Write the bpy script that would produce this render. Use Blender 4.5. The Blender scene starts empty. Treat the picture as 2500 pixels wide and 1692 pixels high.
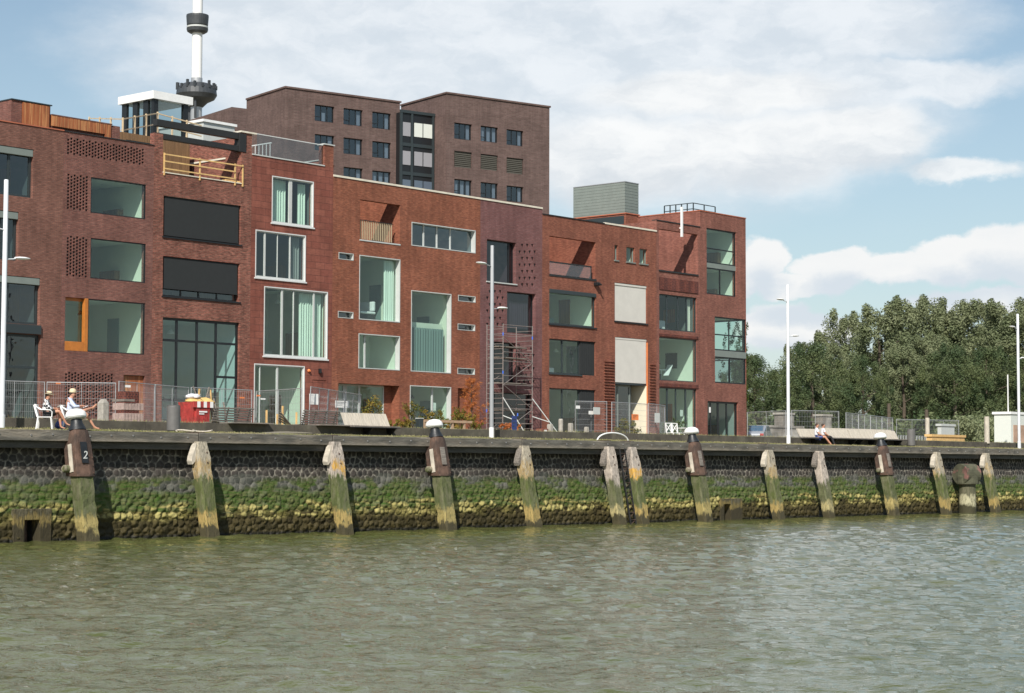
import bpy, math, random
import numpy as np
from mathutils import Vector, Matrix
random.seed(7)
rnd = random.uniform
C = bpy.context.scene.collection
SC = bpy.context.scene

# ------------------------------------------------------------------ camera
FPX, YAW, PIT, ROLL = 4784.3, 0.71786, 0.061727, 0.0030214   # focal length in photo pixels, heading from the quay line, pitch, roll
_F = np.array([math.cos(YAW)*math.cos(PIT), math.sin(YAW)*math.cos(PIT), math.sin(PIT)])
_R = np.array([math.sin(YAW), -math.cos(YAW), 0.0])
_U = np.cross(_R, _F)
_R2 = _R*math.cos(ROLL) + _U*math.sin(ROLL)
_U2 = np.cross(_R2, _F)
DIST = 80.0
CAM = np.array([-math.cos(YAW)*DIST, -math.sin(YAW)*DIST, 2.41])
cam_d = bpy.data.cameras.new('camera')
cam = bpy.data.objects.new('camera', cam_d); C.objects.link(cam)
cam_d.sensor_width = 36; cam_d.lens = FPX*36/2500
cam_d.clip_start = 0.5; cam_d.clip_end = 9000
m = Matrix.Identity(4)
for i in range(3):
    m[i][0] = _R2[i]; m[i][1] = _U2[i]; m[i][2] = -_F[i]; m[i][3] = CAM[i]
cam.matrix_world = m
SC.camera = cam
SC.view_settings.view_transform = 'Standard'
SC.view_settings.look = 'None'
SC.view_settings.exposure = 0.18
SC.view_settings.gamma = 1.0

# measuring helpers: where a ray of the camera survey meets a real plane of the site
def ray(px, py):
    return _F + _R2*((px-1250)/FPX) - _U2*((py-846)/FPX)
def onY(px, py, Y):
    d = ray(px, py); t = (Y-CAM[1])/d[1]; return CAM + d*t
def onZ(px, py, Z):
    d = ray(px, py); t = (Z-CAM[2])/d[2]; return CAM + d*t
def atD(px, py, z):
    return CAM + ray(px, py)*z
def proj(p):
    v = np.array(p, float)-CAM; z = v@_F
    return 1250+FPX*(v@_R2)/z, 846-FPX*(v@_U2)/z

# ------------------------------------------------------------------ sun and sky
SUN_EL, SUN_TRAVEL = math.radians(40), Vector((1.6, 1.0, -1.58)).normalized()
sl = bpy.data.lights.new('sun', 'SUN'); so = bpy.data.objects.new('sun', sl); C.objects.link(so)
sl.energy = 5.0; sl.angle = math.radians(0.53); sl.color = (1.0, 0.95, 0.87)
so.rotation_euler = (-SUN_TRAVEL).to_track_quat('Z', 'Y').to_euler()
so.location = (-80, -60, 80)

class NT:
    """small wrapper for building node trees"""
    def __init__(s, tree): s.t = tree; s.n = tree.nodes; s.l = tree.links
    def node(s, typ, **kw):
        n = s.n.new(typ)
        for k, v in kw.items(): setattr(n, k, v)
        return n
    def put(s, sock, v):
        if isinstance(v, bpy.types.NodeSocket): s.l.new(v, sock)
        elif v is not None: sock.default_value = v
    def math(s, op, a, b=None, c=None, clamp=False):
        n = s.node('ShaderNodeMath', operation=op); n.use_clamp = clamp
        s.put(n.inputs[0], a)
        if b is not None: s.put(n.inputs[1], b)
        if c is not None: s.put(n.inputs[2], c)
        return n.outputs[0]
    def vmath(s, op, a, b=None):
        n = s.node('ShaderNodeVectorMath', operation=op)
        s.put(n.inputs[0], a)
        if b is not None: s.put(n.inputs[1], b)
        return n.outputs['Value'] if op in ('LENGTH', 'DOT_PRODUCT', 'DISTANCE') else n.outputs[0]
    def sep(s, v):
        n = s.node('ShaderNodeSeparateXYZ'); s.put(n.inputs[0], v); return n.outputs
    def comb(s, x, y, z):
        n = s.node('ShaderNodeCombineXYZ'); s.put(n.inputs[0], x); s.put(n.inputs[1], y); s.put(n.inputs[2], z); return n.outputs[0]
    def noise(s, v, scale=5, detail=4, rough=.55, out='Fac'):
        n = s.node('ShaderNodeTexNoise'); s.put(n.inputs['Vector'], v)
        n.inputs['Scale'].default_value = scale; n.inputs['Detail'].default_value = detail; n.inputs['Roughness'].default_value = rough
        return n.outputs[out]
    def ramp(s, fac, lo, hi, smooth=True):
        n = s.node('ShaderNodeMapRange'); n.interpolation_type = 'SMOOTHSTEP' if smooth else 'LINEAR'
        s.put(n.inputs[0], fac); s.put(n.inputs[1], lo); s.put(n.inputs[2], hi); return n.outputs[0]
    def mix(s, f, a, b, mode='MIX'):
        n = s.node('ShaderNodeMix', data_type='RGBA', blend_type=mode)
        s.put(n.inputs[0], f)
        for i, v in ((6, a), (7, b)):
            s.put(n.inputs[i], v if isinstance(v, bpy.types.NodeSocket) else (*v[:3], 1))
        return n.outputs[2]

world = bpy.data.worlds.new("World"); SC.world = world; world.use_nodes = True
w = NT(world.node_tree); w.n.clear()
def azel(px, py):
    d = ray(px, py); return math.atan2(d[1], d[0]), math.asin(d[2]/np.linalg.norm(d))
sky = w.node('ShaderNodeTexSky', sky_type='NISHITA'); sky.sun_disc = False
sky.sun_elevation = SUN_EL; sky.sun_rotation = math.atan2(-SUN_TRAVEL.x, -SUN_TRAVEL.y)
sky.air_density = 1.25; sky.dust_density = 0.5; sky.ozone_density = 2.0
tc = w.node('ShaderNodeTexCoord').outputs['Generated']
X, Y, Z = w.sep(tc)
az = w.math('ARCTAN2', Y, X); el = w.math('ARCSINE', Z)
P = w.comb(az, el, 0.0)
wob = w.noise(w.vmath('MULTIPLY', P, (1, 1.5, 1)), 26, 6, .62, 'Color')
Pw = w.vmath('ADD', P, w.vmath('MULTIPLY', w.vmath('SUBTRACT', wob, (.5, .5, .5)), (.040, .020, 0)))
def blob(cx, cy, rx, ry, vec=None):
    a, e = azel(cx, cy); k = 1/FPX
    d = w.vmath('MULTIPLY', w.vmath('SUBTRACT', vec or Pw, (a, e, 0)), (1/(rx*k), 1/(ry*k), 0))
    return w.math('SUBTRACT', 1.0, w.vmath('LENGTH', d), clamp=True)
def union(bs):
    r = bs[0]
    for b in bs[1:]: r = w.math('MAXIMUM', r, b)
    return r
# thin high sheet of cloud over the middle of the view
veil = union([blob(1050, 120, 1000, 330), blob(1650, 250, 800, 330), blob(1900, 60, 620, 150), blob(2150, 200, 460, 80), blob(900, -1250, 3400, 1230)])
veil_n = w.noise(w.vmath('MULTIPLY', P, (6, 16, 1)), 2.3, 7, .6)
veil_m = w.ramp(w.math('ADD', w.math('MULTIPLY', veil, 1.7), w.math('MULTIPLY', w.math('SUBTRACT', veil_n, .5), .55)), .0, .75)
# cumulus banks low on the right
puffs = [(2110,655,230,46), (2060,640,110,45), (2300,650,260,56), (2330,620,130,60), (2450,610,150,75), (2560,640,160,90), (1850,640,90,75), (1960,700,190,40), (2430,738,260,40), (1900,800,110,70), (2010,815,120,60), (1800,700,50,40)]
cum = union([blob(*q) for q in puffs])
Pup = w.vmath('ADD', Pw, (0, .014, 0))
cum_up = union([blob(*q, vec=Pup) for q in puffs])
midc = union([blob(2350, 418, 200, 40), blob(2080, 345, 260, 105), blob(1850, 370, 330, 120), blob(1520, 390, 330, 130), blob(1750, 230, 420, 70)])
cum_m = w.ramp(cum, .06, .34)
mid_m = w.ramp(midc, .03, .48)
# generic fair-weather clouds everywhere else (overhead, behind the camera: what water and glass mirror)
Pg = w.comb(w.math('DIVIDE', X, w.math('ADD', Z, .25)), w.math('DIVIDE', Y, w.math('ADD', Z, .25)), 0.0)
gen = w.noise(Pg, 1.5, 7, .58)
aC = azel(1250, 600)[0]
away = w.math('MAXIMUM', w.ramp(w.math('ABSOLUTE', w.math('SUBTRACT', az, aC)), .28, .42), w.ramp(el, .26, .36))
gen_m = w.math('MULTIPLY', w.ramp(gen, .44, .66), away)
shade = w.noise(w.vmath('MULTIPLY', Pw, (7, 15, 1)), 3.0, 6, .6)
ccol = w.mix(w.ramp(shade, .34, .66), (7.3, 7.9, 8.5), (9.2, 9.5, 9.8))
blue_n = w.noise(P, 4, 3)
aC0 = azel(1250, 600)[0]
haze = w.math('MULTIPLY', w.ramp(el, .34, -.02), w.math('MULTIPLY_ADD', w.ramp(w.math('ABSOLUTE', w.math('SUBTRACT', az, aC0)), .5, 1.2), -.5, 1.0))
base = w.mix(w.math('MULTIPLY', haze, .46), w.mix(1.0, sky.outputs[0], (1.03, 1.0, .98), 'MULTIPLY'), (5.0, 7.1, 9.2))
c1 = w.mix(w.math('MULTIPLY', veil_m, .86), base, ccol)
c2 = w.mix(w.math('MULTIPLY', gen_m, .28), c1, ccol)
mid_up = union([blob(2080, 345, 260, 105, vec=w.vmath('ADD', Pw, (0, .017, 0))), blob(1850, 370, 330, 120, vec=w.vmath('ADD', Pw, (0, .017, 0))), blob(1520, 390, 330, 130, vec=w.vmath('ADD', Pw, (0, .017, 0)))])
sh2 = w.noise(w.vmath('MULTIPLY', Pw, (5, 13, 1)), 4.2, 6, .62)
cmid = w.mix(w.ramp(w.math('ADD', w.math('MULTIPLY', mid_up, .8), w.math('MULTIPLY', w.math('SUBTRACT', sh2, .5), 2.2)), -.25, .85), (9.8, 9.9, 9.9), (6.9, 7.4, 7.9))
c2 = w.mix(w.math('MULTIPLY', mid_m, .85), c2, cmid)
puff = w.mix(w.ramp(w.math('ADD', cum_up, w.math('MULTIPLY', w.math('SUBTRACT', shade, .5), .7)), -.1, .75), (9.7, 9.6, 9.5), (7.0, 7.6, 8.3))
c3 = w.mix(w.math('MULTIPLY', cum_m, .9), c2, puff)
bg = w.node('ShaderNodeBackground'); bg.inputs['Strength'].default_value = 0.088
w.l.new(c3, bg.inputs['Color'])
w.l.new(bg.outputs[0], w.node('ShaderNodeOutputWorld').inputs[0])

# ------------------------------------------------------------------ mesh and object helpers
class MB:
    def __init__(s): s.v = []; s.f = []; s.m = []; s.k = 0
    def add(s, vs, fs):
        o = len(s.v); s.v.extend([tuple(map(float, p)) for p in vs]); s.f.extend([tuple(i+o for i in f) for f in fs]); s.m.extend([s.k]*len(fs)); return s
    def box(s, x0, x1, y0, y1, z0, z1):
        return s.add([(x0,y0,z0),(x1,y0,z0),(x1,y1,z0),(x0,y1,z0),(x0,y0,z1),(x1,y0,z1),(x1,y1,z1),(x0,y1,z1)],
                     [(0,3,2,1),(4,5,6,7),(0,1,5,4),(1,2,6,5),(2,3,7,6),(3,0,4,7)])
    def quad(s, *p): return s.add(p, [tuple(range(len(p)))])
    def bar(s, a, b, wx, wy=None, up=(0,0,1)):
        """rectangular bar from a to b, wx wide and wy high"""
        wy = wx if wy is None else wy
        a = Vector(a); b = Vector(b); d = (b-a).normalized(); u = Vector(up)
        if abs(d.dot(u)) > .99: u = Vector((0,1,0))
        r = d.cross(u).normalized(); u = r.cross(d)
        vs = [p + r*(sx*wx/2) + u*(sy*wy/2) for p in (a, b) for sx, sy in ((-1,-1),(1,-1),(1,1),(-1,1))]
        return s.add(vs, [(0,1,2,3),(4,7,6,5),(0,4,5,1),(1,5,6,2),(2,6,7,3),(3,7,4,0)])
    def tube(s, pts, r, n=8, cap=True):
        pts = [Vector(p) for p in pts]; rs = r if isinstance(r, (list, tuple)) else [r]*len(pts)
        vs = []; fs = []; u = None
        for i, p in enumerate(pts):
            d = (pts[min(i+1, len(pts)-1)]-pts[max(i-1, 0)]).normalized()
            if u is None: u = d.orthogonal().normalized()
            u = (u - d*u.dot(d)).normalized(); q = d.cross(u)
            for k in range(n):
                a = 2*math.pi*k/n; vs.append(p + (u*math.cos(a)+q*math.sin(a))*rs[i])
        for i in range(len(pts)-1):
            for k in range(n): fs.append((i*n+k, i*n+(k+1)%n, (i+1)*n+(k+1)%n, (i+1)*n+k))
        if cap: fs.append(tuple(range(n))[::-1]); fs.append(tuple(range((len(pts)-1)*n, len(pts)*n)))
        return s.add(vs, fs)
    def lathe(s, prof, n=20, c=(0,0,0), ax=(0,0,1)):
        """prof = [(radius, height)] about the axis ax through c"""
        ax = Vector(ax).normalized(); u = ax.orthogonal().normalized(); q = ax.cross(u); c = Vector(c)
        vs = [c + ax*h + (u*math.cos(2*math.pi*k/n)+q*math.sin(2*math.pi*k/n))*max(r, .0005) for r, h in prof for k in range(n)]
        fs = [(i*n+k, i*n+(k+1)%n, (i+1)*n+(k+1)%n, (i+1)*n+k) for i in range(len(prof)-1) for k in range(n)]
        fs += [tuple(range(n))[::-1], tuple(range((len(prof)-1)*n, len(prof)*n))]
        return s.add(vs, fs)
    def prism(s, poly, y0, y1):
        """polygon in X,Z extruded along Y"""
        n = len(poly); vs = [(x, y0, z) for x, z in poly] + [(x, y1, z) for x, z in poly]
        return s.add(vs, [tuple(range(n)), tuple(range(n, 2*n))[::-1]] + [(i, i+n, (i+1)%n+n, (i+1)%n) for i in range(n)])
    def blobm(s, c, r, n=10, mseg=7, jit=0.0):
        vs = []; fs = []
        for i in range(mseg+1):
            t = math.pi*i/mseg
            for k in range(n):
                a = 2*math.pi*k/n; j = 1+rnd(-jit, jit)
                vs.append((c[0]+r[0]*math.sin(t)*math.cos(a)*j, c[1]+r[1]*math.sin(t)*math.sin(a)*j, c[2]+r[2]*math.cos(t)*j))
        for i in range(mseg):
            for k in range(n): fs.append((i*n+k, (i+1)*n+k, (i+1)*n+(k+1)%n, i*n+(k+1)%n))
        return s.add(vs, fs)
    def build(s, name, mat, parent=None, org=None, smooth=False, bevel=0, **props):
        if org is None: org = root_of(parent).get('_o', (0,0,0)) if parent else (0,0,0)
        me = bpy.data.meshes.new(name)
        v = [(p[0]-org[0], p[1]-org[1], p[2]-org[2]) for p in s.v]
        me.from_pydata(v, [], s.f); me.validate()
        for mm in (mat if isinstance(mat, (list, tuple)) else [mat]): me.materials.append(mm)
        if isinstance(mat, (list, tuple)) and len(me.polygons) == len(s.m): me.polygons.foreach_set('material_index', s.m)
        if smooth: me.polygons.foreach_set('use_smooth', [True]*len(me.polygons))
        if smooth: me.set_sharp_from_angle(angle=math.radians(38))
        me.update()
        o = bpy.data.objects.new(name, me); C.objects.link(o)
        if parent: o.parent = parent
        else: o.location = org
        if bevel:
            b = o.modifiers.new('bevel', 'BEVEL'); b.width = bevel; b.segments = 2; b.limit_method = 'ANGLE'
        for k, val in props.items(): o[k] = val
        return o
ORG = {}
def root_of(o):
    while o.parent: o = o.parent
    return ORG.get(o.name, {})
def thing(name, label, cat, loc=(0,0,0), group=None):
    o = bpy.data.objects.new(name, None); C.objects.link(o); o.location = [float(q) for q in loc]
    o.empty_display_size = .2; o['label'] = label; o['category'] = cat
    if group: o['group'] = group
    ORG[o.name] = {'_o': tuple(float(q) for q in loc)}
    return o
def tag(o, label=None, cat=None, group=None, kind=None):
    for k, v in (('label', label), ('category', cat), ('group', group), ('kind', kind)):
        if v: o[k] = v
    return o
def copy_tree(o, loc, rz=0, label=None, parent=None, scale=None):
    c = o.copy(); C.objects.link(c)
    if parent: c.parent = parent
    else:
        c.location = [float(q) for q in loc]; c.rotation_euler = (0, 0, rz)
        if label: c['label'] = label
        if scale: c.scale = scale
    for ch in list(o.children): copy_tree(ch, None, parent=c)
    return c

# ------------------------------------------------------------------ materials
def mat(name, col, rough=.7, var=0.0, vscale=3, bump=0.0, bscale=20, metal=0, spec=.5, col2=None, stretch=(1,1,1), c2range=(.45, .6)):
    mt = bpy.data.materials.new(name); mt.use_nodes = True
    t = NT(mt.node_tree); b = mt.node_tree.nodes['Principled BSDF']
    b.inputs['Roughness'].default_value = rough; b.inputs['Metallic'].default_value = metal; b.inputs['Specular IOR Level'].default_value = spec
    co = t.node('ShaderNodeTexCoord').outputs['Object']
    if stretch != (1,1,1): co = t.vmath('MULTIPLY', co, stretch)
    c = t.mix(0, col, col)
    if col2 is not None: c = t.mix(t.ramp(t.noise(co, vscale*.7, 5), *c2range), col, col2)
    if var: c = t.mix(1.0, c, _grey(t, co, vscale, var), 'MULTIPLY')
    t.l.new(c, b.inputs['Base Color'])
    if bump:
        bn = t.node('ShaderNodeBump'); bn.inputs['Strength'].default_value = 1; bn.inputs['Distance'].default_value = bump
        t.l.new(t.noise(co, bscale, 5), bn.inputs['Height']); t.l.new(bn.outputs[0], b.inputs['Normal'])
    return mt
def _grey(t, co, sc, var):
    n = t.ramp(t.noise(co, sc, 6, .65), .3, .7)
    g = t.math('MULTIPLY_ADD', n, 2*var, 1-var)
    return t.comb(g, g, g)
def brick(name, ca, cb, mortar, bw=.21, bh=.062, mw=.009, patch=.16, streak=.28, soldier=False, tint=None):
    mt = bpy.data.materials.new(name); mt.use_nodes = True
    t = NT(mt.node_tree); b = mt.node_tree.nodes['Principled BSDF']; b.inputs['Roughness'].default_value = .82; b.inputs['Specular IOR Level'].default_value = .25
    x, y, z = t.sep(t.node('ShaderNodeTexCoord').outputs['Object'])
    u = t.math('ADD', x, y)
    uv = t.comb(z, u, 0.0) if soldier else t.comb(u, z, 0.0)
    br = t.node('ShaderNodeTexBrick'); t.l.new(uv, br.inputs['Vector'])
    for k, v in (('Color1', (*ca,1)), ('Color2', (*cb,1)), ('Mortar', (*mortar,1)), ('Scale', 1.0), ('Mortar Size', mw), ('Mortar Smooth', .2), ('Bias', 0.0), ('Brick Width', bw), ('Row Height', bh)): br.inputs[k].default_value = v
    c = br.outputs['Color']
    big = t.math('MULTIPLY_ADD', t.ramp(t.noise(t.comb(u, z, 0.0), .55, 4), .3, .7), 2*patch, 1-patch)
    st = t.math('MULTIPLY_ADD', t.ramp(t.noise(t.comb(t.math('MULTIPLY', u, 4.0), t.math('MULTIPLY', z, 24.0), 0.0), 1.0, 3, .7), .28, .72), 2*streak, 1-streak)
    g = t.math('MULTIPLY', big, st)
    c = t.mix(1.0, c, t.comb(g, g, g), 'MULTIPLY')
    rain = t.math('MULTIPLY_ADD', t.ramp(t.noise(t.comb(t.math('MULTIPLY', u, 2.2), t.math('MULTIPLY', z, .16), 0.0), 1.5, 5, .6), .3, .7), .22, .89)
    c = t.mix(1.0, c, t.comb(rain, rain, rain), 'MULTIPLY')
    eff = t.ramp(t.noise(t.comb(t.math('MULTIPLY', u, 2.0), t.math('MULTIPLY', z, 6.0), 0.0), 1.3, 5, .75), .66, .80)
    c = t.mix(t.math('MULTIPLY', eff, .35), c, tint or (.42, .30, .26))
    t.l.new(c, b.inputs['Base Color'])
    bn = t.node('ShaderNodeBump'); bn.inputs['Distance'].default_value = .012; bn.inputs['Strength'].default_value = .8
    t.l.new(t.math('ADD', t.math('SUBTRACT', 1.0, br.outputs['Fac']), t.math('MULTIPLY', st, .6)), bn.inputs['Height']); t.l.new(bn.outputs[0], b.inputs['Normal'])
    return mt
def glass(name, tint=(.76, .89, .83), refl=.06, rough=.0):
    mt = bpy.data.materials.new(name); mt.use_nodes = True
    t = NT(mt.node_tree); t.n.clear()
    tr = t.node('ShaderNodeBsdfTransparent'); tr.inputs[0].default_value = (*tint, 1)
    gl = t.node('ShaderNodeBsdfGlossy'); gl.inputs['Roughness'].default_value = rough; gl.inputs[0].default_value = (.92, .97, 1, 1)
    bw_ = t.node('ShaderNodeBump'); bw_.inputs['Distance'].default_value = .02; bw_.inputs['Strength'].default_value = .6; t.l.new(t.noise(t.node('ShaderNodeTexCoord').outputs['Object'], .9, 2), bw_.inputs['Height']); t.l.new(bw_.outputs[0], gl.inputs['Normal'])
    g = t.node('ShaderNodeNewGeometry'); cs = t.math('ABSOLUTE', t.vmath('DOT_PRODUCT', g.outputs['Normal'], g.outputs['Incoming']))
    f = t.math('MULTIPLY_ADD', t.math('POWER', t.math('SUBTRACT', 1.0, cs, clamp=True), 5.0), .9, .03+refl, clamp=True)
    mx = t.node('ShaderNodeMixShader'); t.l.new(f, mx.inputs[0]); t.l.new(tr.outputs[0], mx.inputs[1]); t.l.new(gl.outputs[0], mx.inputs[2])
    t.l.new(mx.outputs[0], t.node('ShaderNodeOutputMaterial').inputs[0])
    return mt
M = {}
M['brick_a'] = brick('brown brick', (.175,.074,.054), (.245,.110,.080), (.13,.085,.07))
M['brick_b'] = brick('plum brown brick', (.172,.066,.053), (.250,.104,.080), (.14,.095,.08))
M['brick_c'] = brick('dark red ribbed brick', (.150,.048,.036), (.300,.108,.078), (.17,.12,.09), streak=.40, bh=.07)
M['brick_e'] = brick('orange red brick', (.225,.068,.038), (.325,.110,.060), (.18,.095,.065), streak=.28)
M['brick_p'] = brick('purple brick', (.175,.072,.068), (.215,.098,.095), (.14,.085,.08), bw=.22, bh=.085, mw=.012, patch=.15, streak=.2)
M['brick_f'] = brick('rust red brick', (.215,.066,.042), (.305,.106,.064), (.17,.09,.065))
M['brick_h'] = brick('mauve red brick', (.210,.070,.050), (.300,.112,.080), (.18,.11,.09))
M['brick_sold'] = brick('red brick set on end', (.26,.085,.055), (.20,.06,.04), (.06,.03,.03), bw=.20, bh=.075, mw=.02, soldier=True)
M['brick_far'] = brick('grey brown brick', (.112,.070,.062), (.148,.095,.086), (.13,.10,.085), bw=.5, bh=.16, mw=.02, patch=.12, streak=.15)
M['tile'] = brick('terracotta tile', (.190,.064,.046), (.228,.082,.058), (.135,.052,.040), bw=.62, bh=.34, mw=.012, patch=.2, streak=.16)
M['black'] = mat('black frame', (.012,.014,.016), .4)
M['anth'] = mat('anthracite frame', (.030,.040,.043), .4)
M['screen'] = mat('dark fabric screen', (.020,.023,.024), .85, .06, 4)
M['alu'] = mat('pale aluminium', (.50,.52,.50), .45, .04)
M['whitef'] = mat('white grey frame', (.62,.63,.62), .45)
M['blind'] = mat('cream roller blind', (.60,.58,.53), .85, .04, 1.5)
M['coping'] = mat('cream coping', (.68,.63,.52), .6, .1, 2)
M['glass'] = glass('window glass')
M['glass_t'] = glass('teal window glass', (.58,.76,.78), .10)
M['glass_g'] = glass('grey window glass', (.50,.60,.60), .08)
M['glass_d'] = glass('dark window glass', (.30,.40,.44), .12)
M['glass_p'] = glass('purple tinted glass', (.40,.33,.38), .06)
M['glass_clear'] = glass('clear balustrade glass', (.80,.84,.84), .03)
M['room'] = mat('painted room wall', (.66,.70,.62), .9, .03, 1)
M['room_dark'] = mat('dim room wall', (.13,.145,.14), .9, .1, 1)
M['curtain'] = mat('pale curtain', (.66,.72,.67), .9)
M['curtain_g'] = mat('grey curtain', (.14,.20,.20), .9)
M['cedar'] = mat('orange cedar boards', (.30,.095,.035), .6, .35, 2.5, stretch=(7,7,.25), col2=(.42,.19,.075))
M['larch'] = mat('brown larch boards', (.20,.115,.055), .65, .3, 2, stretch=(7,7,.25))
M['newwood'] = mat('fresh pine wood', (.66,.43,.18), .6, .15, 4)
M['palewood'] = mat('pale raw timber', (.60,.47,.30), .7, .15, 4)
M['oregon'] = mat('varnished orange wood', (.46,.16,.03), .35, .15, 3)
M['weathered'] = mat('weathered grey wood', (.20,.175,.15), .85, .35, 3, stretch=(.6,6,6), bump=.01)
M['benchwood'] = mat('sun bleached bench wood', (.50,.45,.37), .8, .22, 3, stretch=(9,1,1))
M['concrete'] = mat('dark stained concrete', (.082,.072,.056), .85, .3, 1.6, bump=.01, col2=(.105,.095,.07))
M['galv'] = mat('galvanised steel', (.42,.43,.44), .4, .1, 6, metal=.4)
M['scaf'] = mat('scaffold aluminium', (.25,.215,.20), .45, .15, 5, metal=.2)
M['white'] = mat('white paint', (.80,.80,.78), .45, .05, 3)
M['lampwhite'] = mat('lamp post paint', (.66,.68,.70), .4, .05, 2)
M['lampgrey'] = mat('grey lamp post paint', (.30,.31,.32), .4, .05, 2)
M['steelgrey'] = mat('ribbed grey cladding', (.19,.22,.20), .6, .06, 2)
M['darkslab'] = mat('dark steel', (.022,.022,.022), .5, .1)
M['rust'] = mat('rusty brown steel', (.075,.048,.036), .75, .4, 3, bump=.01, col2=(.115,.068,.048))
M['binm'] = mat('grey litter bin steel', (.13,.125,.12), .5, .1, 4)
M['red'] = mat('red painted steel', (.40,.045,.040), .65, .3, 4, col2=(.30,.05,.04))
M['orange'] = mat('orange plastic', (.75,.22,.07), .6, .1)
M['blue'] = mat('blue plastic', (.03,.05,.17), .5, .1)
M['lblue'] = mat('bright blue clip', (.06,.16,.65), .5)
M['pallet'] = mat('stacked pinkish paving bricks', (.36,.27,.24), .9, .25, 8)
M['skin'] = mat('skin', (.50,.25,.16), .6)
M['black_cloth'] = mat('black cloth', (.018,.018,.02), .9)
M['bluewhite'] = mat('pale blue shirt cloth', (.60,.67,.86), .9)
M['whitecloth'] = mat('white shirt cloth', (.74,.74,.78), .9)
M['straw'] = mat('straw hat', (.66,.55,.36), .9, .1, 10)
M['hair'] = mat('brown hair', (.05,.03,.02), .8)
M['tarpy'] = mat('yellow sack', (.62,.42,.15), .8, .2, 4)
M['stonegrey'] = mat('grey concrete post', (.33,.31,.27), .9, .2, 6)
M['bark'] = mat('bark', (.09,.07,.05), .9, .3, 4)
M['fencewood'] = mat('planter rail wood', (.38,.26,.17), .8, .15, 5)
M['orangebrick'] = mat('orange coping', (.42,.13,.07), .7, .1)
M['paint_dark'] = mat('black bollard paint', (.016,.018,.020), .45, .2, 5, bump=.004)

# ================================================================== SETTING: water, quay, ground
QZ = 3.55            # quay edge height above the water
WALLY = 3.4          # low concrete wall at the back of the quay strip
TZ = 3.95            # terrace behind it
YF = 20.0            # plane of the house fronts

def mat_water():
    mt = bpy.data.materials.new('river water'); mt.use_nodes = True
    t = NT(mt.node_tree); b = mt.node_tree.nodes['Principled BSDF']
    co = t.node('ShaderNodeTexCoord').outputs['Object']
    n = t.noise(t.vmath('MULTIPLY', co, (1, .6, 1)), .16, 4)
    t.l.new(t.mix(t.ramp(n, .35, .65), (.076, .088, .024), (.094, .102, .036)), b.inputs['Base Color'])
    b.inputs['Roughness'].default_value = .02; b.inputs['IOR'].default_value = 1.46; b.inputs['Specular IOR Level'].default_value = .5
    a_ = t.vmath('DOT_PRODUCT', co, (float(_R[0]), float(_R[1]), 0)); f_ = t.vmath('DOT_PRODUCT', co, (math.cos(YAW), math.sin(YAW), 0)); rv = t.comb(t.math('MULTIPLY', a_, .62), f_, 0.0)
    h = t.math('ADD', t.noise(rv, 6.2, 4, .62), t.math('MULTIPLY', t.noise(rv, 13, 3, .5), .2))
    bn = t.node('ShaderNodeBump'); bn.inputs['Strength'].default_value = 1.0; bn.inputs['Distance'].default_value = .030
    t.l.new(h, bn.inputs['Height']); t.l.new(bn.outputs[0], b.inputs['Normal'])
    return mt
M['water'] = mat_water()

def grid_mesh(name, V, nx, ny, material, attrs=None, keep=None, smooth=True):
    idx = np.arange(nx*ny).reshape(ny, nx)
    q = np.stack([idx[:-1,:-1], idx[:-1,1:], idx[1:,1:], idx[1:,:-1]], -1).reshape(-1, 4)
    if keep is not None: q = q[keep.reshape(-1)]
    me = bpy.data.meshes.new(name)
    me.vertices.add(nx*ny); me.vertices.foreach_set('co', V.reshape(-1).astype(np.float32))
    me.loops.add(len(q)*4); me.loops.foreach_set('vertex_index', q.reshape(-1).astype(np.int32))
    me.polygons.add(len(q)); me.polygons.foreach_set('loop_start', (np.arange(len(q))*4).astype(np.int32))
    me.polygons.foreach_set('loop_total', np.full(len(q), 4, np.int32))
    me.update(calc_edges=True); me.validate()
    if smooth: me.polygons.foreach_set('use_smooth', [True]*len(me.polygons))
    for k, a in (attrs or {}).items():
        at = me.attributes.new(k, 'FLOAT', 'POINT'); at.data.foreach_set('value', a.reshape(-1).astype(np.float32))
    me.materials.append(material)
    o = bpy.data.objects.new(name, me); C.objects.link(o); return o

def water():
    # fan of real waves, finer close to the viewer, set in a far larger flat sheet
    rs = np.geomspace(9, 190, 900); th = np.linspace(-.62, 1.25, 900)
    R, T = np.meshgrid(rs, th, indexing='ij')
    x = CAM[0] + R*np.cos(YAW-.36+T*.78); y = CAM[1] + R*np.sin(YAW-.36+T*.78)
    ok = y < .45
    z = np.zeros_like(x); rg = np.random.default_rng(3)
    for i in range(60):
        L = 10**rg.uniform(-.42, .62); a = rg.normal(YAW-.12, .55); k = 2*math.pi/L
        amp = .0055*L**.9*rg.uniform(.5, 1.1)*(1.3 if L < 1.0 else .45)
        kx, ky = k*math.cos(a), k*math.sin(a); ph = kx*x+ky*y+rg.uniform(0, 6.28)
        fade = np.clip((L/(R*.004)-1.0)/2.0, 0, 1)
        x2 = np.sin(ph); z += amp*(x2+.25*np.cos(2*ph))*fade
    z *= np.clip(1.12-.25*np.sin(x*.09+y*.05)-.2*np.sin(y*.14-x*.04), .5, 1.3)
    z *= np.clip((190-R)/40, 0, 1)*np.clip((1.25-T)/.1, 0, 1)*np.clip((T+.62)/.1, 0, 1)*np.clip((R-9)/2, 0, 1)
    V = np.stack([x, y, z], -1)
    kq = ok[:-1,:-1] & ok[1:,1:]
    o = grid_mesh('river_water', V, len(th), len(rs), M['water'], keep=kq); tag(o, kind='structure')
    mb = MB(); b = 3500
    mb.quad((-b,-b,-.06), (b,-b,-.06), (b,30,-.06), (-b,30,-.06))
    tag(mb.build('river_water_far', M['water']), kind='structure')
water()

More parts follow.
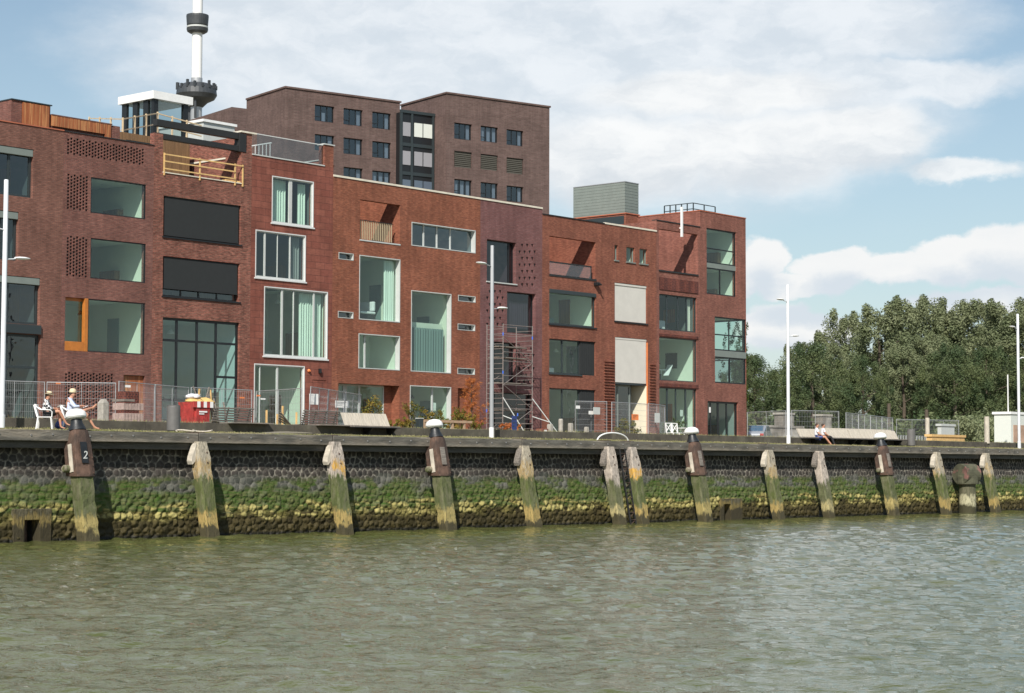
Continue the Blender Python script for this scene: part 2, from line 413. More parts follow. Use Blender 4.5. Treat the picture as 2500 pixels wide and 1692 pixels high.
# ---- terrace ground and sloping quay strip
def mat_ground(name, a, b2, c3, sc):
    mt = bpy.data.materials.new(name); mt.use_nodes = True
    t = NT(mt.node_tree); b = mt.node_tree.nodes['Principled BSDF']; b.inputs['Roughness'].default_value = .95
    co = t.node('ShaderNodeTexCoord').outputs['Object']
    c = t.mix(t.ramp(t.noise(co, sc, 6), .42, .58), a, b2)
    c = t.mix(t.ramp(t.noise(co, sc*4.3, 6), .55, .68), c, c3)
    t.l.new(c, b.inputs['Base Color'])
    bn = t.node('ShaderNodeBump'); bn.inputs['Distance'].default_value = .03; t.l.new(t.noise(co, 30, 4), bn.inputs['Height']); t.l.new(bn.outputs[0], b.inputs['Normal'])
    return mt
M['paving'] = mat_ground('mossy quay paving', (.20,.17,.105), (.13,.13,.055), (.26,.22,.14), .9)
M['terrace'] = mat_ground('sandy terrace ground', (.26,.22,.15), (.20,.18,.13), (.10,.11,.05), .3)
mb = MB(); XA, XB = -70, 110
mb.quad((XA,.0,QZ+.02), (XB,.0,QZ+.02), (XB,WALLY,QZ+.15), (XA,WALLY,QZ+.15))
tag(mb.build('quay_paving', M['paving']), kind='structure')
mb = MB(); mb.quad((-1500,WALLY+.2,TZ), (1500,WALLY+.2,TZ), (1500,2500,TZ), (-1500,2500,TZ))
tag(mb.build('ground', M['terrace']), kind='structure')

# ---- low concrete wall, in bays with open joints
mb = MB()
x = XA
edges = []
gap0 = onY(1862, 1070, WALLY)[0]
while x < XB:
    L = 3.6
    edges.append((x, x+L-.015)); x += L
for a, b in edges:
    t_ = rnd(-.012, .012)
    mb.box(a, b, WALLY+t_*.5, WALLY+.22, QZ+.1, TZ+.075+t_)
lw = mb.build('low_concrete_wall', M['concrete'], bevel=.008); tag(lw, 'long low dark concrete wall along the back of the quay strip, behind the lamp posts', 'wall')

M['fill'] = mat('dark fill behind quay stones', (.02,.02,.018), .9)
M['blind_g'] = mat('grey blind', (.28,.28,.30), .8); M['paneg'] = mat('blue grey far pane', (.10,.13,.17), .15)
# ---- quay wall of basalt stones, real relief
def mat_quay():
    mt = bpy.data.materials.new('basalt quay stone'); mt.use_nodes = True
    t = NT(mt.node_tree); b = mt.node_tree.nodes['Principled BSDF']
    co = t.node('ShaderNodeTexCoord').outputs['Object']; x, y, z = t.sep(co)
    mor = t.node('ShaderNodeAttribute', attribute_name='mortar').outputs['Fac']
    sid = t.node('ShaderNodeAttribute', attribute_name='stone_id').outputs['Fac']
    p2 = t.comb(t.math('MULTIPLY', x, .55), z, 0.0)
    wz = t.math('ADD', z, t.math('MULTIPLY', t.math('SUBTRACT', t.noise(p2, 1.5, 5, .6), .5), .75))
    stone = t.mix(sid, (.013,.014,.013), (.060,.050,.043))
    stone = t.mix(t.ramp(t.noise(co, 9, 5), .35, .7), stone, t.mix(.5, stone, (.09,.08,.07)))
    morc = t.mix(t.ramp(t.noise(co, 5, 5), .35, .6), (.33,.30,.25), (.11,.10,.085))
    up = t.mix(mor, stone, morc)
    grn = t.mix(t.ramp(t.noise(t.comb(t.math('MULTIPLY', x, 1.0), t.math('MULTIPLY', z, 5), 0.0), 2.6, 6, .65), .35, .62), (.038,.086,.008), (.105,.115,.040))
    grn = t.mix(t.math('MULTIPLY', t.math('MULTIPLY', sid, t.ramp(t.noise(p2, 3.1, 3), .45, .6)), .6), grn, (.13,.14,.08))
    brn = t.mix(sid, (.030,.024,.008), (.066,.052,.018))
    brn = t.mix(t.math('MULTIPLY', t.ramp(wz, .45, .75), t.ramp(t.noise(p2, 2.2, 4), .4, .6)), brn, (.125,.11,.030))
    yel = t.mix(sid, (.22,.18,.055), (.42,.37,.14))
    yel = t.mix(t.math('MULTIPLY', mor, .8), yel, (.07,.055,.02))
    nseg = t.ramp(t.math('ADD', t.noise(t.comb(t.math('MULTIPLY', x, .28), t.math('MULTIPLY', z, 1.8), 0.0), 1.6, 5, .6), t.math('MULTIPLY', t.math('SUBTRACT', sid, .5), .16)), .455, .53)
    band = t.math('MULTIPLY', t.ramp(wz, .58, .70), t.ramp(wz, 1.24, 1.04))
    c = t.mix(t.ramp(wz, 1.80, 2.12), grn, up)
    greyg = t.mix(sid, (.055,.058,.048), (.13,.13,.11))
    c = t.mix(t.math('MULTIPLY', t.math('MULTIPLY', t.ramp(wz, 1.45, 1.7), t.ramp(t.noise(p2, 1.1, 4), .47, .56)), t.ramp(wz, 2.2, 2.05)), c, t.mix(t.math('MULTIPLY', mor, .6), greyg, (.2,.19,.16)))
    c = t.mix(t.ramp(wz, .98, .74), c, brn)
    c = t.mix(t.math('MULTIPLY', band, nseg), c, yel)
    c = t.mix(t.ramp(z, .16, .04), c, (.012,.011,.006))
    t.l.new(c, b.inputs['Base Color'])
    t.l.new(t.math('MULTIPLY_ADD', t.ramp(z, .1, .6), .35, .5), b.inputs['Roughness'])
    b.inputs['Specular IOR Level'].default_value = .3
    bn = t.node('ShaderNodeBump'); bn.inputs['Distance'].default_value = .03; t.l.new(t.noise(co, 16, 5, .65), bn.inputs['Height']); t.l.new(bn.outputs[0], b.inputs['Normal'])
    return mt
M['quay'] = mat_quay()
def wall_y(z): return .56 - .22*(3.3-z)/3.3
drains = []
for (xl, yt, xr, yb) in ((56,1270,93,1324), (1765,1231,1781,1262)):
    pc = onY(xl, (yt+yb)/2, .33); p2_ = onY(xr, (yt+yb)/2, .33); pt = onY(xl, yt, .33)
    drains.append((pc[0], p2_[0], pt[2]))
def quay_wall():
    dx, dz = .038, .036; xs = np.arange(-48, 84, dx); zs = np.arange(-.35, 3.36, dz)
    x, z = np.meshgrid(xs, zs); rg = np.random.default_rng(5)
    h, wd = .24, .29
    zw = z + .03*np.sin(x*1.1)+.02*np.sin(x*2.7+1)
    nr = int(4.2/h)+4; nc = int(140/wd)+6
    jx = rg.uniform(-.35, .35, (nr, nc)); jz = rg.uniform(-.17, .17, (nr, nc)); sid = rg.uniform(0, 1, (nr, nc))
    r0 = np.floor((zw+.6)/h).astype(int); F1 = np.full(x.shape, 9.); F2 = F1.copy(); S = np.zeros(x.shape)
    for dr in (-1, 0, 1):
        r = np.clip(r0+dr, 0, nr-1); off = (r % 2)*.5
        c0 = np.floor((x+50)/wd-off).astype(int)
        for dc in (-1, 0, 1, 2):
            c = np.clip(c0+dc, 0, nc-1)
            sx = (c+.5+off+jx[r, c])*wd-50; sz = (r+.5+jz[r, c])*h-.6
            d = np.hypot((x-sx)/1.05, (zw-sz))
            m1 = d < F1; F2 = np.where(m1, F1, np.minimum(F2, d)); S = np.where(m1, sid[r, c], S); F1 = np.where(m1, d, F1)
    e = F2-F1; mort = 1-np.clip((e-.022)/.03, 0, 1)
    bulge = np.clip(e/.12, 0, 1)**.6*(.045+.05*S) + .012*rg.standard_normal(x.shape)*(e > .03)
    low = np.clip((2.0-z)/1.0, 0, 1); bulge *= (.38+.55*low); rr_ = sum(np.sin(x*fx_+ph)*np.sin(z*fz_+ph*1.7) for fx_, fz_, ph in [(rg.uniform(6, 26), rg.uniform(8, 30), rg.uniform(0, 6.28)) for _ in range(16)]); bulge += low*.008*rr_
    y = wall_y(z) - bulge
    keep = np.ones((len(zs)-1, len(xs)-1), bool)
    for a, b, zt in drains:
        keep &= ~((x[:-1,:-1] > a-.02) & (x[:-1,1:] < b+.02) & (z[:-1,:-1] < zt+.02))
    V = np.stack([x, y, z], -1)
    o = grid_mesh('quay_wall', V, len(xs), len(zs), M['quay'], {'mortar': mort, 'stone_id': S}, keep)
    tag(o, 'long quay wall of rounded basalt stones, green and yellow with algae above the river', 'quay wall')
quay_wall()
mb = MB(); mb.box(XA, XB, .62, 3.2, -.5, 3.3)

# keep the fill out of the drains
cuts = sorted([(a-.1, b+.1) for a, b, _ in drains]); mb = MB(); x0 = XA
for a, b in cuts: mb.box(x0, a, .64, 3.2, -.5, 3.32); x0 = b
mb.box(x0, XB, .64, 3.2, -.5, 3.32)
tag(mb.build('quay_core', M['fill']), kind='structure')

def zone_mat(name, top, green, yellow, base, z1, z2, z3, spots=None):
    """wet wood or concrete whose growth changes with height above the river"""
    mt = bpy.data.materials.new(name); mt.use_nodes = True
    t = NT(mt.node_tree); b = mt.node_tree.nodes['Principled BSDF']; b.inputs['Roughness'].default_value = .85
    g = t.node('ShaderNodeNewGeometry').outputs['Position']; x, y, z = t.sep(g)
    p = t.comb(t.math('MULTIPLY', x, 4.0), t.math('MULTIPLY', y, 4.0), t.math('MULTIPLY', z, 1.3))
    n1 = t.noise(p, 1.5, 6, .65); n2 = t.noise(g, 1.3, 4); n3 = t.noise(p, 4.5, 5, .7)
    wz = t.math('ADD', z, t.math('ADD', t.math('MULTIPLY', t.math('SUBTRACT', n1, .5), 1.0), t.math('MULTIPLY', t.math('SUBTRACT', n2, .5), .7)))
    topc = t.mix(t.ramp(n3, .42, .62), top, tuple(q*.62 for q in top))
    if spots: topc = t.mix(t.math('MULTIPLY', t.math('MULTIPLY', t.ramp(wz, z1+.80, z1+.45), t.ramp(n2, .40, .52)), t.ramp(n3, .33, .52)), topc, spots)
    gr = t.mix(t.ramp(n1, .38, .66), green, t.mix(.45, green, (.20,.18,.12)))
    gr = t.mix(t.ramp(n3, .62, .74), gr, (.19,.20,.14))
    wz2 = t.math('ADD', wz, t.math('MULTIPLY', t.math('SUBTRACT', n3, .5), .7)); c = t.mix(t.ramp(wz2, z1-.10, z1+.12), gr, topc)
    c = t.mix(t.math('MULTIPLY', t.ramp(wz, z2+.12, z2-.1), t.ramp(n3, .3, .5)), c, yellow)
    c = t.mix(t.ramp(wz, z3+.08, z3-.08), c, base)
    cr = t.ramp(t.noise(t.comb(t.math('MULTIPLY', x, 20.0), t.math('MULTIPLY', y, 20.0), t.math('MULTIPLY', z, .9)), 1.0, 3, .5), .63, .68)
    c = t.mix(t.math('MULTIPLY', cr, .7), c, (.02,.018,.012))
    t.l.new(c, b.inputs['Base Color'])
    bn = t.node('ShaderNodeBump'); bn.inputs['Distance'].default_value = .05; bn.inputs['Strength'].default_value = .9
    t.l.new(t.math('ADD', n3, n1), bn.inputs['Height']); t.l.new(bn.outputs[0], b.inputs['Normal'])
    return mt
M['pile'] = zone_mat('river pile wood', (.42,.37,.28), (.085,.105,.026), (.36,.26,.09), (.060,.050,.022), 2.05, .8, .35, (.40,.29,.14))
M['pile_o'] = zone_mat('river pile wood with orange lichen', (.46,.40,.34), (.085,.105,.028), (.40,.29,.10), (.060,.050,.022), 2.0, .75, .35, (.58,.33,.06))
M['pile_p'] = zone_mat('pale river pile wood', (.50,.43,.36), (.10,.11,.045), (.38,.32,.15), (.060,.050,.022), 1.75, .75, .35)
M['pile_low'] = zone_mat('green river pile wood', (.30,.26,.19), (.080,.095,.030), (.34,.27,.10), (.060,.050,.022), 2.25, .85, .35)
M['outfallm'] = zone_mat('green concrete pile', (.12,.11,.08), (.085,.085,.045), (.45,.42,.27), (.05,.045,.02), 2.0, .95, .45)
M['drainm'] = zone_mat('stained drain concrete', (.10,.09,.045), (.060,.050,.022), (.20,.15,.05), (.045,.036,.016), 1.5, .85, .55)
M['beam'] = mat('weathered quay timber', (.13,.12,.10), .85, .4, 1.3, bump=.02, bscale=9, stretch=(.7,5,5), col2=(.195,.17,.135))
M['beam2'] = mat('darker quay timber', (.085,.078,.066), .9, .3, 1.3, bump=.02, bscale=9, stretch=(.7,5,5))
M['bolt'] = mat('worn bolt head', (.30,.29,.28), .5, .3, 30, metal=.5)

# ---- piles
PILE = {}   # kind, photo x of the face centre near the top, photo y
def lean_prism(mb, x, hw, yt, zt, yb, zb, dep, n=12, wob=.022, chamf=True):
    """raking squared pile: front face from (yt,zt) down to (yb,zb)"""
    secs = []
    for i in range(n+1):
        t = i/n; z = zb+(zt-zb)*t; y = yb+(yt-yb)*t; k = 1.0
        a = hw*(1+rnd(-wob, wob)*2.4)
        if chamf and i >= n-1: k = .95 if i == n-1 else .78
        if chamf and i == n: z += rnd(-.05, .05)
        c = .12*hw*2
        d = [(-a*k+c*.5, 0), (a*k-c*.5, 0), (a*k, c), (a*k, dep), (-a*k, dep), (-a*k, c)]
        secs.append([(x+p+rnd(-wob, wob), y+q+rnd(-wob, wob), z) for p, q in d])
    o = len(secs[0]); vs = [p for s_ in secs for p in s_]
    fs = [(i*o+k, i*o+(k+1)%o, (i+1)*o+(k+1)%o, (i+1)*o+k) for i in range(n) for k in range(o)] + [tuple(range(o))[::-1], tuple(range(n*o, n*o+o))]
    mb.add(vs, fs)
piles = [(197,'b'), (496,'w'), (824,'w'), (1073,'b'), (1286,'w'), (1494,'w'), (1550,'w'), (1701,'b'), (1883,'w'), (2006,'w'), (2161,'b'), (2293,'w'), (2413,'w')]
plabel = {496: 'grey raking pile right of the bollard numbered 2, under the litter bin', 824: 'white topped raking pile with orange lichen, below the slatted bench',
 1286: 'pale raking pile just right of the grey lamp post', 1494: 'left one of the two pale piles flanking the ladder', 1550: 'right one of the two piles flanking the ladder, orange in the middle',
 1883: 'pale raking pile right of the third bollard, left of the far lamp post', 2006: 'palest, whitewashed raking pile below the seated couple', 2293: 'mottled pile left of the rusty capped outfall', 2413: 'last pile on the right, right of the rusty capped outfall'}
blabel = {197: 'white capped bollard on rusty casing numbered 2, in front of the seated man', 1073: 'white capped bollard on rusty casing below the rust coloured conifer',
 1701: 'white capped bollard on rusty casing in front of the white garden chairs', 2161: 'white capped bollard on rusty casing in front of the long pale bench'}
RAKE = .20   # metres outwards per metre down
PX = {}
for px, k in piles:
    ytop = -.30
    X0 = onY(px, 1120, ytop)[0]; PX[px] = X0
    far_s = 1.0
    if k == 'w':
        t = thing('fender_pile', plabel[px], 'mooring pile', (X0, -.3, 0), 'timber fender piles along the quay')
        mb = MB(); lean_prism(mb, X0, .27, -.26, 3.32, -.26-RAKE*3.9, -.5, .40)
        mb.build('shaft', M['pile_o'] if px in (824,1550) else M['pile_p'] if px in (1494,2006) else M['pile'], t)
        mb = MB(); mb.prism([(X0-.25, 3.22), (X0-.43, 2.76), (X0-.46, 2.60), (X0-.41, 2.48), (X0-.38, 2.50), (X0-.25, 2.62)], -.24, .02)
        mb.build('bracket', M['benchwood'] if px in (496,824,1883,2413,2293) else M['weathered'], t, bevel=.01)
        mb = MB(); mb.box(X0-.28, X0+.28, -.04, .30, QZ-.02, QZ+.05); mb.build('cap_strap', M['rust'], t, bevel=.01)
        mb = MB()
        for z in (2.55, 2.9): mb.lathe([(.028,0),(.028,.03)], 8, (X0+.06+rnd(-.05,.05), -.28-RAKE*(3.3-z), z), (0,-1,0))
        mb.build('bolt', M['rust'], t)
    else:
        t = thing('bollard_pile', blabel[px], 'bollard', (X0, -.3, 0), 'white capped bollards along the quay')
        mb = MB(); lean_prism(mb, X0+.0, .29, -.35-RAKE*1.2, 2.2, -.35-RAKE*3.9, -.5, .45, chamf=False)
        mb.build('shaft', M['pile_low'], t)
        # rusty casing: four sides widening downwards
        zt, zb = 3.60, 2.08; yt_, yb_ = -.34, -.34-RAKE*1.5
        mb = MB()
        def ring(z, hw, y, d): return [(X0-hw, y, z), (X0+hw*.3, y-.04, z), (X0+hw, y+.03, z), (X0+hw, y+d, z), (X0-hw, y+d, z)]
        rr = [ring(zb, .36, yb_, .62), ring(zb+.08, .37, yb_+.01, .62), ring(3.10, .34, -.34-RAKE*.5, .6), ring(3.45, .29, -.34-RAKE*.15, .55), ring(zt, .25, -.34, .5)]
        vs = [p for r_ in rr for p in r_]; fs = [(i*5+k2, i*5+(k2+1)%5, (i+1)*5+(k2+1)%5, (i+1)*5+k2) for i in range(4) for k2 in range(5)] + [(4,3,2,1,0), (20,21,22,23,24)]
        mb.add(vs, fs); casing = mb.build('casing', M['rust'], t, bevel=.015)
        mb = MB()   # rivets and raised strips
        for zz in (2.2, 2.45, 2.7):
            for xx in (.02, .27): mb.lathe([(.022,0),(.022,.025)], 8, (X0+xx, -.36-RAKE*(3.6-zz), zz), (0,-1,0))
        for xx in (-.22, .12): mb.bar((X0+xx, -.36-RAKE*.85, 2.75), (X0+xx, -.36-RAKE*.3, 3.3), .022)
        mb.build('rivet', M['rust'], casing)
        mb = MB(); mb.bar((X0-.385, -.36-RAKE*1.35+.27, 2.22), (X0-.375, -.36-RAKE*.5+.26, 3.12), .03, .17, up=(0,1,0)); mb.build('plank', M['benchwood'], t)
        mb = MB(); mb.bar((X0-.05, -.40-RAKE*1.1, 2.52), (X0-.05, -.40-RAKE*.4, 3.2), .24, .03, up=(0,1,0))
        pl = mb.build('number_plate', M['paint_dark'] if px == 197 else M['weathered'], t)
        if px == 197:
            cu = bpy.data.curves.new('number', 'FONT'); cu.body = '2'; cu.size = .36; cu.extrude = .004; cu.align_x = 'CENTER'
            ob = bpy.data.objects.new('number', cu); C.objects.link(ob)
            ob.rotation_euler = (math.radians(90)+math.atan(RAKE), 0, 0)
            bpy.context.view_layer.update()
            me = bpy.data.meshes.new_from_object(ob.evaluated_get(bpy.context.evaluated_depsgraph_get()))
            me.transform(ob.matrix_world); me.transform(Matrix.Translation((-.05, -.425-RAKE*.93+.3, 2.66)))
            bpy.data.objects.remove(ob); me.materials.clear(); me.materials.append(M['white'])
            no = bpy.data.objects.new('number', me); C.objects.link(no); no.parent = pl
        mb = MB(); mb.lathe([(.30,0),(.28,.05),(.20,.22),(.17,.38),(.17,.46)], 24, (X0, -.09, zt-.02), (0,.16,1)); mb.build('neck', M['paint_dark'], t, smooth=True)
        mb = MB(); mb.lathe([(.17,-.03),(.20,.0),(.30,.00),(.34,.05),(.34,.13),(.30,.22),(.20,.29),(.10,.315),(.02,.32)], 26, (X0, -.02, zt+.36), (.10 if px != 197 else .03,.16,1)); mb.build('cap', M['white'], t, smooth=True)
        mb = MB(); mb.lathe([(.10,0),(.125,.02),(.125,.22),(.09,.27)], 14, (X0-.34, -.18, 2.33), (-1,-.1,0)); mb.build('pipe_stub', M['pile_low'], t, smooth=True)

# ---- timber edge beams between the piles
xs_b = [XA] + [PX[px] for px, k in piles if px not in (1494,)] + [PX[2413]+3.5, PX[2413]+7.6, XB]
names = ['beyond the left edge of the picture up to the bollard numbered 2', 'between the bollard numbered 2 and the first grey pile', 'between the litter bin and the white topped pile', 'under the pale bench, left of the second bollard',
 'under the grey lamp post, right of the second bollard', 'left of the ladder', 'right of the ladder, left of the third bollard', 'right of the third bollard', 'below the far lamp post and the couple', 'below the long pale bench', 'right of the last bollard', 'above the rusty capped outfall', 'right of the last pile', 'at the far right of the quay', 'beyond the right edge of the picture']
for i in range(len(xs_b)-1):
    a, b = xs_b[i]+.02, xs_b[i+1]-.02
    lab = 'weathered timber edge beam of the quay ' + (names[i] if i < len(names) else 'at the far end')
    t = thing('quay_edge_beam', lab, 'timber beam', (a, 0, QZ-.35), 'timber beams along the quay edge')
    dz = rnd(-.012, .012)
    mb = MB(); n = max(2, int((b-a)/.8))
    mb.box(a, b, -.06+dz, .24, QZ-.33, QZ+.02+dz)
    mb.build('beam', M['beam'], t, bevel=.02)
    mb = MB(); mb.box(a, b, .10, .34, QZ-.56, QZ-.335); mb.build('lower_beam', M['beam2'], t, bevel=.01)
    mb = MB(); k = a+.5
    while k < b-.2: mb.lathe([(.035,0),(.03,.02)], 8, (k, -.06+dz, QZ-.14+rnd(-.03,.03)), (0,-1,0)); k += rnd(.8, 1.3)
    if mb.v: mb.build('bolt', M['bolt'], t)
mb = MB(); mb.box(XA, XB, .25, .62, QZ-.32, QZ-.0)
tag(mb.build('quay_kerb', M['beam2']), kind='structure')

# ---- ladder, grab hoop, drains, outfall
xl = (PX[1494]+PX[1550])/2
t = thing('quay_ladder', 'rusty steel ladder down the quay between the two close pale piles', 'ladder', (xl, -.2, 0))
mb = MB(); A0 = (-.22, 3.25); A1 = (-.88, -.2)
for s in (-.19, .19): mb.bar((xl+s, A0[0], A0[1]), (xl+s, A1[0], A1[1]), .03, .06)
mb.build('stile', M['darkslab'], t)
for i in range(11):
    q = .06+i*.092; y = A0[0]+(A1[0]-A0[0])*q; z = A0[1]+(A1[1]-A0[1])*q
    mb = MB(); mb.bar((xl-.19, y, z), (xl+.19, y, z), .05, .025); mb.bar((xl-.17, y, z-.015), (xl-.02, y+.05, z-.18), .02); mb.bar((xl+.17, y, z-.015), (xl-.02, y+.05, z-.18), .02)
    mb.build('rung', M['rust'], t)
p0 = onY(1457.5, 1076, .5); p1 = onY(1534, 1079, .5); mb = MB(); W = (p1[0]-p0[0])/2; cx = (p0[0]+p1[0])/2
mb.tube([(cx-W*math.cos(a)*(1 if True else 0), .5, QZ-.05+.44*math.sin(a)**.8) for a in [math.pi*i/18+1e-4 for i in range(18)]+[math.pi-1e-4]], .035, 10)
tag(mb.build('grab_hoop', M['white'], smooth=True), 'white bent tube hoop above the quay ladder', 'grab rail')
for i, (a, b, zt) in enumerate(drains):
    t = thing('drain_outlet', ['large square drain opening with yellow stained surround at the left, near the water', 'small square drain opening near the water right of the third bollard'][i], 'drain outlet', (a, .3, 0), 'drain outlets in the quay wall')
    mg = .42 if i == 0 else .30; mr = .45 if i == 0 else .95; mt_ = .36 if i == 0 else .26
    yf = .24
    mb = MB(); mb.box(a-mg, a, yf, .70, -.4, zt+mt_); mb.box(b, b+mr, yf, .70, -.4, zt+mt_); mb.box(a, b, yf, .70, zt, zt+mt_)
    mb.build('surround', M['drainm'], t, bevel=.02)
    mb = MB(); mb.box(a-.05, b+.05, 1.6, 1.7, -.4, zt+.05); mb.box(a-.06, a-.002, .66, 1.6, -.4, zt+.05); mb.box(b+.002, b+.06, .66, 1.6, -.4, zt+.05); mb.box(a, b, .70, 1.6, zt+.002, zt+.05)
    mb.build('channel', M['fill'], t)
    if i == 0:
        mb = MB(); mb.tube([((a+b)/2, .95, -.3), ((a+b)/2, .95, .78), ((a+b)/2, .92, .86)], [.26, .26, .16], 16); mb.build('valve_pipe', M['rust'], t, smooth=True)
xo = onY(2361, 1200, -.4)[0]
t = thing('capped_outfall', 'thick round algae covered pipe with rusty hood cap standing in the river', 'outfall', (xo, -.4, 0))
mb = MB(); mb.lathe([(.48,-.4),(.46,.6),(.45,1.62)], 26, (xo, -.42, 0)); mb.build('shaft', M['outfallm'], t, smooth=True)
mb = MB(); mb.lathe([(.60,-.0),(.61,.05),(.60,.42),(.58,.48)], 26, (xo-.03, -.42, 1.58)); mb.lathe([(.55,-.56),(.58,-.52),(.58,.52),(.55,.56)], 26, (xo-.03, -.42, 2.12), (1,-.25,0))
mb.build('hood', mat('rusty hood', (.075,.075,.045), .85, .4, 2, col2=(.17,.085,.07), c2range=(.55,.62), bump=.02, bscale=6), t)

# ================================================================== HOUSES
def cells(u0, u1, v0, v1, holes):
    """rectangles that fill u0..u1 x v0..v1 outside the holes"""
    us = sorted({u0, u1, *[min(max(q, u0), u1) for h in holes for q in h[:2]]}); vs = sorted({v0, v1, *[min(max(q, v0), v1) for h in holes for q in h[2:4]]})
    out = []
    for j in range(len(vs)-1):
        cv = (vs[j]+vs[j+1])/2; run = None
        for i in range(len(us)-1):
            cu = (us[i]+us[i+1])/2
            if any(h[0] < cu < h[1] and h[2] < cv < h[3] for h in holes):
                if run: out.append((run[0], run[1], vs[j], vs[j+1])); run = None
            else: run = (run[0], us[i+1]) if run else (us[i], us[i+1])
        if run: out.append((run[0], run[1], vs[j], vs[j+1]))
    return out
def fx(px, py=700): return float(onY(px, py, YF)[0])
def fz(px, py): return float(onY(px, py, YF)[2])
def rect(xl, yt, xr, yb, tx=None, bx=None):
    """opening in the house fronts surveyed by its top left and bottom right corners; yb None = down to the ground"""
    zt = fz(tx if tx is not None else xl, yt); zb = TZ if yb is None else fz(bx if bx is not None else xr, yb)
    zm = (zt+zb)/2
    def X(px):
        py = 800.
        for _ in range(3): x = fx(px, py); py = proj((x, YF, zm))[1]
        return x
    return [X(xl), X(xr), zb, zt]

WT = .32   # wall thickness shown in reveals
def wall_part(house, m, X0, X1, Z0, Z1, holes, deep=(), name='front_wall', y0=YF, th=WT):
    """front wall with real openings and reveals"""
    mb = MB()
    for a, b, c, d in cells(X0, X1, Z0, Z1, holes):
        mb.quad((a,y0,c), (b,y0,c), (b,y0,d), (a,y0,d))
    for h in holes:
        a, b, c, d = max(h[0], X0), min(h[1], X1), max(h[2], Z0), min(h[3], Z1); t = h[4] if len(h) > 4 else th
        mb.quad((a,y0,c), (a,y0,d), (a,y0+t,d), (a,y0+t,c)); mb.quad((b,y0,c), (b,y0+t,c), (b,y0+t,d), (b,y0,d))
        mb.quad((a,y0,d), (b,y0,d), (b,y0+t,d), (a,y0+t,d))
        if c > Z0+.01: mb.quad((a,y0,c), (a,y0+t,c), (b,y0+t,c), (b,y0,c))
        if len(h) > 5 and h[5] == 'b': pass
        elif len(h) > 5 and h[5]: mb.quad((a,y0+t,c), (b,y0+t,c), (b,y0+t,d), (a,y0+t,d))
    # closed back so that no light leaks, and the two narrow ends
    big = [h for h in holes if not (len(h) > 5 and h[5])]
    for a, b, c, d in cells(X0, X1, Z0, Z1, big): mb.quad((a,y0+th,c), (a,y0+th,d), (b,y0+th,d), (b,y0+th,c))
    mb.quad((X0,y0,Z0), (X0,y0,Z1), (X0,y0+th,Z1), (X0,y0+th,Z0)); mb.quad((X1,y0,Z0), (X1,y0+th,Z0), (X1,y0+th,Z1), (X1,y0,Z1)); mb.quad((X0,y0,Z1), (X1,y0,Z1), (X1,y0+th,Z1), (X0,y0+th,Z1))
    return mb.build(name, m, house)

def shell(house, m, X0, X1, Z1, roofholes=(), depth=11., sides=True):
    mb = MB()
    if sides:
        mb.box(X0, X0+.12, YF+WT, YF+depth, TZ, Z1); mb.box(X1-.12, X1, YF+WT, YF+depth, TZ, Z1)
    mb.box(X0+.12, X1-.12, YF+depth-.2, YF+depth, TZ, Z1)
    mb.build('rear_wall', m, house)
    mb = MB()
    for a, b, c, d in cells(X0+.12, X1-.12, YF+WT, YF+depth-.2, list(roofholes)): mb.box(a, b, c, d, Z1-.55, Z1-.30)
    mb.build('roof', M['steelgrey'], house)

def room(house, r, m='room', left=.5, right=.06, up=.10, down=.3, depth=4.2, floor=None, X0=None, X1=None, y0=None):
    a, b, c, d = r[0]-left, r[1]+right, r[2]-down, r[3]+up
    if X0 is not None: a = max(a, X0+.14)
    if X1 is not None: b = min(b, X1-.14)
    c = max(c, TZ+.01); y = YF+WT+.003 if y0 is None else y0
    mb = MB()
    mb.quad((a,y,c), (a,y,d), (a,y+depth,d), (a,y+depth,c)); mb.quad((b,y,c), (b,y+depth,c), (b,y+depth,d), (b,y,d))
    mb.quad((a,y+depth,c), (a,y+depth,d), (b,y+depth,d), (b,y+depth,c)); mb.quad((a,y,d), (b,y,d), (b,y+depth,d), (a,y+depth,d)); mb.quad((a,y,c), (a,y+depth,c), (b,y+depth,c), (b,y,c))
    o = mb.build('room_lining', M[m], house)
    q = random.Random(int((a*7+c*13)*100)); W_ = b-a; H_ = d-c
    def it(name, mm, *bx): k = MB(); k.box(*bx); return k.build(name, M[mm], o, bevel=.01)
    if W_ > 1.6 and H_ > 1.2 and depth > 2.5:
        y1 = y+q.uniform(.9, 1.7); k = q.random()
        if k < .4: it('inner_door', q.choice(['screen', 'larch', 'curtain_g']), b-.05, b-.004, y1, y1+.85, c+.01, min(d-.2, c+2.1))
        elif k < .75: it('wall_picture', q.choice(['screen', 'curtain_g', 'cedar']), b-.06, b-.004, y1, y1+.9, c+H_*.4, c+H_*.72)
        else: it('shelf', 'larch', b-.35, b-.004, y1, y1+1.1, c+.01, c+H_*.45)
        it('sofa', q.choice(['screen', 'curtain_g', 'whitecloth', 'steelgrey']), a+.5, a+.5+min(1.6, W_*.45), y+1.0, y+1.8, c+.01, c+.35+q.uniform(.25, .45))
        if q.random() < .6:
            xx = a+W_*q.uniform(.4, .7); k = MB(); k.tube([(xx, y+1.5, d-.01), (xx, y+1.5, d-.55)], .01, 6); k.lathe([(.05,0),(.16,-.16),(.16,-.2)], 12, (xx, y+1.5, d-.5)); k.build('ceiling_lamp', M[q.choice(['white', 'black'])], o)
        if q.random() < .6: it('rear_doorway', 'room_dark', a+W_*.35, a+W_*.35+.9, y+depth-.06, y+depth-.004, c+.01, min(d-.2, c+2.1))
    return o

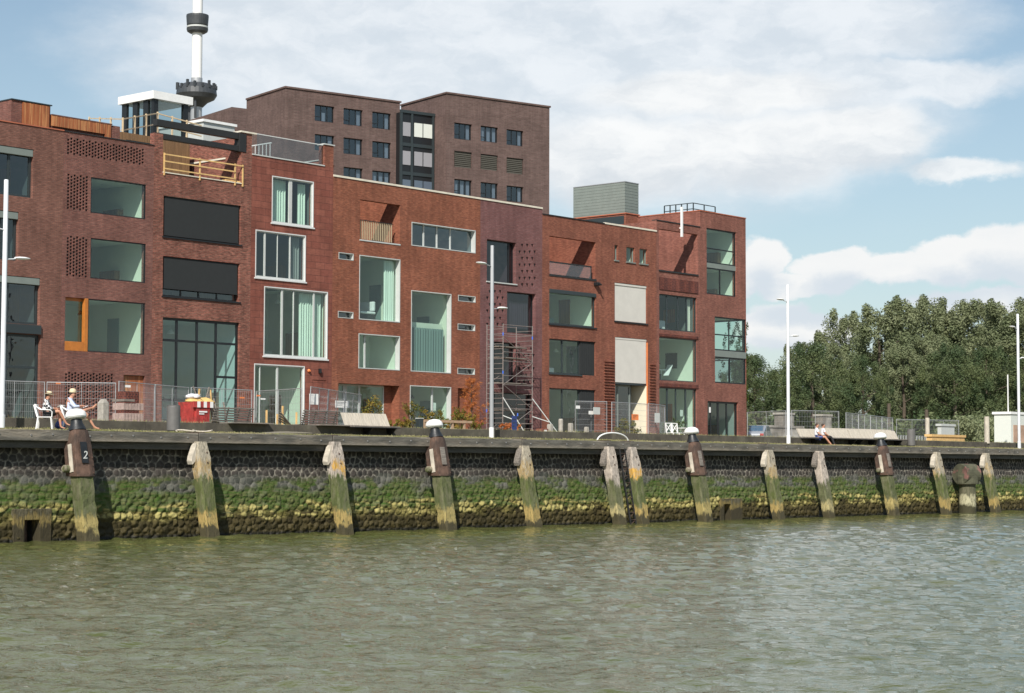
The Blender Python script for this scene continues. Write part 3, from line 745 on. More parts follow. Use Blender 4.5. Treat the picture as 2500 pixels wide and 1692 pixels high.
def window(house, r, fm='anth', fw=.07, y=.14, bars=(), rows=(), gm='glass', sill=None, outer=0.0, om=None, name='window', glassrect=None):
    """frame as one mesh, its pane a sub-part. bars: mullions at fractions of the width (or (f,width)); rows: transoms (f from the bottom, or (f, u0, u1))"""
    a, b, c, d = r[:4]; Y0 = YF+y; mb = MB()
    mb.box(a, a+fw, Y0, Y0+.08, c, d); mb.box(b-fw, b, Y0, Y0+.08, c, d); mb.box(a+fw, b-fw, Y0, Y0+.08, c, c+fw); mb.box(a+fw, b-fw, Y0, Y0+.08, d-fw, d)
    for q in bars:
        f, wq = q if isinstance(q, tuple) else (q, fw); xx = a+(b-a)*f; mb.box(xx-wq/2, xx+wq/2, Y0+.004, Y0+.076, c+fw, d-fw)
    for q in rows:
        f, u0, u1 = q if isinstance(q, tuple) else (q, 0, 1); zz = c+(d-c)*f; x0 = a+fw if u0 == 0 else a+(b-a)*u0; x1 = b-fw if u1 == 1 else a+(b-a)*u1
        mb.box(x0, x1, Y0+.008, Y0+.072, zz-fw/2, zz+fw/2)
    o = mb.build(name, M[fm], house, bevel=.006)
    mb = MB(); g = glassrect or (a, b, c, d)
    mb.quad((g[0]+.01,Y0+.04,g[2]+.01), (g[1]-.01,Y0+.04,g[2]+.01), (g[1]-.01,Y0+.04,g[3]-.01), (g[0]+.01,Y0+.04,g[3]-.01)); mb.build('pane', M[gm], o)
    if outer:
        mb = MB(); k = outer; e = -.015
        mb.box(a, a+k, YF+e, YF+y, c, d); mb.box(b-k, b, YF+e, YF+y, c, d); mb.box(a+k, b-k, YF+e, YF+y, d-k, d); mb.box(a+k, b-k, YF+e, YF+y, c, c+k)
        mb.build('surround', M[om or 'alu'], o)
    if sill:
        mb = MB(); mb.box(a-.06, b+.06, YF-.06, YF+y, c-.07, c-.003); mb.build('sill', M[sill], o)
    return o
def curtain(win, x0, x1, z0, z1, y=.32, m='curtain', n=9, amp=.05):
    mb = MB(); N = n*6; pr = [(x0+(x1-x0)*i/N, YF+y+WT*.2+amp*math.sin(2*math.pi*i/6+.4*math.sin(i*.7))) for i in range(N+1)]
    vs = [(x, yy, z0) for x, yy in pr]+[(x, yy, z1) for x, yy in pr]
    mb.add(vs, [(i, i+1, i+N+2, i+N+1) for i in range(N)])
    return mb.build('curtain', M[m], win, smooth=True)
def coping(house, m, X0, X1, Z, over=.04, h=.07, w=None, name='coping', y0=YF):
    mb = MB(); mb.box(X0, X1, y0-over, y0+(w or WT+.05), Z+.002, Z+h); return mb.build(name, M[m], house)

BX = {k: fx(px, 750) for k, px in dict(a=-330, b=149, c=371, d=611, e=811, f=1172, g=1323.7, h=1603, i=1709.5, j=1821.3).items()}
ZR = {}
def house(name_label, x0, x1, Z1, brickm, side=None):
    t = thing('town_house', name_label, 'house', (x0, YF, TZ), 'row of brick town houses behind the quay')
    return t

# ---------- house 1: brown brick with projecting bricks (left edge)
ZA = fz(0, 295.5)
h1 = house('brown town house at the far left with rows of projecting bricks and grey sliding windows', BX['a'], BX['b'], ZA, 'a')
A, B = BX['a']+.002, BX['b']-.002
w1 = [rect(-60, 365.6, 81.4, 484, tx=81.4), rect(-60, 518, 45, 637, tx=45), rect(-60, 679, 97.6, 794, tx=97.6), rect(-60, 818, 97.6, None, tx=97.6)]
wall_part(h1, M['brick_a'], A, B, TZ, ZA, w1)
mb = MB(); zz = TZ+.5; r_ = 0
while zz < ZA-.25:
    xx = A+12+(r_ % 3)*.21
    while xx < B-.25:
        if not any(h[0]-.12 < xx < h[1]+.02 and h[2]-.1 < zz < h[3]+.1 for h in w1) : mb.box(xx, xx+.23, YF-.045, YF+.01, zz, zz+.062)
        xx += .63
    zz += .186; r_ += 1
mb.build('projecting_bricks', M['brick_a'], h1)
shell(h1, M['brick_a'], A, B, ZA)
for i, r in enumerate(w1):
    wd = r[1]-r[0]
    bx = [(26.7+60)/(141.4), (0.0+60)/105+.05, (23+60)/157.6, (19+60)/157.6][i]
    o = window(h1, r, 'anth', .11, .18, [(bx, .12)], [(.66)] if i == 3 else (), 'glass_g')
    if i < 3:
        mb = MB(); mb.box(r[0]+.12, r[1]-.02, YF+.02, YF+.17, r[3]-.32, r[3]-.02); mb.build('blind_box', M['steelgrey'], o, bevel=.01)
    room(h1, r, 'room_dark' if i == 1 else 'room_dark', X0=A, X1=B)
r = w1[2]; mb = MB(); mb.box(r[0], r[1]+.03, YF-.10, YF+.05, fz(97.6,818)+.02, r[2]-.02); mb.build('spandrel', M['anth'], h1)
mb = MB(); mb.box(w1[3][0]+8.2, w1[3][0]+8.5, YF+.215, YF+.22, TZ+.3, TZ+.7)
coping(h1, 'orangebrick', A, B, ZA, h=.05)
# rooftop brick room clad in cedar, shared line of the two left houses
def boxpx(y0, xc, yc, xr, xl, zb, z1=None):
    """roof volume: front left top corner seen at (xc,yc) on plane y0, front runs to xr, left flank recedes to xl"""
    p = onY(xc, yc, y0); q = onY(xr, yc, y0)
    lo, hi = y0+.1, y0+60
    for _ in range(40):
        md = (lo+hi)/2
        if proj((p[0], md, p[2]))[0] > xl: lo = md
        else: hi = md
    return p[0], q[0], y0, lo, zb, p[2]
a_, b_, c_, d_, e_, f_ = boxpx(YF+.7, 28, 243, 125, -120, ZA-.3)
t = thing('rooftop_cabin', 'cedar clad rooftop room above the left brown house', 'roof structure', (a_, c_, e_))
mb = MB(); mb.box(a_, a_+.55, c_, d_, e_, f_); mb.box(a_+.55, b_, c_+.05, d_, e_, f_-.02); mb.build('wall', M['brick_b'], t)
mb = MB(); n = int((b_-a_-.6)/.11)
for i in range(n): mb.box(a_+.57+i*.11, a_+.57+i*.11+.104, c_-.03-rnd(0,.012), c_+.045, e_, f_-.03)
mb.build('cedar_cladding', M['cedar'], t)
mb = MB(); mb.box(a_-.03, b_+.03, c_-.06, d_, f_+.002, f_+.05); mb.build('roof_edge', M['anth'], t)
q = onY(127, 281.5, YF+.7); q2 = onY(272, 300, YF+.7); x0, x1, zt = b_+.02, q2[0], q[2]
t = thing('roof_screen', 'low cedar board screen on the roof beside the cedar cabin', 'roof structure', (x0, YF+.7, ZA))
mb = MB(); n = int((x1-x0)/.11)
for i in range(n): mb.box(x0+i*.11, x0+i*.11+.104, YF+.66-rnd(0,.012), YF+.72, ZA+(.30 if i < n-3 else -.1), zt)
mb.build('cedar_boards', M['cedar'], t)
mb = MB(); mb.box(x0, x1, YF+.8, YF+.95, ZA-.1, zt-.02); mb.box(x0, x1+.02, YF+.64, YF+.9, zt+.002, zt+.05); mb.box(x1, x1+.5, YF+.7, YF+4, ZA-.1, zt-.01); mb.build('frame', M['brick_b'], t)

# ---------- house 2: plum brick with grilles
h2 = house('plum brown town house with open brick grilles and cedar door', BX['b'], BX['c'], ZA, 'b')
A, B = BX['b']+.002, BX['c']-.002
w2 = [rect(221.6, 432.3, 356.5, 535.9), rect(221, 580.5, 356, 691.5), rect(158.7, 724.5, 354, 866.4)]
dr = rect(300.6, 915, 353, None)
def lattice(r, sx=.300, sz=.150, hw=.125, hh=.095):
    out = []; i = 0; x = r[0]
    while x < r[1]-hw*.8:
        z = r[2]+(sz*.5 if i % 2 else 0)
        while z < r[3]-hh: out.append([x, x+hw, z, z+hh, .06, 'b']); z += sz
        x += sx/2*1.12; i += 1
    return out
g2 = [rect(164, 333.5, 356.5, 405.6), rect(164, 422, 213.6, 516), rect(162.5, 572.5, 212.5, 678), rect(158, 906.7, 279, 1015, bx=158)]
g2[0][2] = fz(164, 376); holes = []
for g in g2: holes += lattice(g)
wall_part(h2, M['brick_b'], A, B, TZ, ZA, w2 + [dr] + holes, th=.32)
shell(h2, M['brick_b'], A, B, ZA)
for g in g2: mb = MB(); mb.quad((g[0]-.02,YF+.061,g[2]-.02), (g[1]+.12,YF+.061,g[2]-.02), (g[1]+.12,YF+.061,g[3]+.12), (g[0]-.02,YF+.061,g[3]+.12)); mb.build('hole_shade_sheet', M['black'], h2)  # black sheet added behind the grille holes, standing in for their deep shade
for i, r in enumerate(w2[:2]):
    window(h2, r, 'black', .05, .03, gm='glass'); room(h2, r, X0=A, X1=B, left=1.6)
r = w2[2]; xs = r[0]+(r[1]-r[0])*(213.5-158.7)/(354-158.7)
window(h2, [xs, r[1], r[2], r[3]], 'black', .05, .03); room(h2, [r[0], r[1], r[2], r[3]], X0=A, X1=B, left=.4)
o = window(h2, [r[0], xs-.005, r[2], r[3]], 'oregon', .14, .20, name='window')
mb = MB(); mb.box(xs-.20, xs-.008, YF-.01, YF+.19, r[2], r[3]); mb.box(r[0], xs-.205, YF+.0, YF+.19, r[2], r[2]+.42); mb.build('timber_lining', M['oregon'], o, bevel=.01)
mb = MB(); n = 9
for i in range(n): mb.box(dr[0]+(dr[1]-dr[0])*i/n, dr[0]+(dr[1]-dr[0])*(i+1)/n-.008, YF+.14, YF+.19, TZ, dr[3]-.01)
d2 = mb.build('door', M['cedar'], h2)
mb = MB(); mb.bar((dr[0]+.14, YF+.10, TZ+1.0), (dr[0]+.14, YF+.10, TZ+1.3), .03); mb.build('handle', M['galv'], d2)
coping(h2, 'anth', A, B, ZA, h=.03)

# ---------- house 3: ribbed dark red brick, black screens, open roof terrace
ZT3 = fz(397.5, 421.5); ZP3 = fz(364, 321.5)
h3 = house('dark red town house with black window screens, black gridded glazing and pergola roof terrace', BX['c'], BX['d'], ZT3, 'c')
A, B = BX['c']+.002, BX['d']-.002
w3 = [rect(399, 477.4, 588, 598), rect(397.5, 624.5, 584.7, 737.6), rect(395.8, 774, 583.4, None)]
xa = fx(397, 430); xb = fx(589, 440); xp = fx(588, 330); 
ZP3b = fz(590, 322)
wall_part(h3, M['brick_c'], A, B, TZ, ZT3, w3)
mb = MB(); mb.box(A, xa, YF, YF+WT, ZT3, ZP3); mb.box(A, A+.25, YF+WT, YF+6, ZT3-.3, ZP3-.55); mb.build('pier', M['brick_c'], h3)
mb = MB(); mb.box(xb, B, YF, YF+WT, ZT3, fz(590,357)); mb.box(xb+.02, B, YF+WT, YF+8, ZT3-.3, ZP3b-.2); mb.box(xb, B+.0, YF+.02, YF+WT, fz(590,357), ZP3b-.02); mb.build('pier', M['brick_c'], h3)
mb = MB(); mb.box(xb-.08, B+.25, YF-.05, YF+WT+.3, ZP3b-.02, ZP3b+.06); mb.build('coping', M['coping'], h3)
mb = MB(); mb.box(xb-.03, xb+.03, YF+1.2, YF+6.3, ZT3+1.35, ZT3+1.43); mb.build('coping', M['coping'], h3)
coping(h3, 'coping', xa, xb, ZT3, h=.05)
shell(h3, M['brick_c'], A, B, ZT3)
# dark steel portal over the terrace
mb = MB(); zq1 = fz(384, 296); zq2 = fz(384, 322); xq = fx(597, 340)
mb.box(A+.15, xq, YF+.02, YF+.30, zq1-.20, zq1+.12); mb.box(A+.15, xq, YF+.02, YF+.30, zq2-.28, zq2-.02); mb.box(xq-.35, xq+.1, YF-.03, YF+.34, zq2-.30, zq1+.10)
mb.build('pergola_beam', M['darkslab'], h3, bevel=.01)
# terrace rear: brown boarded wall with glazed door
xm = fx(500, 380); ybk = YF+3.2
xd0, xd1 = xa+.3, xa+1.9
mb = MB(); n = int((B-A)/.14)
for i in range(n):
    x0 = A+i*.14
    if x0 > A+(B-A)*.78: break
    if xd0-.05 < x0 < xd1+.35: mb.box(x0, x0+.133, ybk, ybk+.06, ZT3+1.95, ZT3+2.3)
    else: mb.box(x0, x0+.133, ybk, ybk+.06, ZT3-.3, ZT3+2.3)
mb.build('boarded_wall', M['larch'], h3)
mb = MB(); mb.box(A+.3, A+(B-A)*.78, ybk+.06, ybk+4, ZT3-.3, ZT3+2.26)
mb.build('penthouse', M['larch'], h3)
r = [xd0, xd1+.3, ZT3-.3, ZT3+1.95]
mb = MB(); mb.box(r[0], r[1], ybk-.04, ybk+.04, r[3]-.1, r[3]); mb.box(r[0], r[0]+.1, ybk-.04, ybk+.04, r[2], r[3]-.1); mb.box(r[1]-.12, r[1], ybk-.04, ybk+.04, r[2], r[3]-.1)
dd = mb.build('terrace_door', M['black'], h3); mb = MB(); mb.quad((r[0]+.1,ybk-.01,r[2]), (r[1]-.12,ybk-.01,r[2]), (r[1]-.12,ybk-.01,r[3]-.1), (r[0]+.1,ybk-.01,r[3]-.1)); mb.build('pane', M['glass_d'], dd)
# temporary yellow pine guard rail
t = thing('timber_guard_rail', 'raw yellow pine guard rail across the roof terrace under the dark beams', 'railing', (xa, YF, ZT3))
x4 = [fx(400,410), fx(487,420), fx(573,430), fx(591.5,440)]
for i, x in enumerate(x4):
    mb = MB(); mb.box(x-.035, x+.035, YF-.05, YF-.005, ZT3-.12, ZT3+.95); mb.build('post', M['newwood'], t)
for z in (.2, .55, .88):
    mb = MB(); mb.bar((x4[0], YF-.068, ZT3+z), (x4[3] if z > .8 else x4[2], YF-.068, ZT3+z), .03, .06); mb.build('rail', M['newwood'], t)
mb = MB(); mb.box(x4[2]-.5, x4[3], YF+.05, YF+.5, ZT3+.055, ZT3+.14); mb.build('loose_board', M['newwood'], t)
# screens and windows
def screen(win, r, z0, m='screen', y=.10): 
    mb = MB(); mb.box(r[0]+.1, r[1]-.1, YF+y, YF+y+.02, z0, r[3]-.02); mb.box(r[0]+.08, r[1]-.08, YF+y-.02, YF+y+.04, z0-.05, z0); return mb.build('screen', M[m], win)
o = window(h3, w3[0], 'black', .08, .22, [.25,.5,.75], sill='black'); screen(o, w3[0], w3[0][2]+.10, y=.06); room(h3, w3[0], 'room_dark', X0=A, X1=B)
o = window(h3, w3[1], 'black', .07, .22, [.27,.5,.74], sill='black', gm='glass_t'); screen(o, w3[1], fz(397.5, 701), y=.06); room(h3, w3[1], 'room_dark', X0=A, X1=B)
r = w3[2]; H_ = r[3]-r[2]
o = window(h3, r, 'black', .11, .12, [(.2,.12),(.46,.12),(.71,.12)], [(fz(395.8,828.8)-r[2])/H_, ((fz(560,921)-r[2])/H_, .71, 1), (.29, 0, .71)], 'glass_t'); room(h3, r, 'room', X0=A, X1=B, left=.6, depth=5.5)
mb = MB(); mb.box(r[0]+.2, r[1]-.2, YF+5.2, YF+5.3, TZ+.1, TZ+1.4); mb.build('kitchen_block', M['whitecloth'], o)

# ---------- house 4: terracotta tiles, white frames
ZD = fz(625, 379.4); ZE = fz(821.6, 432)
h4 = house('town house clad in terracotta tiles with protruding white framed windows and glass roof balustrade', BX['d'], BX['e'], ZD, 'd')
A, B = BX['d']+.002, BX['e']-.002
w4 = [rect(663.7, 428.6, 765.4, 556.3), rect(623.3, 560.1, 746.1, 688.8), rect(644, 698.3, 799.6, 877.8), rect(619.5, 887.2, 743, None)]
nd = rect(762.2, 926.7, 795.8, None); nd = nd[:4]+[.03, True]
wall_part(h4, M['tile'], A, B, TZ, ZD, w4+[nd])
shell(h4, M['tile'], A, B, ZD)
xpr = fx(792, 400); ZPR = fz(792, 353)
mb = MB(); mb.box(xpr, B, YF, YF+WT+.1, ZD, ZPR); mb.box(B-.25, B, YF+WT+.1, YF+9, ZD-.3, ZD+.42); mb.build('pier', M['brick_f'], h4)
mb = MB(); mb.box(xpr-.06, B+.06, YF-.05, YF+WT+.16, ZPR+.002, ZPR+.06); mb.box(B-.30, B+.03, YF+WT+.16, YF+9, ZD+.422, ZD+.47); mb.build('coping', M['alu'], h4)
coping(h4, 'alu', A, xpr, ZD, h=.06)
bal = thing('glass_balustrade', 'glass balustrade with thin white top rail on the tiled house roof', 'railing', (A, YF, ZD))
mb = MB(); mb.box(A+.4, xpr, YF+.10, YF+.115, ZD+.07, ZD+1.08); mb.build('glass_panel', M['glass_clear'], bal)
mb = MB(); mb.box(A+.4, xpr, YF+.08, YF+.14, ZD+1.082, ZD+1.12); mb.build('top_rail', M['whitef'], bal)
t = thing('white_bar_railing', 'white vertical bar railing on the left of the tiled house roof', 'railing', (A+.5, YF+1, ZD))
xb4 = A+2.25
mb = MB()
for i in range(14): mb.bar((xb4, YF+1.2+i*.28, ZD), (xb4, YF+1.2+i*.28, ZD+1.0), .03)
mb.bar((xb4, YF+1.1, ZD+1.0), (xb4, YF+5.0, ZD+1.0), .05); mb.bar((xb4, YF+1.1, ZD+.08), (xb4, YF+5.0, ZD+.08), .05); mb.build('bars', M['whitef'], t)
def slid(r, bars, fm='alu', **k):
    return window(h4, r, fm, .10, .05, bars, outer=.05, om='whitef', sill='whitef', **k)
o = slid(w4[0], [(.46,.22)]); room(h4, w4[0], 'room_dark', X0=A, X1=B); r = w4[0]
curtain(o, r[0]+.1, r[0]+(r[1]-r[0])*.44, r[2]+.1, r[3]-.1, n=7); curtain(o, r[1]-.75, r[1]-.25, r[2]+.1, r[3]-.15, n=3)
o = slid(w4[1], [(.20,.10),(.45,.03),(.70,.08)], gm='glass_g'); room(h4, w4[1], 'room_dark', X0=A, X1=B); r = w4[1]
curtain(o, r[1]-.6, r[1]-.12, r[2]+.1, r[3]-.1, m='blind', n=3)
o = slid(w4[2], [(.29,.12),(.47,.05),(.79,.10)]); room(h4, w4[2], 'room', X0=A, X1=B, left=.3); r = w4[2]
curtain(o, r[0]+(r[1]-r[0])*.62, r[1]-.15, r[2]+.1, r[3]-.15, n=9)
mb = MB(); mb.box(r[0]+1.1, r[0]+2.2, YF+3.9, YF+4.0, r[2]+1.3, r[2]+2.5); mb.build('wall_screen', M['screen'], o)
mb = MB(); mb.box(r[0]+.2, r[0]+.9, YF+1.0, YF+1.6, r[2]+.0, r[2]+.5); mb.bar((r[0]+.85, YF+1.3, r[2]+.45), (r[0]+1.05, YF+1.3, r[2]+.95), .5, .08); mb.build('armchair', mat('teal cloth', (.02,.16,.22), .8), o, bevel=.04)
o = slid(w4[3], [(.13,.04),(.47,.12)]); room(h4, w4[3], 'room', X0=A, X1=B, left=.2)
mb = MB(); mb.lathe([(.07,0),(.09,.03),(.05,.12)], 12, (fx(753,905), YF-.0, fz(753,905)), (0,-1,0)); mb.build('alarm_light', M['orange'], h4)
mb = MB(); mb.box(fx(779,905)-.06, fx(779,905)+.06, YF-.14, YF+.0, fz(779,905)-.14, fz(779,905)+.1); mb.build('wall_lamp', M['black'], h4, bevel=.02)

# ---------- house 5: orange brick, aluminium surrounds
h5 = house('wide orange red brick town house with aluminium edged windows and small recessed balcony', BX['e'], BX['f'], ZE, 'e')
A, B = BX['e']+.002, BX['f']-.002
lg = rect(878.8, 486.5, 976.7, 596.3)
rib = rect(1004.7, 541.5, 1160.8, 618.9); tl = rect(876.8, 622, 976.7, 787.8); trr = rect(1003.4, 708.2, 1101.3, 912); ml = rect(875.1, 813.6, 976, 904.8)
gl_ = rect(825.5, 935, 974.8, None); gr_ = rect(1000.4, 940.5, 1100.8, None); dn = rect(1117.4, 947.5, 1144.7, None)
sm = [rect(826.7,615.6,863,636.5), rect(825,759,862.3,778.4), rect(1118.4,719.9,1160.6,739), rect(1117.4,789.8,1159.6,808.6), rect(1116.9,897.9,1159,915.3)]
wall_part(h5, M['brick_e'], A, B, TZ, ZE, [lg, rib, tl, trr, ml, gl_[:4]+[.62], gr_, dn[:4]+[1.2, True]]+sm)
LD = 3.6
shell(h5, M['brick_e'], A, B, ZE, [(lg[0]-.001, lg[1]+.001, YF+WT, YF+LD)])
def loggia(house, m, r, Z1, depth=LD, win=True, fm='black'):
    a, b, c, d = r[:4]; y0 = YF+WT+.002; y1 = YF+depth; mb = MB()
    mb.quad((a,y0,c), (a,y0,Z1), (a,y1,Z1), (a,y1,c)); mb.quad((b,y0,c), (b,y1,c), (b,y1,Z1), (b,y0,Z1)); mb.quad((a,y0,c), (a,y1,c), (b,y1,c), (b,y0,c)); mb.quad((a,y1,c), (b,y1,c), (b,y1,Z1), (a,y1,Z1))
    return mb.build('loggia_lining', m, house)
loggia(h5, M['brick_e'], lg, ZE)
mb = MB(); mb.box(lg[0]+.03, lg[0]+.75, YF+1.5, YF+1.9, lg[3]-.95, lg[3]+.1); mb.build('flue_box', M['galv'], h5)
mb = MB(); mb.box(lg[0]+.03, lg[0]+.25, YF+.5, YF+1.6, lg[3]-.72, lg[3]-.05); mb.build('cabinet', M['alu'], h5)
t = thing('balcony_railing', 'railing of thin bronze bars in the recessed balcony of the orange brick house', 'railing', (lg[0], YF+.1, lg[2]))
mb = MB(); n = 19; L = (lg[1]-lg[0])*.86
for i in range(n): mb.box(lg[0]+L*i/n+.02, lg[0]+L*i/n+.045, YF+.10, YF+.15, lg[2]+.05, lg[2]+1.02)
mb.build('bars', mat('bronze bars', (.40,.33,.22), .5), t)
mb = MB(); mb.box(lg[0], lg[0]+L, YF+.09, YF+.16, lg[2]+1.02, lg[2]+1.05); mb.build('top_rail', M['darkslab'], t)
mb = MB(); mb.box(lg[0]-.02, lg[1]+.02, YF-.03, YF+.3, lg[2]-.07, lg[2]-.001); mb.build('sill', M['alu'], h5)
def alu(r, bars=(), gm='glass', **k):
    return window(h5, r, 'alu', .05, .24, bars, outer=.045, om='alu', gm=gm, **k)
o = alu(rib, [(.235,.10),(.44,.10),(.65,.10)], 'glass_d'); room(h5, rib, 'room', X0=A, X1=B, right=.0)
o = alu(tl); room(h5, tl, 'room', left=.1, X0=A, X1=B, down=.0); r = tl
curtain(o, r[1]-.85, r[1]-.1, r[2]+.05, r[3]-.1, n=5)
mb = MB(); mb.box(r[1]-1.6, r[1]-.75, YF+3.8, YF+3.9, r[2]+1.5, r[2]+2.9); mb.build('wall_picture', M['screen'], o)
bd = MB(); bd.box(r[0]+.9, r[1]-.9, YF+.9, YF+2.4, r[2]+.02, r[2]+.42); bd.build('bed', M['screen'], o, bevel=.05)
bd = MB(); bd.box(r[0]+.95, r[1]-.95, YF+.85, YF+2.3, r[2]+.425, r[2]+.55); bd.box(r[1]-1.1, r[1]-.92, YF+.9, YF+2.3, r[2]+.6, r[2]+1.1); bd.build('bedding', M['whitecloth'], o, bevel=.05)
bd = MB(); bd.tube([(r[0]+1.3, YF+2.9, r[2]), (r[0]+1.3, YF+2.9, r[2]+1.3)], .02); bd.lathe([(.26,0),(.20,.35)], 14, (r[0]+1.3, YF+2.9, r[2]+1.25)); bd.build('floor_lamp', M['screen'], o)
o = alu(trr); room(h5, trr, 'room', left=.1, X0=A, X1=B, down=0); r = trr
mb = MB(); zf = fz(1003.4, 783); mb.box(r[0]-.05, r[1]-.1, YF+.6, YF+4.4, zf-.28, zf); mb.build('mezzanine_floor', M['room'], o)
curtain(o, r[0]+.1, r[1]-.2, r[2]+.05, zf-.3, m='curtain_g', n=14)
o = alu(ml, [(.23,.10)]); room(h5, ml, 'room', X0=A, X1=B, left=.1, down=0, depth=2.0)
r = gl_; o = window(h5, [r[0]+.05, r[1]-.55, r[2], r[3]-.02], 'alu', .07, .60, [(.26,.28),(.53,.12)], gm='glass'); room(h5, r, X0=A, X1=B, left=.2, y0=YF+.69, depth=3.2)
mb = MB(); mb.box(r[1]-.55, r[1]-.001, YF+.58, YF+.66, r[2], r[3]); mb.build('wall', M['brick_e'], h5)
o = alu(gr_, [(.62,.12)]); room(h5, gr_, X0=A, X1=B, left=.1); r = gr_
mb = MB(); mb.box(r[0]+1.95, r[0]+2.35, YF+.30, YF+.305, TZ+1.5, TZ+1.95); mb.build('notice', M['white'], o)
for r in sm:
    window(h5, r, 'alu', .03, .22, outer=.03, gm='glass_d'); room(h5, r, 'room_dark', left=.1, depth=1.5, up=.05, down=.05)
coping(h5, 'coping', A-.0, BX['g'], ZE, h=.10)

# ---------- house 6: purple brick with triangular holes
h6 = house('narrow purple brick town house with rows of wedge shaped holes and tinted windows', BX['f'], BX['g'], ZE, 'p')
A, B = BX['f']+.002, BX['g']-.002
w6 = [rect(1188.7,583.4,1259.9,693.6), rect(1237.9,710.9,1307.7,817), rect(1204,833.5,1260,935), rect(1193,956.7,1301,None)]
hol = []
def hrow(xs, y, x0y):
    for x in xs:
        X_, Z_ = fx(x, y), fz(x, y); hol.append([X_-.10, X_+.10, Z_-.15, Z_+.04, .06, 'b'])
for k, yy in enumerate((597, 613.3, 629, 645, 661, 677.5, 693.5)):
    hrow([1275.1, 1287.3, 1299.6] if k % 2 == 0 else [1269, 1281.2, 1293.4, 1305.7], yy, 0)
for k, yy in enumerate((710, 725.5, 742, 757, 775, 790)):
    hrow([1196, 1208.5, 1221.3] if k % 2 == 0 else [1190, 1215.3, 1227.5], yy, 0)
for k, yy in enumerate((850, 866, 882, 898, 914, 930)):
    hrow([1273, 1285, 1297] if k % 2 == 0 else [1267, 1279, 1291, 1303], yy, 0)
wall_part(h6, M['brick_p'], A, B, TZ, ZE, w6+hol)
shell(h6, M['brick_p'], A, B, ZE)
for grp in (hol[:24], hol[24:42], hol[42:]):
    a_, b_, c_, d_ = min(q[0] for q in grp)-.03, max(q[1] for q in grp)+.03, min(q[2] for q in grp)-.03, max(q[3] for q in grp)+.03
    mb = MB(); mb.quad((a_,YF+.061,c_), (b_,YF+.061,c_), (b_,YF+.061,d_), (a_,YF+.061,d_)); mb.build('hole_shade_sheet', M['black'], h6)  # added black sheet paints the shade inside the wedge holes
mb = MB()   # sloped lower lip inside each hole makes the wedge
for q in hol: mb.prism([(q[0]+.001, q[2]+.001), (q[0]+.11, q[2]+.001), (q[0]+.001, q[3]-.06)], YF+.002, YF+.055)
mb.build('wedge_bricks', M['brick_p'], h6)
for i, r in enumerate(w6):
    o = window(h6, r, 'black', .06, .24, [(.86,.12)] if i == 0 else (), gm='glass_p', sill='alu' if i == 0 else None)
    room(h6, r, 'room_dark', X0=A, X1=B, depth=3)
    if i == 1: curtain(o, r[0]+.05, r[1]-.3, r[2]+.3, r[3]-.5, m='curtain_g', n=12)

# ---------- house 7: rust red brick, cream blinds
ZF7 = fz(1325.3, 523.6)
h7 = house('rust red brick town house with two tall cream blinds and glass fronted recessed balcony', BX['g'], BX['h'], ZF7, 'f')
A, B = BX['g']+.002, BX['h']-.002
lg7 = rect(1341.4, 575.4, 1454.2, 682.7)
sm7 = [rect(1500.5,597.8,1508.7,635.7), rect(1529.4,602.4,1549.4,641.2), rect(1561.4,606.7,1580.2,645.3)]
w7 = [rect(1341,705,1454.2,800.7), rect(1341,826,1454.2,917.6), rect(1341,946.7,1454.2,None)]
b71 = rect(1500.7,689.4,1579.5,791); b72 = rect(1501.7,822.4,1579.5,None); zb72 = fz(1579.5, 937)
wall_part(h7, M['brick_f'], A, B, TZ, ZF7, [lg7]+sm7+w7+[b71, b72[:4]+[1.3]])
shell(h7, M['brick_f'], A, B, ZF7, [(lg7[0]-.001, lg7[1]+.001, YF+WT, YF+LD)])
loggia(h7, M['brick_f'], lg7, ZF7)
xk = (A+B)/2+.3
coping(h7, 'darkslab', A, xk, ZF7, h=.06); coping(h7, 'coping', xk+.005, B, ZF7, h=.10)
t = thing('glass_balcony_front', 'clear glass balcony front with dark rails in the rust red house', 'railing', (lg7[0], YF+.1, lg7[2]))
L = (lg7[1]-lg7[0])*.92; zr = fz(1341.4, 638.8)
mb = MB(); mb.box(lg7[0]-.02, lg7[0]+L, YF+.02, YF+.10, zr-.03, zr+.05); mb.box(lg7[0]-.02, lg7[1]+.05, YF-.03, YF+.12, lg7[2]-.10, lg7[2]+.02); mb.bar((lg7[0]+L-.02, YF+.06, lg7[2]), (lg7[0]+L-.02, YF+.06, zr), .05); mb.build('rail', M['darkslab'], t)
mb = MB(); mb.quad((lg7[0], YF+.05, lg7[2]), (lg7[0]+L, YF+.05, lg7[2]), (lg7[0]+L, YF+.05, zr), (lg7[0], YF+.05, zr)); mb.build('glass_panel', glass('milky balcony glass', (.80,.78,.80), .14, .15), t)
for r in sm7: window(h7, r, 'steelgrey', .05, .12, sill='steelgrey', gm='glass'); room(h7, r, 'room', left=.1, depth=1.6, up=.05, down=.05)
o = window(h7, w7[0], 'anth', .09, .10, gm='glass', sill='black'); room(h7, w7[0], X0=A, X1=B, left=.1)
mb = MB(); r = w7[0]; mb.box(r[0], r[1], YF-.05, YF+.09, r[3]-.22, r[3]+.0); mb.build('blind_box', M['anth'], o, bevel=.01)
for r, tall in ((w7[1], 0), (w7[2], 1)):
    xs = r[0]+(r[1]-r[0])*.68
    o = window(h7, [r[0], xs, r[2], r[3]], 'anth', .07, .16, [(.47,.10)], gm='glass', sill=None if tall else 'anth'); room(h7, r, X0=A, X1=B, left=.1)
    mb = MB(); mb.box(xs+.003, r[1], YF+.10, YF+.22, r[2], r[3]-.005); 
    for i in range(5): mb.box(xs+.06+i*.21, xs+.20+i*.21, YF+.085, YF+.10, r[2]+.05, r[3]-.1)
    mb.build('ventilation_panel', M['screen'], h7)
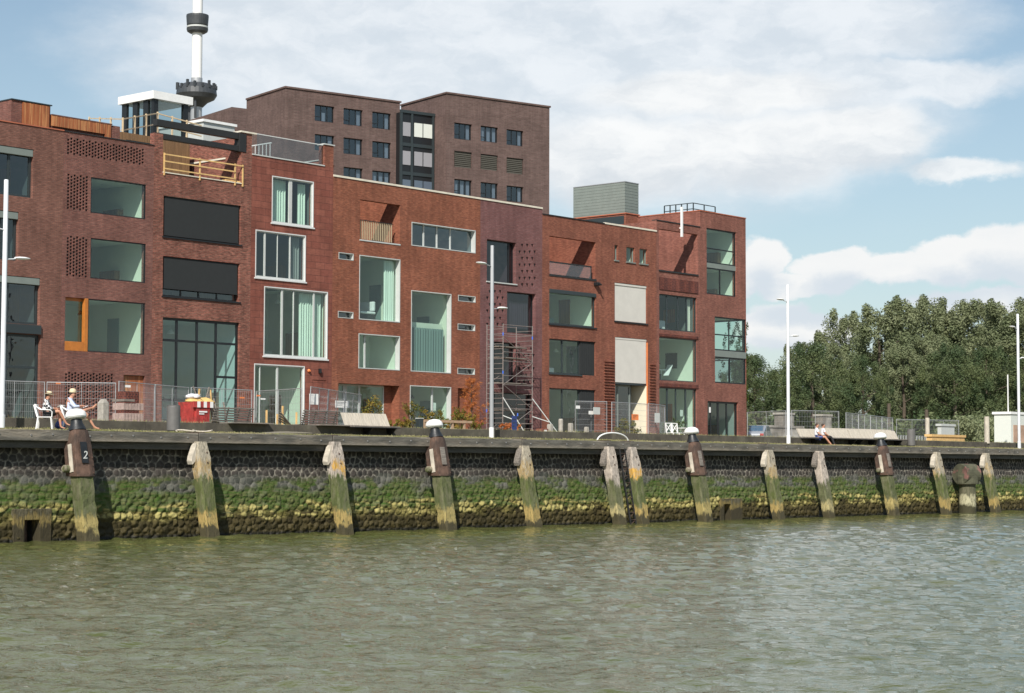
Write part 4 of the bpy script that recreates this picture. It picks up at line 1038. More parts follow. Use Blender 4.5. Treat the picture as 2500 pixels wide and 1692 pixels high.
o = window(h7, b71, 'black', .05, .12, sill='black'); mb = MB(); mb.box(b71[0]+.02, b71[1]-.03, YF+.06, YF+.08, b71[2]+.03, b71[3]-.03); mb.box(b71[0]+.02, b71[1]-.03, YF+.02, YF+.10, b71[3]-.14, b71[3]-.01); mb.build('blind', M['blind'], o, bevel=.008)
r = b72
mb = MB(); mb.box(r[0]+.03, r[1]-.04, YF+.04, YF+.06, zb72, r[3]-.12); mb.box(r[0]+.02, r[1]-.03, YF+.02, YF+.12, r[3]-.12, r[3]-.01); mb.build('blind', M['blind'], h7)
mb = MB(); mb.box(r[0]+.001, r[1]-.001, YF+.065, YF+1.3, zb72-.12, zb72+.02); mb.build('canopy', M['anth'], h7)
xd = r[0]+(r[1]-r[0])*.64
o = window(h7, [r[0]+.005, xd, r[2], zb72-.13], 'steelgrey', .10, .42, [(.40,.10)], gm='glass_d', name='door'); room(h7, [r[0], r[1], r[2], zb72], 'room_dark', left=.1, y0=YF+1.31, depth=2)
mb = MB(); mb.box(xd, xd+.06, YF+.42, YF+1.28, r[2], zb72-.13); mb.build('lobby_wall', M['anth'], h7)
mb = MB(); mb.box(r[1]-.02, r[1]-.002, YF+.02, YF+1.28, r[2], zb72-.13); mb.build('painted_reveal', mat('cream painted reveal', (.78,.72,.55), .8), h7)
mb = MB(); mb.box(r[1]-.05, r[1]+.05, YF-.04, YF-.002, r[2], r[3]-.2); mb.build('downpipe', M['orange'], h7)
mb = MB()
for k in range(24):
    py = 880+k*7.05
    if py > 1046: break
    z = fz(1474, py); mb.box(fx(1474.5, py), fx(1498.5, py), YF-.07, YF+.01, z-.06, z+.0)
for k in range(22):
    py = 888+k*7.05
    if py > 1046: break
    z = fz(1585.5, py); mb.box(fx(1585.5, py), fx(1599.5, py), YF-.07, YF+.01, z-.06, z+.0)
mb.build('brick_ledges', M['brick_f'], h7)
mb = MB(); x, z = fx(1454, 694), fz(1454, 694); mb.box(x-.18, x+.12, YF-.3, YF, z-.1, z+.1); mb.lathe([(.05,0),(.06,.2)], 10, (x-.05, YF-.3, z), (0,-1,-.3)); mb.build('wall_lamp', M['black'], h7, bevel=.02)

# ---------- house 8: stacked windows under an open brick frame
ZG = fz(1608, 540); h8 = house('narrow red brick house with upright brick bands and framed roof terrace', BX['h'], BX['i'], ZG, 'h')
A, B = BX['h']+.002, BX['i']-.002
ZG = fz(1605, 538.5)
t8 = rect(1608.4, 557.8, 1703.6, 671.8); w8 = [rect(1609.6,716.9,1701.2,812.3), rect(1609.6,822.4,1701.2,933.5), rect(1609.6,945.3,1701,None)]
wall_part(h8, M['brick_h'], A, B, TZ, ZG, [t8]+w8)
shell(h8, M['brick_h'], A, B, t8[2]+.25)
mb = MB(); mb.box(A, A+.12, YF+WT, YF+5, t8[2]-.5, ZG-.02); mb.build('side_wall', M['brick_h'], h8)
mb = MB(); mb.quad((B-.002,YF+WT,t8[2]-.3), (B-.002,YF+8,t8[2]-.3), (B-.002,YF+8,ZG+1.0), (B-.002,YF+WT,ZG+1.0)); mb.build('terrace_wall', M['brick_h'], h8)
coping(h8, 'darkslab', A, B, ZG, h=.06)
mb = MB(); mb.box(t8[0]-.02, t8[1]+.02, YF-.05, YF+.3, t8[2]-.06, t8[2]+.03); mb.build('terrace_rail', M['darkslab'], h8)
for (py0, py1) in ((676.5, 707.5), (814, 821), (935, 944.5)):
    mb = MB(); z1_, z0_ = fz(1609.6, py0), fz(1609.6, py1); n = 30; w_ = (t8[1]-t8[0])/n
    for i in range(n): mb.box(t8[0]+i*w_+.012, t8[0]+(i+1)*w_-.012, YF-.05, YF+.01, z0_+.03, z1_)
    mb.build('soldier_bricks', M['brick_sold'], h8)
o = window(h8, w8[0], 'anth', .07, .10, [(.24,.12),(.53,.10),(.76,.10)], gm='glass'); room(h8, w8[0], 'room_dark', X0=A, X1=B)
r = w8[0]; mb = MB(); mb.box(r[0]+1.3, r[0]+2.2, YF+1.2, YF+1.8, r[2]+.0, r[2]+.7); mb.build('white_table', M['whitecloth'], o)
curtain(o, r[1]-.55, r[1]-.25, r[2]+.1, r[3]-.1, m='blind', n=3)
o = window(h8, w8[1], 'anth', .05, .06, gm='glass'); room(h8, w8[1], X0=A, X1=B, left=.1); r = w8[1]
mb = MB(); mb.tube([(r[0]+1.9, YF+1.6, r[3]), (r[0]+1.9, YF+1.6, r[3]-1.3)], .012); mb.lathe([(.06,0),(.10,-.1),(.26,-.26)], 14, (r[0]+1.9, YF+1.6, r[3]-1.3)); mb.build('pendant_lamp', M['black'], o)
mb = MB(); mb.box(r[0]+.3, r[0]+1.5, YF+2, YF+3, r[2]+.3, r[2]+1.2); mb.build('desk', M['screen'], o, bevel=.03)
mb = MB(); mb.box(r[0]+1.7, r[0]+2.6, YF+1.3, YF+1.8, r[2]+.75, r[2]+.79); mb.bar((r[0]+2.2, YF+1.5, r[2]), (r[0]+2.2, YF+1.5, r[2]+.75), .04); mb.bar((r[0]+2.3, YF+1.2, r[2]+.4), (r[0]+2.75, YF+1.2, r[2]+1.1), .4, .03); mb.build('table', M['whitecloth'], o)
o = window(h8, w8[2], 'anth', .06, .08, [(.24,.12),(.47,.08),(.73,.12)], gm='glass'); room(h8, w8[2], X0=A, X1=B, left=.1)
mb = MB(); mb.box(w8[2][0]+2.4, w8[2][0]+2.7, YF+.17, YF+.175, TZ+1.7, TZ+2.1); mb.build('notice', M['white'], o)
xpole = fx(1659.5, 560)
mb = MB(); mb.box(xpole-.07, xpole+.07, YF-.22, YF-.10, fz(1659.5, 579), fz(1659.5, 506)); mb.box(xpole-.03, xpole+.03, YF-.10, YF+.02, ZG-.3, ZG-.2)
mb.build('white_pole', M['white'], h8, bevel=.01)

# ---------- house 9: corner house
ZI = fz(1709.6, 515)
h9 = house('mauve red corner house at the right end of the row, beside the trees', BX['i'], BX['j'], ZI, 'h')
A, B = BX['i']+.002, BX['j']
w9 = [rect(1725.3,556,1797.6,725.5), rect(1745.3,772.5,1818.9,938.8), rect(1727.7,979,1802.4,None)]
w9[1][1] = B-.02
wall_part(h9, M['brick_h'], A, B, TZ, ZI, w9)
# deeper body: left flank recedes as seen above its lower neighbour
_, _, _, dback, _, _ = boxpx(YF, 1709.6, 515, 1820, 1560, TZ)
mb = MB(); mb.box(A, A+.12, YF+WT, dback, TZ, ZI); mb.box(B-.12, B, YF+WT, dback, TZ, w9[1][2]); mb.box(B-.12, B, YF+2.6, dback, w9[1][2], w9[1][3]); mb.box(B-.12, B, YF+WT, dback, w9[1][3], ZI); mb.box(A+.12, B-.12, dback-.2, dback, TZ, ZI); mb.build('rear_wall', M['brick_h'], h9)
mb = MB(); mb.box(A+.12, B-.12, YF+WT, dback-.2, ZI-.4, ZI-.2); mb.build('roof', M['steelgrey'], h9)
mb = MB(); mb.box(A-.03, B+.03, YF-.03, YF+.3, ZI+.002, ZI+.06); mb.box(A-.03, A+.2, YF+.3, dback, ZI+.002, ZI+.06); mb.build('coping', M['orangebrick'], h9)
r = w9[0]; H_ = r[3]-r[2]; zs1, zs0 = fz(1725.3, 640.5), fz(1725.3, 652)
window(h9, [r[0], r[1], zs1+.005, r[3]], 'black', .08, .08, rows=(.42,), gm='glass'); room(h9, [r[0], r[1], zs1, r[3]], 'room', down=.1, left=.1, depth=3)
window(h9, [r[0], r[1], r[2], zs0-.005], 'black', .08, .08, [(.48,.08)], gm='glass'); room(h9, [r[0], r[1], r[2], zs0], 'room', left=.1, up=0, depth=3)
mb = MB(); mb.box(r[0], r[1], YF+.05, YF+.2, zs0, zs1); mb.build('spandrel', M['steelgrey'], h9)
r = w9[1]; zs1, zs0 = fz(1745.3, 854.5), fz(1745.3, 870)
window(h9, [r[0], r[1], zs1+.005, r[3]], 'black', .08, .05, rows=(.47,), gm='glass')
window(h9, [r[0], r[1], r[2], zs0-.005], 'black', .08, .05, [(.5,.08)], gm='glass_g')
for z0_, z1_ in ((r[2], zs0), (zs1, r[3])):
    mb = MB(); mb.box(B-.09, B-.02, YF+.14, YF+.24, z0_, z1_); mb.box(B-.09, B-.02, YF+2.5, YF+2.6, z0_, z1_); mb.box(B-.09, B-.02, YF+.24, YF+2.5, z0_, z0_+.08); mb.box(B-.09, B-.02, YF+.24, YF+2.5, z1_-.08, z1_); mb.box(B-.085, B-.025, YF+1.3, YF+1.38, z0_+.08, z1_-.08)
    sw = mb.build('side_window', M['black'], h9); mb = MB(); mb.quad((B-.05,YF+.24,z0_+.08), (B-.05,YF+2.5,z0_+.08), (B-.05,YF+2.5,z1_-.08), (B-.05,YF+.24,z1_-.08)); mb.build('pane', M['glass'], sw)
    mb = MB(); x0_, y0_, y1_ = r[0]-.3, YF+WT+.003, YF+3.4; mb.quad((x0_,y0_,z0_-.02), (B-.13,y0_,z0_-.02), (B-.13,y1_,z0_-.02), (x0_,y1_,z0_-.02)); mb.quad((x0_,y0_,z1_+.02), (x0_,y1_,z1_+.02), (B-.13,y1_,z1_+.02), (B-.13,y0_,z1_+.02)); mb.quad((x0_,y0_,z0_-.02), (x0_,y1_,z0_-.02), (x0_,y1_,z1_+.02), (x0_,y0_,z1_+.02)); mb.quad((x0_,y1_,z0_-.02), (B-.13,y1_,z0_-.02), (B-.13,y1_,z1_+.02), (x0_,y1_,z1_+.02)); mb.quad((B-.13,YF+2.6,z0_-.02), (B-.13,y1_,z0_-.02), (B-.13,y1_,z1_+.02), (B-.13,YF+2.6,z1_+.02)); mb.build('room_lining', M['room'], h9)
mb = MB(); mb.box(r[0], r[1]+.0, YF-.01, YF+.2, zs0, zs1); mb.build('spandrel', M['steelgrey'], h9)
r = w9[2]; o = window(h9, r, 'black', .11, .12, [(.15,.07),(.39,.16),(.67,.10)], gm='glass_g', name='glazed_door'); room(h9, r, X0=A, X1=B, left=.1, depth=4)
mb = MB(); mb.box(r[0]+.3, r[0]+.5, YF+.11, YF+.115, TZ+2.0, TZ+2.35); mb.build('notice', M['white'], o)
# railing on its roof
t = thing('roof_railing', 'dark blue grey pipe railing on the roof of the corner house', 'railing', (A, YF, ZI))
yk0, yk1 = YF+1.6, dback-1; x0, x1 = A+.8, B-2.2
p0 = onY(1692, 502, yk0); x0 = float(onY(1692, 520, yk0)[0]); x1 = float(onY(1746, 520, yk0)[0])
mb = MB()
for z in (.42, .80): mb.bar((x0, yk0, ZI+z), (x1, yk0, ZI+z), .05); mb.bar((x0, yk0, ZI+z), (x0, yk1, ZI+z), .05)
mb.build('rail', M['anth'], t)
for (x, y) in [(x0+.03, yk0), ((x0+x1)/2, yk0), (x1, yk0)]+[(x0, yk0+(yk1-yk0)*f) for f in (.2,.4,.6,.8,1)]:
    mb = MB(); mb.bar((x, y, ZI-.2), (x, y, ZI+.80), .06); mb.build('post', M['anth'], t)

# ---------- roof volumes behind
a_, b_, c_, d_, e_, f_ = boxpx(YF+5, 1528, 521.5, 1560.5, 1372, ZF7-.5)
t = thing('rooftop_room', 'low brick rooftop room with dark flank behind the rust red house', 'roof structure', (a_, c_, e_))
mb = MB(); mb.box(a_, b_, c_, d_, e_, f_); mb.build('wall', M['brick_f'], t)
mb = MB(); mb.box(a_-.03, a_-.002, c_+.15, d_, e_+.2, f_-.12); mb.build('side_glazing', M['anth'], t)
mb = MB(); mb.box(a_-.06, b_+.05, c_-.05, d_, f_+.002, f_+.07); mb.build('coping', M['orangebrick'], t)
zt_ = f_+.07
a_, b_, c_, d_, e_, f_ = boxpx(YF+7, 1525.5, 444, 1558.3, 1400, zt_+.001)
t = thing('rooftop_plant_box', 'grey ribbed metal box standing on the roof room behind the rust red house', 'roof structure', (a_, c_, e_))
mb = MB(); mb.box(a_, b_, c_, d_, e_, f_)
z = e_+.1
while z < f_-.1: mb.box(a_-.012, b_+.012, c_-.012, d_, z, z+.17); z += .2
mb.build('ribbed_cladding', M['steelgrey'], t)
mb = MB(); mb.box(a_-.04, b_+.04, c_-.04, d_, f_+.002, f_+.05); mb.build('roof_edge', M['galv'], t)

# white roofed glass pavilion behind the pergola house
a_, b_, c_, d_, e_, f_ = boxpx(YF+9, 376, 222, 462, 298, ZT3-.5)
t = thing('glass_pavilion', 'white roofed glass pavilion on the roofs behind the dark beams', 'roof structure', (a_, c_, e_))
mb = MB(); mb.box(a_-.15, b_+.15, c_-.15, d_+.15, f_-.42, f_); mb.build('roof', M['white'], t)
mb = MB(); 
for x in (a_, b_-.35): 
    mb.box(x, x+.30, c_, c_+.22, e_, f_-.422)
for f in (.33, .66, 1): mb.box(a_, a_+.16, c_+(d_-c_)*f-.4, c_+(d_-c_)*f, e_, f_-.422)
mb.box(a_, b_, c_+.01, c_+.2, e_+1.9, e_+2.6); mb.build('frame', M['black'], t)
mb = MB(); mb.quad((a_+.3,c_+.1,e_), (b_-.35,c_+.1,e_), (b_-.35,c_+.1,f_-.43), (a_+.3,c_+.1,f_-.43)); mb.quad((a_+.08,c_+.2,e_), (a_+.08,d_,e_), (a_+.08,d_,f_-.43), (a_+.08,c_+.2,f_-.43)); mb.build('pane', M['glass_g'], t)
mb = MB(); mb.box(a_+1.5, b_-.4, c_+2.5, d_-.3, e_, f_-.43); mb.build('core', M['room'], t)
# rope-like raw timber rails in front of the pavilion
def rail_px(name, label, pts, Y, m, hgt, r=.045, zb=None):
    t = thing(name, label, 'railing', onY(*pts[0], Y))
    P = [onY(px, py, yy) for (px, py), yy in zip(pts, Y if isinstance(Y, list) else [Y]*len(pts))]
    return t, P
Zr = fz(300, 287)
t = thing('raw_timber_railing', 'pale raw timber railing in front of the glass pavilion', 'railing', (fx(225), YF+5, ZA))
P = [onY(218, 289, YF+12), onY(300, 291, YF+4.5), onY(385, 277, YF+6.5), onY(492, 307, YF+6.5)]
mb = MB()
for a, b in zip(P[:-1], P[1:]):
    for dz in (0, -.55): mb.bar(a+np.array([0,0,dz]), b+np.array([0,0,dz]), .055)
mb.build('rail', M['palewood'], t)
for a, b in zip(P[:-1], P[1:]):
    for f in (0, .33, .66):
        p = a+(b-a)*f; mb = MB(); mb.bar((p[0], p[1], ZT3-.4), (p[0], p[1], p[2]+.08), .07); mb.build('post', M['palewood'], t)
p = onY(497, 297, YF+14); q = onY(573, 310, YF+14)
t = thing('white_roof_box', 'low white box on the roofs between the pavilion and the dark apartment block', 'roof structure', (p[0], YF+14, ZT3-1))
mb = MB(); mb.box(p[0], q[0], YF+14, YF+18, ZT3-1, p[2]); mb.build('wall', M['alu'], t)
mb = MB(); mb.box(p[0]-.1, q[0]+.1, YF+13.9, YF+18.1, p[2]+.002, p[2]+.15); mb.build('roof', M['white'], t)

# ================================================================== BACKGROUND BUILDINGS
class Vert:
    """a vertical plane through p with horizontal direction (dx,dy)"""
    def __init__(s, p, ang): s.p = np.array(p, float); s.d = np.array([math.cos(ang), math.sin(ang), 0]); s.n = np.array([-s.d[1], s.d[0], 0])
    def at(s, px, py):
        r = ray(px, py); t = ((s.p-CAM)@s.n)/(r@s.n); q = CAM+r*t; return (q-s.p)@s.d, q[2]
    def pt(s, u, v, z): q = s.p+s.d*u+s.n*v; return (q[0], q[1], z)
ANG = math.radians(-13.1)
def rbox(mb, V, u0, u1, v0, v1, z0, z1):
    c = [V.pt(u, v, z) for z in (z0, z1) for u, v in ((u0,v0),(u1,v0),(u1,v1),(u0,v1))]
    mb.add(c, [(0,3,2,1),(4,5,6,7),(0,1,5,4),(1,2,6,5),(2,3,7,6),(3,0,4,7)])
apt = thing('apartment_block', 'tall grey brown brick apartment block behind the row of houses', 'apartment building', atD(1000, 1100, 200))
def far_block(zc, corner, right, leftx, wins, zbot, open_left=None, name='tower_block'):
    p = atD(*corner, zc); V = Vert((p[0], p[1], 0), ANG); Zt = p[2]; U1 = V.at(*right)[0]
    lo, hi = .5, 60
    for _ in range(40):
        md = (lo+hi)/2
        q = V.pt(0, md, Zt)
        if proj(q)[0] > leftx: lo = md
        else: hi = md
    D = lo; mb = MB(); holes = []; rects = []
    for (x0, y0, x1, y1) in wins:
        a, zt = V.at(x0, y0); b, zb = V.at(x1, y1); rects.append((a, b, zb, zt))
    for a, b, c, d in cells(0, U1, zbot, Zt, [r for r in rects]):
        mb.add([V.pt(a,0,c), V.pt(b,0,c), V.pt(b,0,d), V.pt(a,0,d)], [(0,1,2,3)])
    for a, b, c, d in rects:
        t = .35
        mb.add([V.pt(a,0,c),V.pt(a,0,d),V.pt(a,t,d),V.pt(a,t,c),V.pt(b,0,c),V.pt(b,0,d),V.pt(b,t,d),V.pt(b,t,c)], [(0,1,2,3),(4,7,6,5),(1,5,6,2),(0,3,7,4)])
    lh = []
    if open_left:
        v0, v1, z0, z1 = open_left; lh = [(v0, v1, z0, z1)]
    for a, b, c, d in cells(0, D, zbot, Zt, lh): mb.add([V.pt(0,a,c), V.pt(0,a,d), V.pt(0,b,d), V.pt(0,b,c)], [(0,1,2,3)])
    mb.add([V.pt(U1,0,zbot),V.pt(U1,D,zbot),V.pt(U1,D,Zt),V.pt(U1,0,Zt)], [(0,1,2,3)]); mb.add([V.pt(0,D,zbot),V.pt(0,D,Zt),V.pt(U1,D,Zt),V.pt(U1,D,zbot)], [(0,1,2,3)])
    mb.add([V.pt(0,0,Zt),V.pt(U1,0,Zt),V.pt(U1,D,Zt),V.pt(0,D,Zt)], [(0,1,2,3)])
    mb.build(name, M['brick_far'], apt)
    mb = MB(); rbox(mb, V, -.12, U1+.12, -.12, .3, Zt+.002, Zt+.18); rbox(mb, V, -.12, .3, .3, D, Zt+.002, Zt+.18); mb.build('coping', M['brick_far'], apt)
    return V, Zt, U1, D, rects
def far_window(V, r, kind=0):
    a, b, c, d = r; f = .09; mb = MB()
    rbox(mb, V, a, a+f, .22, .30, c, d); rbox(mb, V, b-f, b, .22, .30, c, d); rbox(mb, V, a+f, b-f, .22, .30, d-f, d); rbox(mb, V, a+f, b-f, .22, .30, c, c+f)
    for q in (.36, .68): rbox(mb, V, a+(b-a)*q-f/2, a+(b-a)*q+f/2, .225, .295, c+f, d-f)
    rbox(mb, V, a+f, a+(b-a)*.36-f/2, .228, .292, c+(d-c)*.3-.04, c+(d-c)*.3+.04)
    o = mb.build('window', M['black'], apt)
    if kind == 3:
        mb = MB(); z = c
        while z < d-.1: rbox(mb, V, a+f, b-f, .10, .18, z+.02, z+.15); z += .2
        mb.build('louvre', mat('brown grey louvre', (.085,.08,.065), .8), o) if 'louvrem' not in M else mb.build('louvre', M['louvrem'], o)
        return
    mb = MB(); mb.add([V.pt(a+f,.26,c+f),V.pt(b-f,.26,c+f),V.pt(b-f,.26,d-f),V.pt(a+f,.26,d-f)], [(0,1,2,3)]); mb.build('pane', M['glass_far'], o)
    mb = MB(); w_ = b-a
    spans = {0: [(.74, .95)], 1: [(.04, .30), (.40, .64), (.72, .96)], 2: [(.38, .62)]}[kind]
    for s0, s1 in spans: rbox(mb, V, a+w_*s0, a+w_*s1, .42, .45, c+.08, d-.08 if kind != 2 else c+1.0)
    mb.build('curtain', M['curtain_far'], o)
M['glass_far'] = glass('far window glass', (.42,.47,.55), .10); M['curtain_far'] = mat('white far curtain', (.62,.65,.60), .9); M['louvrem'] = mat('brown grey louvre', (.085,.08,.065), .8)
z4 = lambda x, y: (400+x/2.324, y/2.324)
def zr4(x0, y0, x1, y1): return (*z4(x0, y0), *z4(x1, y1))
wl = []
for k in range(5):
    for (x0, y0, x1, y1) in ((857,592,967,698), (1020,612,1128,718), (1183,632,1288,738)): wl.append(zr4(x0, y0+k*167, x1, y1+k*165))
ZC = 200.0
V1, Zt1, U1_, D1, rl = far_block(ZC, (697.5, 214.5), (976.5, 250.5), 602, wl, TZ, (1.2, 9.5, 25, 33.2))
# dark loggia in the left flank
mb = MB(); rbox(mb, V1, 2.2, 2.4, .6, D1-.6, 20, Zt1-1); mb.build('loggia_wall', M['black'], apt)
q = V1.p+V1.n*3+V1.d*2.1; mb = MB(); rbox(mb, V1, 2.02, 2.18, 2.0, 4.3, 30.6-2.2+.4, 30.6+.0); mb.build('loggia_light', M['curtain_far'], apt)
for i, r in enumerate(rl): far_window(V1, r, [2,0,0, 0,0,0, 0,0,1, 0,1,0, 0,0,0][i])
wr = []
for k in range(5):
    for (x0, y0, x1, y1) in ((1648,694,1748,798), (1798,712,1896,812), (1945,732,2040,832)): wr.append(zr4(x0, y0+k*160, x1, y1+k*159))
V2, Zt2, U2_, D2, rr = far_block(208.0, (1090.6, 228.5), (1341.5, 262), 979, wr, TZ, name='tower_block')
for i, r in enumerate(rr): far_window(V2, r, [0,1,0, 3,3,3, 1,0,0, 0,0,1, 0,0,0][i])
# recessed dark glass stair between the two blocks
lo, hi = .2, 12
for _ in range(40):
    md = (lo+hi)/2
    if proj(V2.pt(0, md, Zt2))[0] > 1063: lo = md
    else: hi = md
VS = Vert(V2.pt(0, lo, 0), ANG); a0 = VS.at(977.5, 300)[0]; zt = VS.at(1000, 276.5)[1]
mb = MB(); rbox(mb, VS, a0, -.02, .15, 6, TZ, zt); mb.build('stair_glazing', M['black'], apt)
for k in range(6):
    for j, (x0, x1) in enumerate(((1352,1402), (1425,1470), (1477,1526))):
        y0 = 690+k*163+j*6; u0, z1_ = VS.at(*z4(x0, y0)); u1, z0_ = VS.at(*z4(x1, y0+84)); mb = MB(); rbox(mb, VS, u0, u1, .08, .149, z0_, z1_)
        mb.build('window', M['curtain_far'] if (j and k == 0) else M['blind_g'] if (j and k == 1) or (j == 0 and k < 2) else M['paneg'], apt)
    zz = VS.at(1020, (830+k*163)/2.324)[1]; mb = MB(); rbox(mb, VS, a0+.02, -.03, .05, .149, zz-.1, zz+.25); mb.build('floor_edge', M['anth'], apt)
for f in (0.0, .34, .95): mb = MB(); rbox(mb, VS, a0*(1-f)-.12 if f else a0, a0*(1-f)+.12 if f else a0+.3, .0, .149, TZ, zt-.01); mb.build('mullion', M['anth'], apt)
mb = MB(); rbox(mb, VS, a0, -.02, -.02, .149, zt, zt+.3); mb.build('stair_frame', M['anth'], apt)
# lower wing at the far left of the block
p = atD(566, 261, 214); V3 = Vert((p[0], p[1], 0), ANG); mb = MB(); u = V3.at(640, 270)[0]; rbox(mb, V3, 0, u, 0, 22, TZ, p[2]); mb.build('side_wing', M['brick_far'], apt)
mb = MB(); rbox(mb, V3, -.05, -.003, 3, 12, p[2]-5.5, p[2]-2.6); mb.build('side_opening', M['black'], apt)

# ---- observation tower with crow's nest, far away
p = atD(475, 600, 900); s = 900/FPX
t = thing('observation_tower', 'slim white observation tower with dark round crow\'s nest and grey platform, far behind', 'tower', (p[0], p[1], TZ))
def th(py): return float(atD(475, py, 900)[2])
mb = MB(); mb.lathe([(14.5*s, TZ), (14.0*s, th(186))], 28, (p[0], p[1], 0)); mb.build('lower_shaft', M['galv'], t, smooth=True)
mb = MB(); mb.lathe([(12.8*s, th(188)), (12.2*s, th(-160))], 28, (p[0], p[1], 0)); mb.build('upper_shaft', M['white'], t, smooth=True)
M['towerdark'] = mat('dark tower cladding', (.045,.05,.055), .5, .2, .3)
mb = MB(); mb.lathe([(19*s,th(74)),(25*s,th(70)),(26.5*s,th(64)),(24*s,th(61)),(24*s,th(57)),(26*s,th(54)),(27.5*s,th(33)),(27*s,th(29)),(20*s,th(28))], 32, (p[0], p[1], 0)); mb.build('crows_nest', M['towerdark'], t)
mb = MB(); mb.lathe([(26.2*s,th(61.5)),(26.2*s,th(57.5))], 32, (p[0], p[1], 0)); mb.build('window_band', M['alu'], t)
mb = MB(); mb.lathe([(16*s,th(258)),(28*s,th(246)),(44*s,th(238)),(50*s,th(228)),(48*s,th(214)),(38*s,th(203)),(30*s,th(200)),(14*s,th(199))], 32, (p[0], p[1], 0)); mb.build('platform', M['towerdark'], t)
mb = MB()
for a in range(16):
    an = a*math.pi/8; r0 = 47*s; mb.box(p[0]+math.cos(an)*r0-.5, p[0]+math.cos(an)*r0+.5, p[1]+math.sin(an)*r0-.5, p[1]+math.sin(an)*r0+.5, th(215), th(197+4*(a%3)))
mb.lathe([(20*s,th(290)),(20*s,th(246))], 20, (p[0]+8*s, p[1]+4, 0)); mb.lathe([(3*s, th(290)), (3*s, th(215))], 10, (p[0]-30*s*.7, p[1]-30*s*.7, 0))
mb.build('platform_structure', M['towerdark'], t)

# ================================================================== VEGETATION
def leaf_mat(name, a, b, sc=1.2, trans=.33):
    mt = bpy.data.materials.new(name); mt.use_nodes = True
    t = NT(mt.node_tree); bs = mt.node_tree.nodes['Principled BSDF']; bs.inputs['Roughness'].default_value = .6; bs.inputs['Specular IOR Level'].default_value = .25
    co = t.node('ShaderNodeTexCoord').outputs['Object']
    oi = t.node('ShaderNodeObjectInfo').outputs['Random']
    c = t.mix(t.ramp(t.noise(co, sc, 4), .35, .65), a, b)
    k = t.math('MULTIPLY_ADD', t.noise(co, sc*12, 2), .9, .55)
    c = t.mix(1.0, c, t.comb(k, k, k), 'MULTIPLY')
    t.l.new(c, bs.inputs['Base Color'])
    tl = t.node('ShaderNodeBsdfTranslucent'); t.l.new(c, tl.inputs[0]); mx = t.node('ShaderNodeMixShader'); mx.inputs[0].default_value = trans
    out = [n for n in t.n if n.type == 'OUTPUT_MATERIAL'][0]; t.l.new(bs.outputs[0], mx.inputs[1]); t.l.new(tl.outputs[0], mx.inputs[2]); t.l.new(mx.outputs[0], out.inputs[0])
    return mt
M['leaf_a'] = leaf_mat('poplar leaves', (.155,.19,.095), (.25,.275,.15), .25)
M['leaf_b'] = leaf_mat('dark alder leaves', (.075,.115,.052), (.155,.185,.08), .3)
M['leaf_s'] = leaf_mat('shrub leaves', (.10,.13,.02), (.20,.15,.03), 3)
M['leaf_y'] = leaf_mat('yellow green shrub leaves', (.16,.17,.03), (.30,.20,.04), 3)
M['leaf_o'] = leaf_mat('dry rust needles', (.40,.12,.035), (.55,.20,.06), 4, .35)
M['ivy'] = leaf_mat('ivy leaves', (.05,.08,.015), (.12,.15,.03), 2)
def leaves_mesh(name, centres, radii, nper, size, rg, material, flat=.0, aspect=.7):
    """many leaf sized quads scattered in clumps"""
    n = len(centres)*nper
    c = np.repeat(np.array(centres), nper, 0); r = np.repeat(np.array(radii), nper, 0)[:, None] if np.ndim(radii) == 1 else np.repeat(np.array(radii), nper, 0)
    d = rg.standard_normal((n, 3)); d /= np.linalg.norm(d, axis=1)[:, None]
    p = c + d*r*(rg.uniform(0, 1, (n, 1))**.45)
    nrm = d*1.1+rg.standard_normal((n, 3))*.7+np.array([0, 0, .35]); nrm /= np.linalg.norm(nrm, axis=1)[:, None]
    a = np.cross(nrm, rg.standard_normal((n, 3))); a /= np.linalg.norm(a, axis=1)[:, None]; b = np.cross(nrm, a)
    s = size*rg.uniform(.6, 1.3, (n, 1))
    V = np.stack([p-a*s, p-b*s*aspect*.6, p+a*s, p+b*s*aspect*.6], 1).reshape(-1, 3)
    me = bpy.data.meshes.new(name); me.vertices.add(4*n); me.vertices.foreach_set('co', V.reshape(-1).astype(np.float32))
    me.loops.add(4*n); me.loops.foreach_set('vertex_index', np.arange(4*n, dtype=np.int32)); me.polygons.add(n)
    me.polygons.foreach_set('loop_start', (np.arange(n)*4).astype(np.int32)); me.polygons.foreach_set('loop_total', np.full(n, 4, np.int32)); me.update(calc_edges=True)
    me.materials.append(material); o = bpy.data.objects.new(name, me); C.objects.link(o); return o
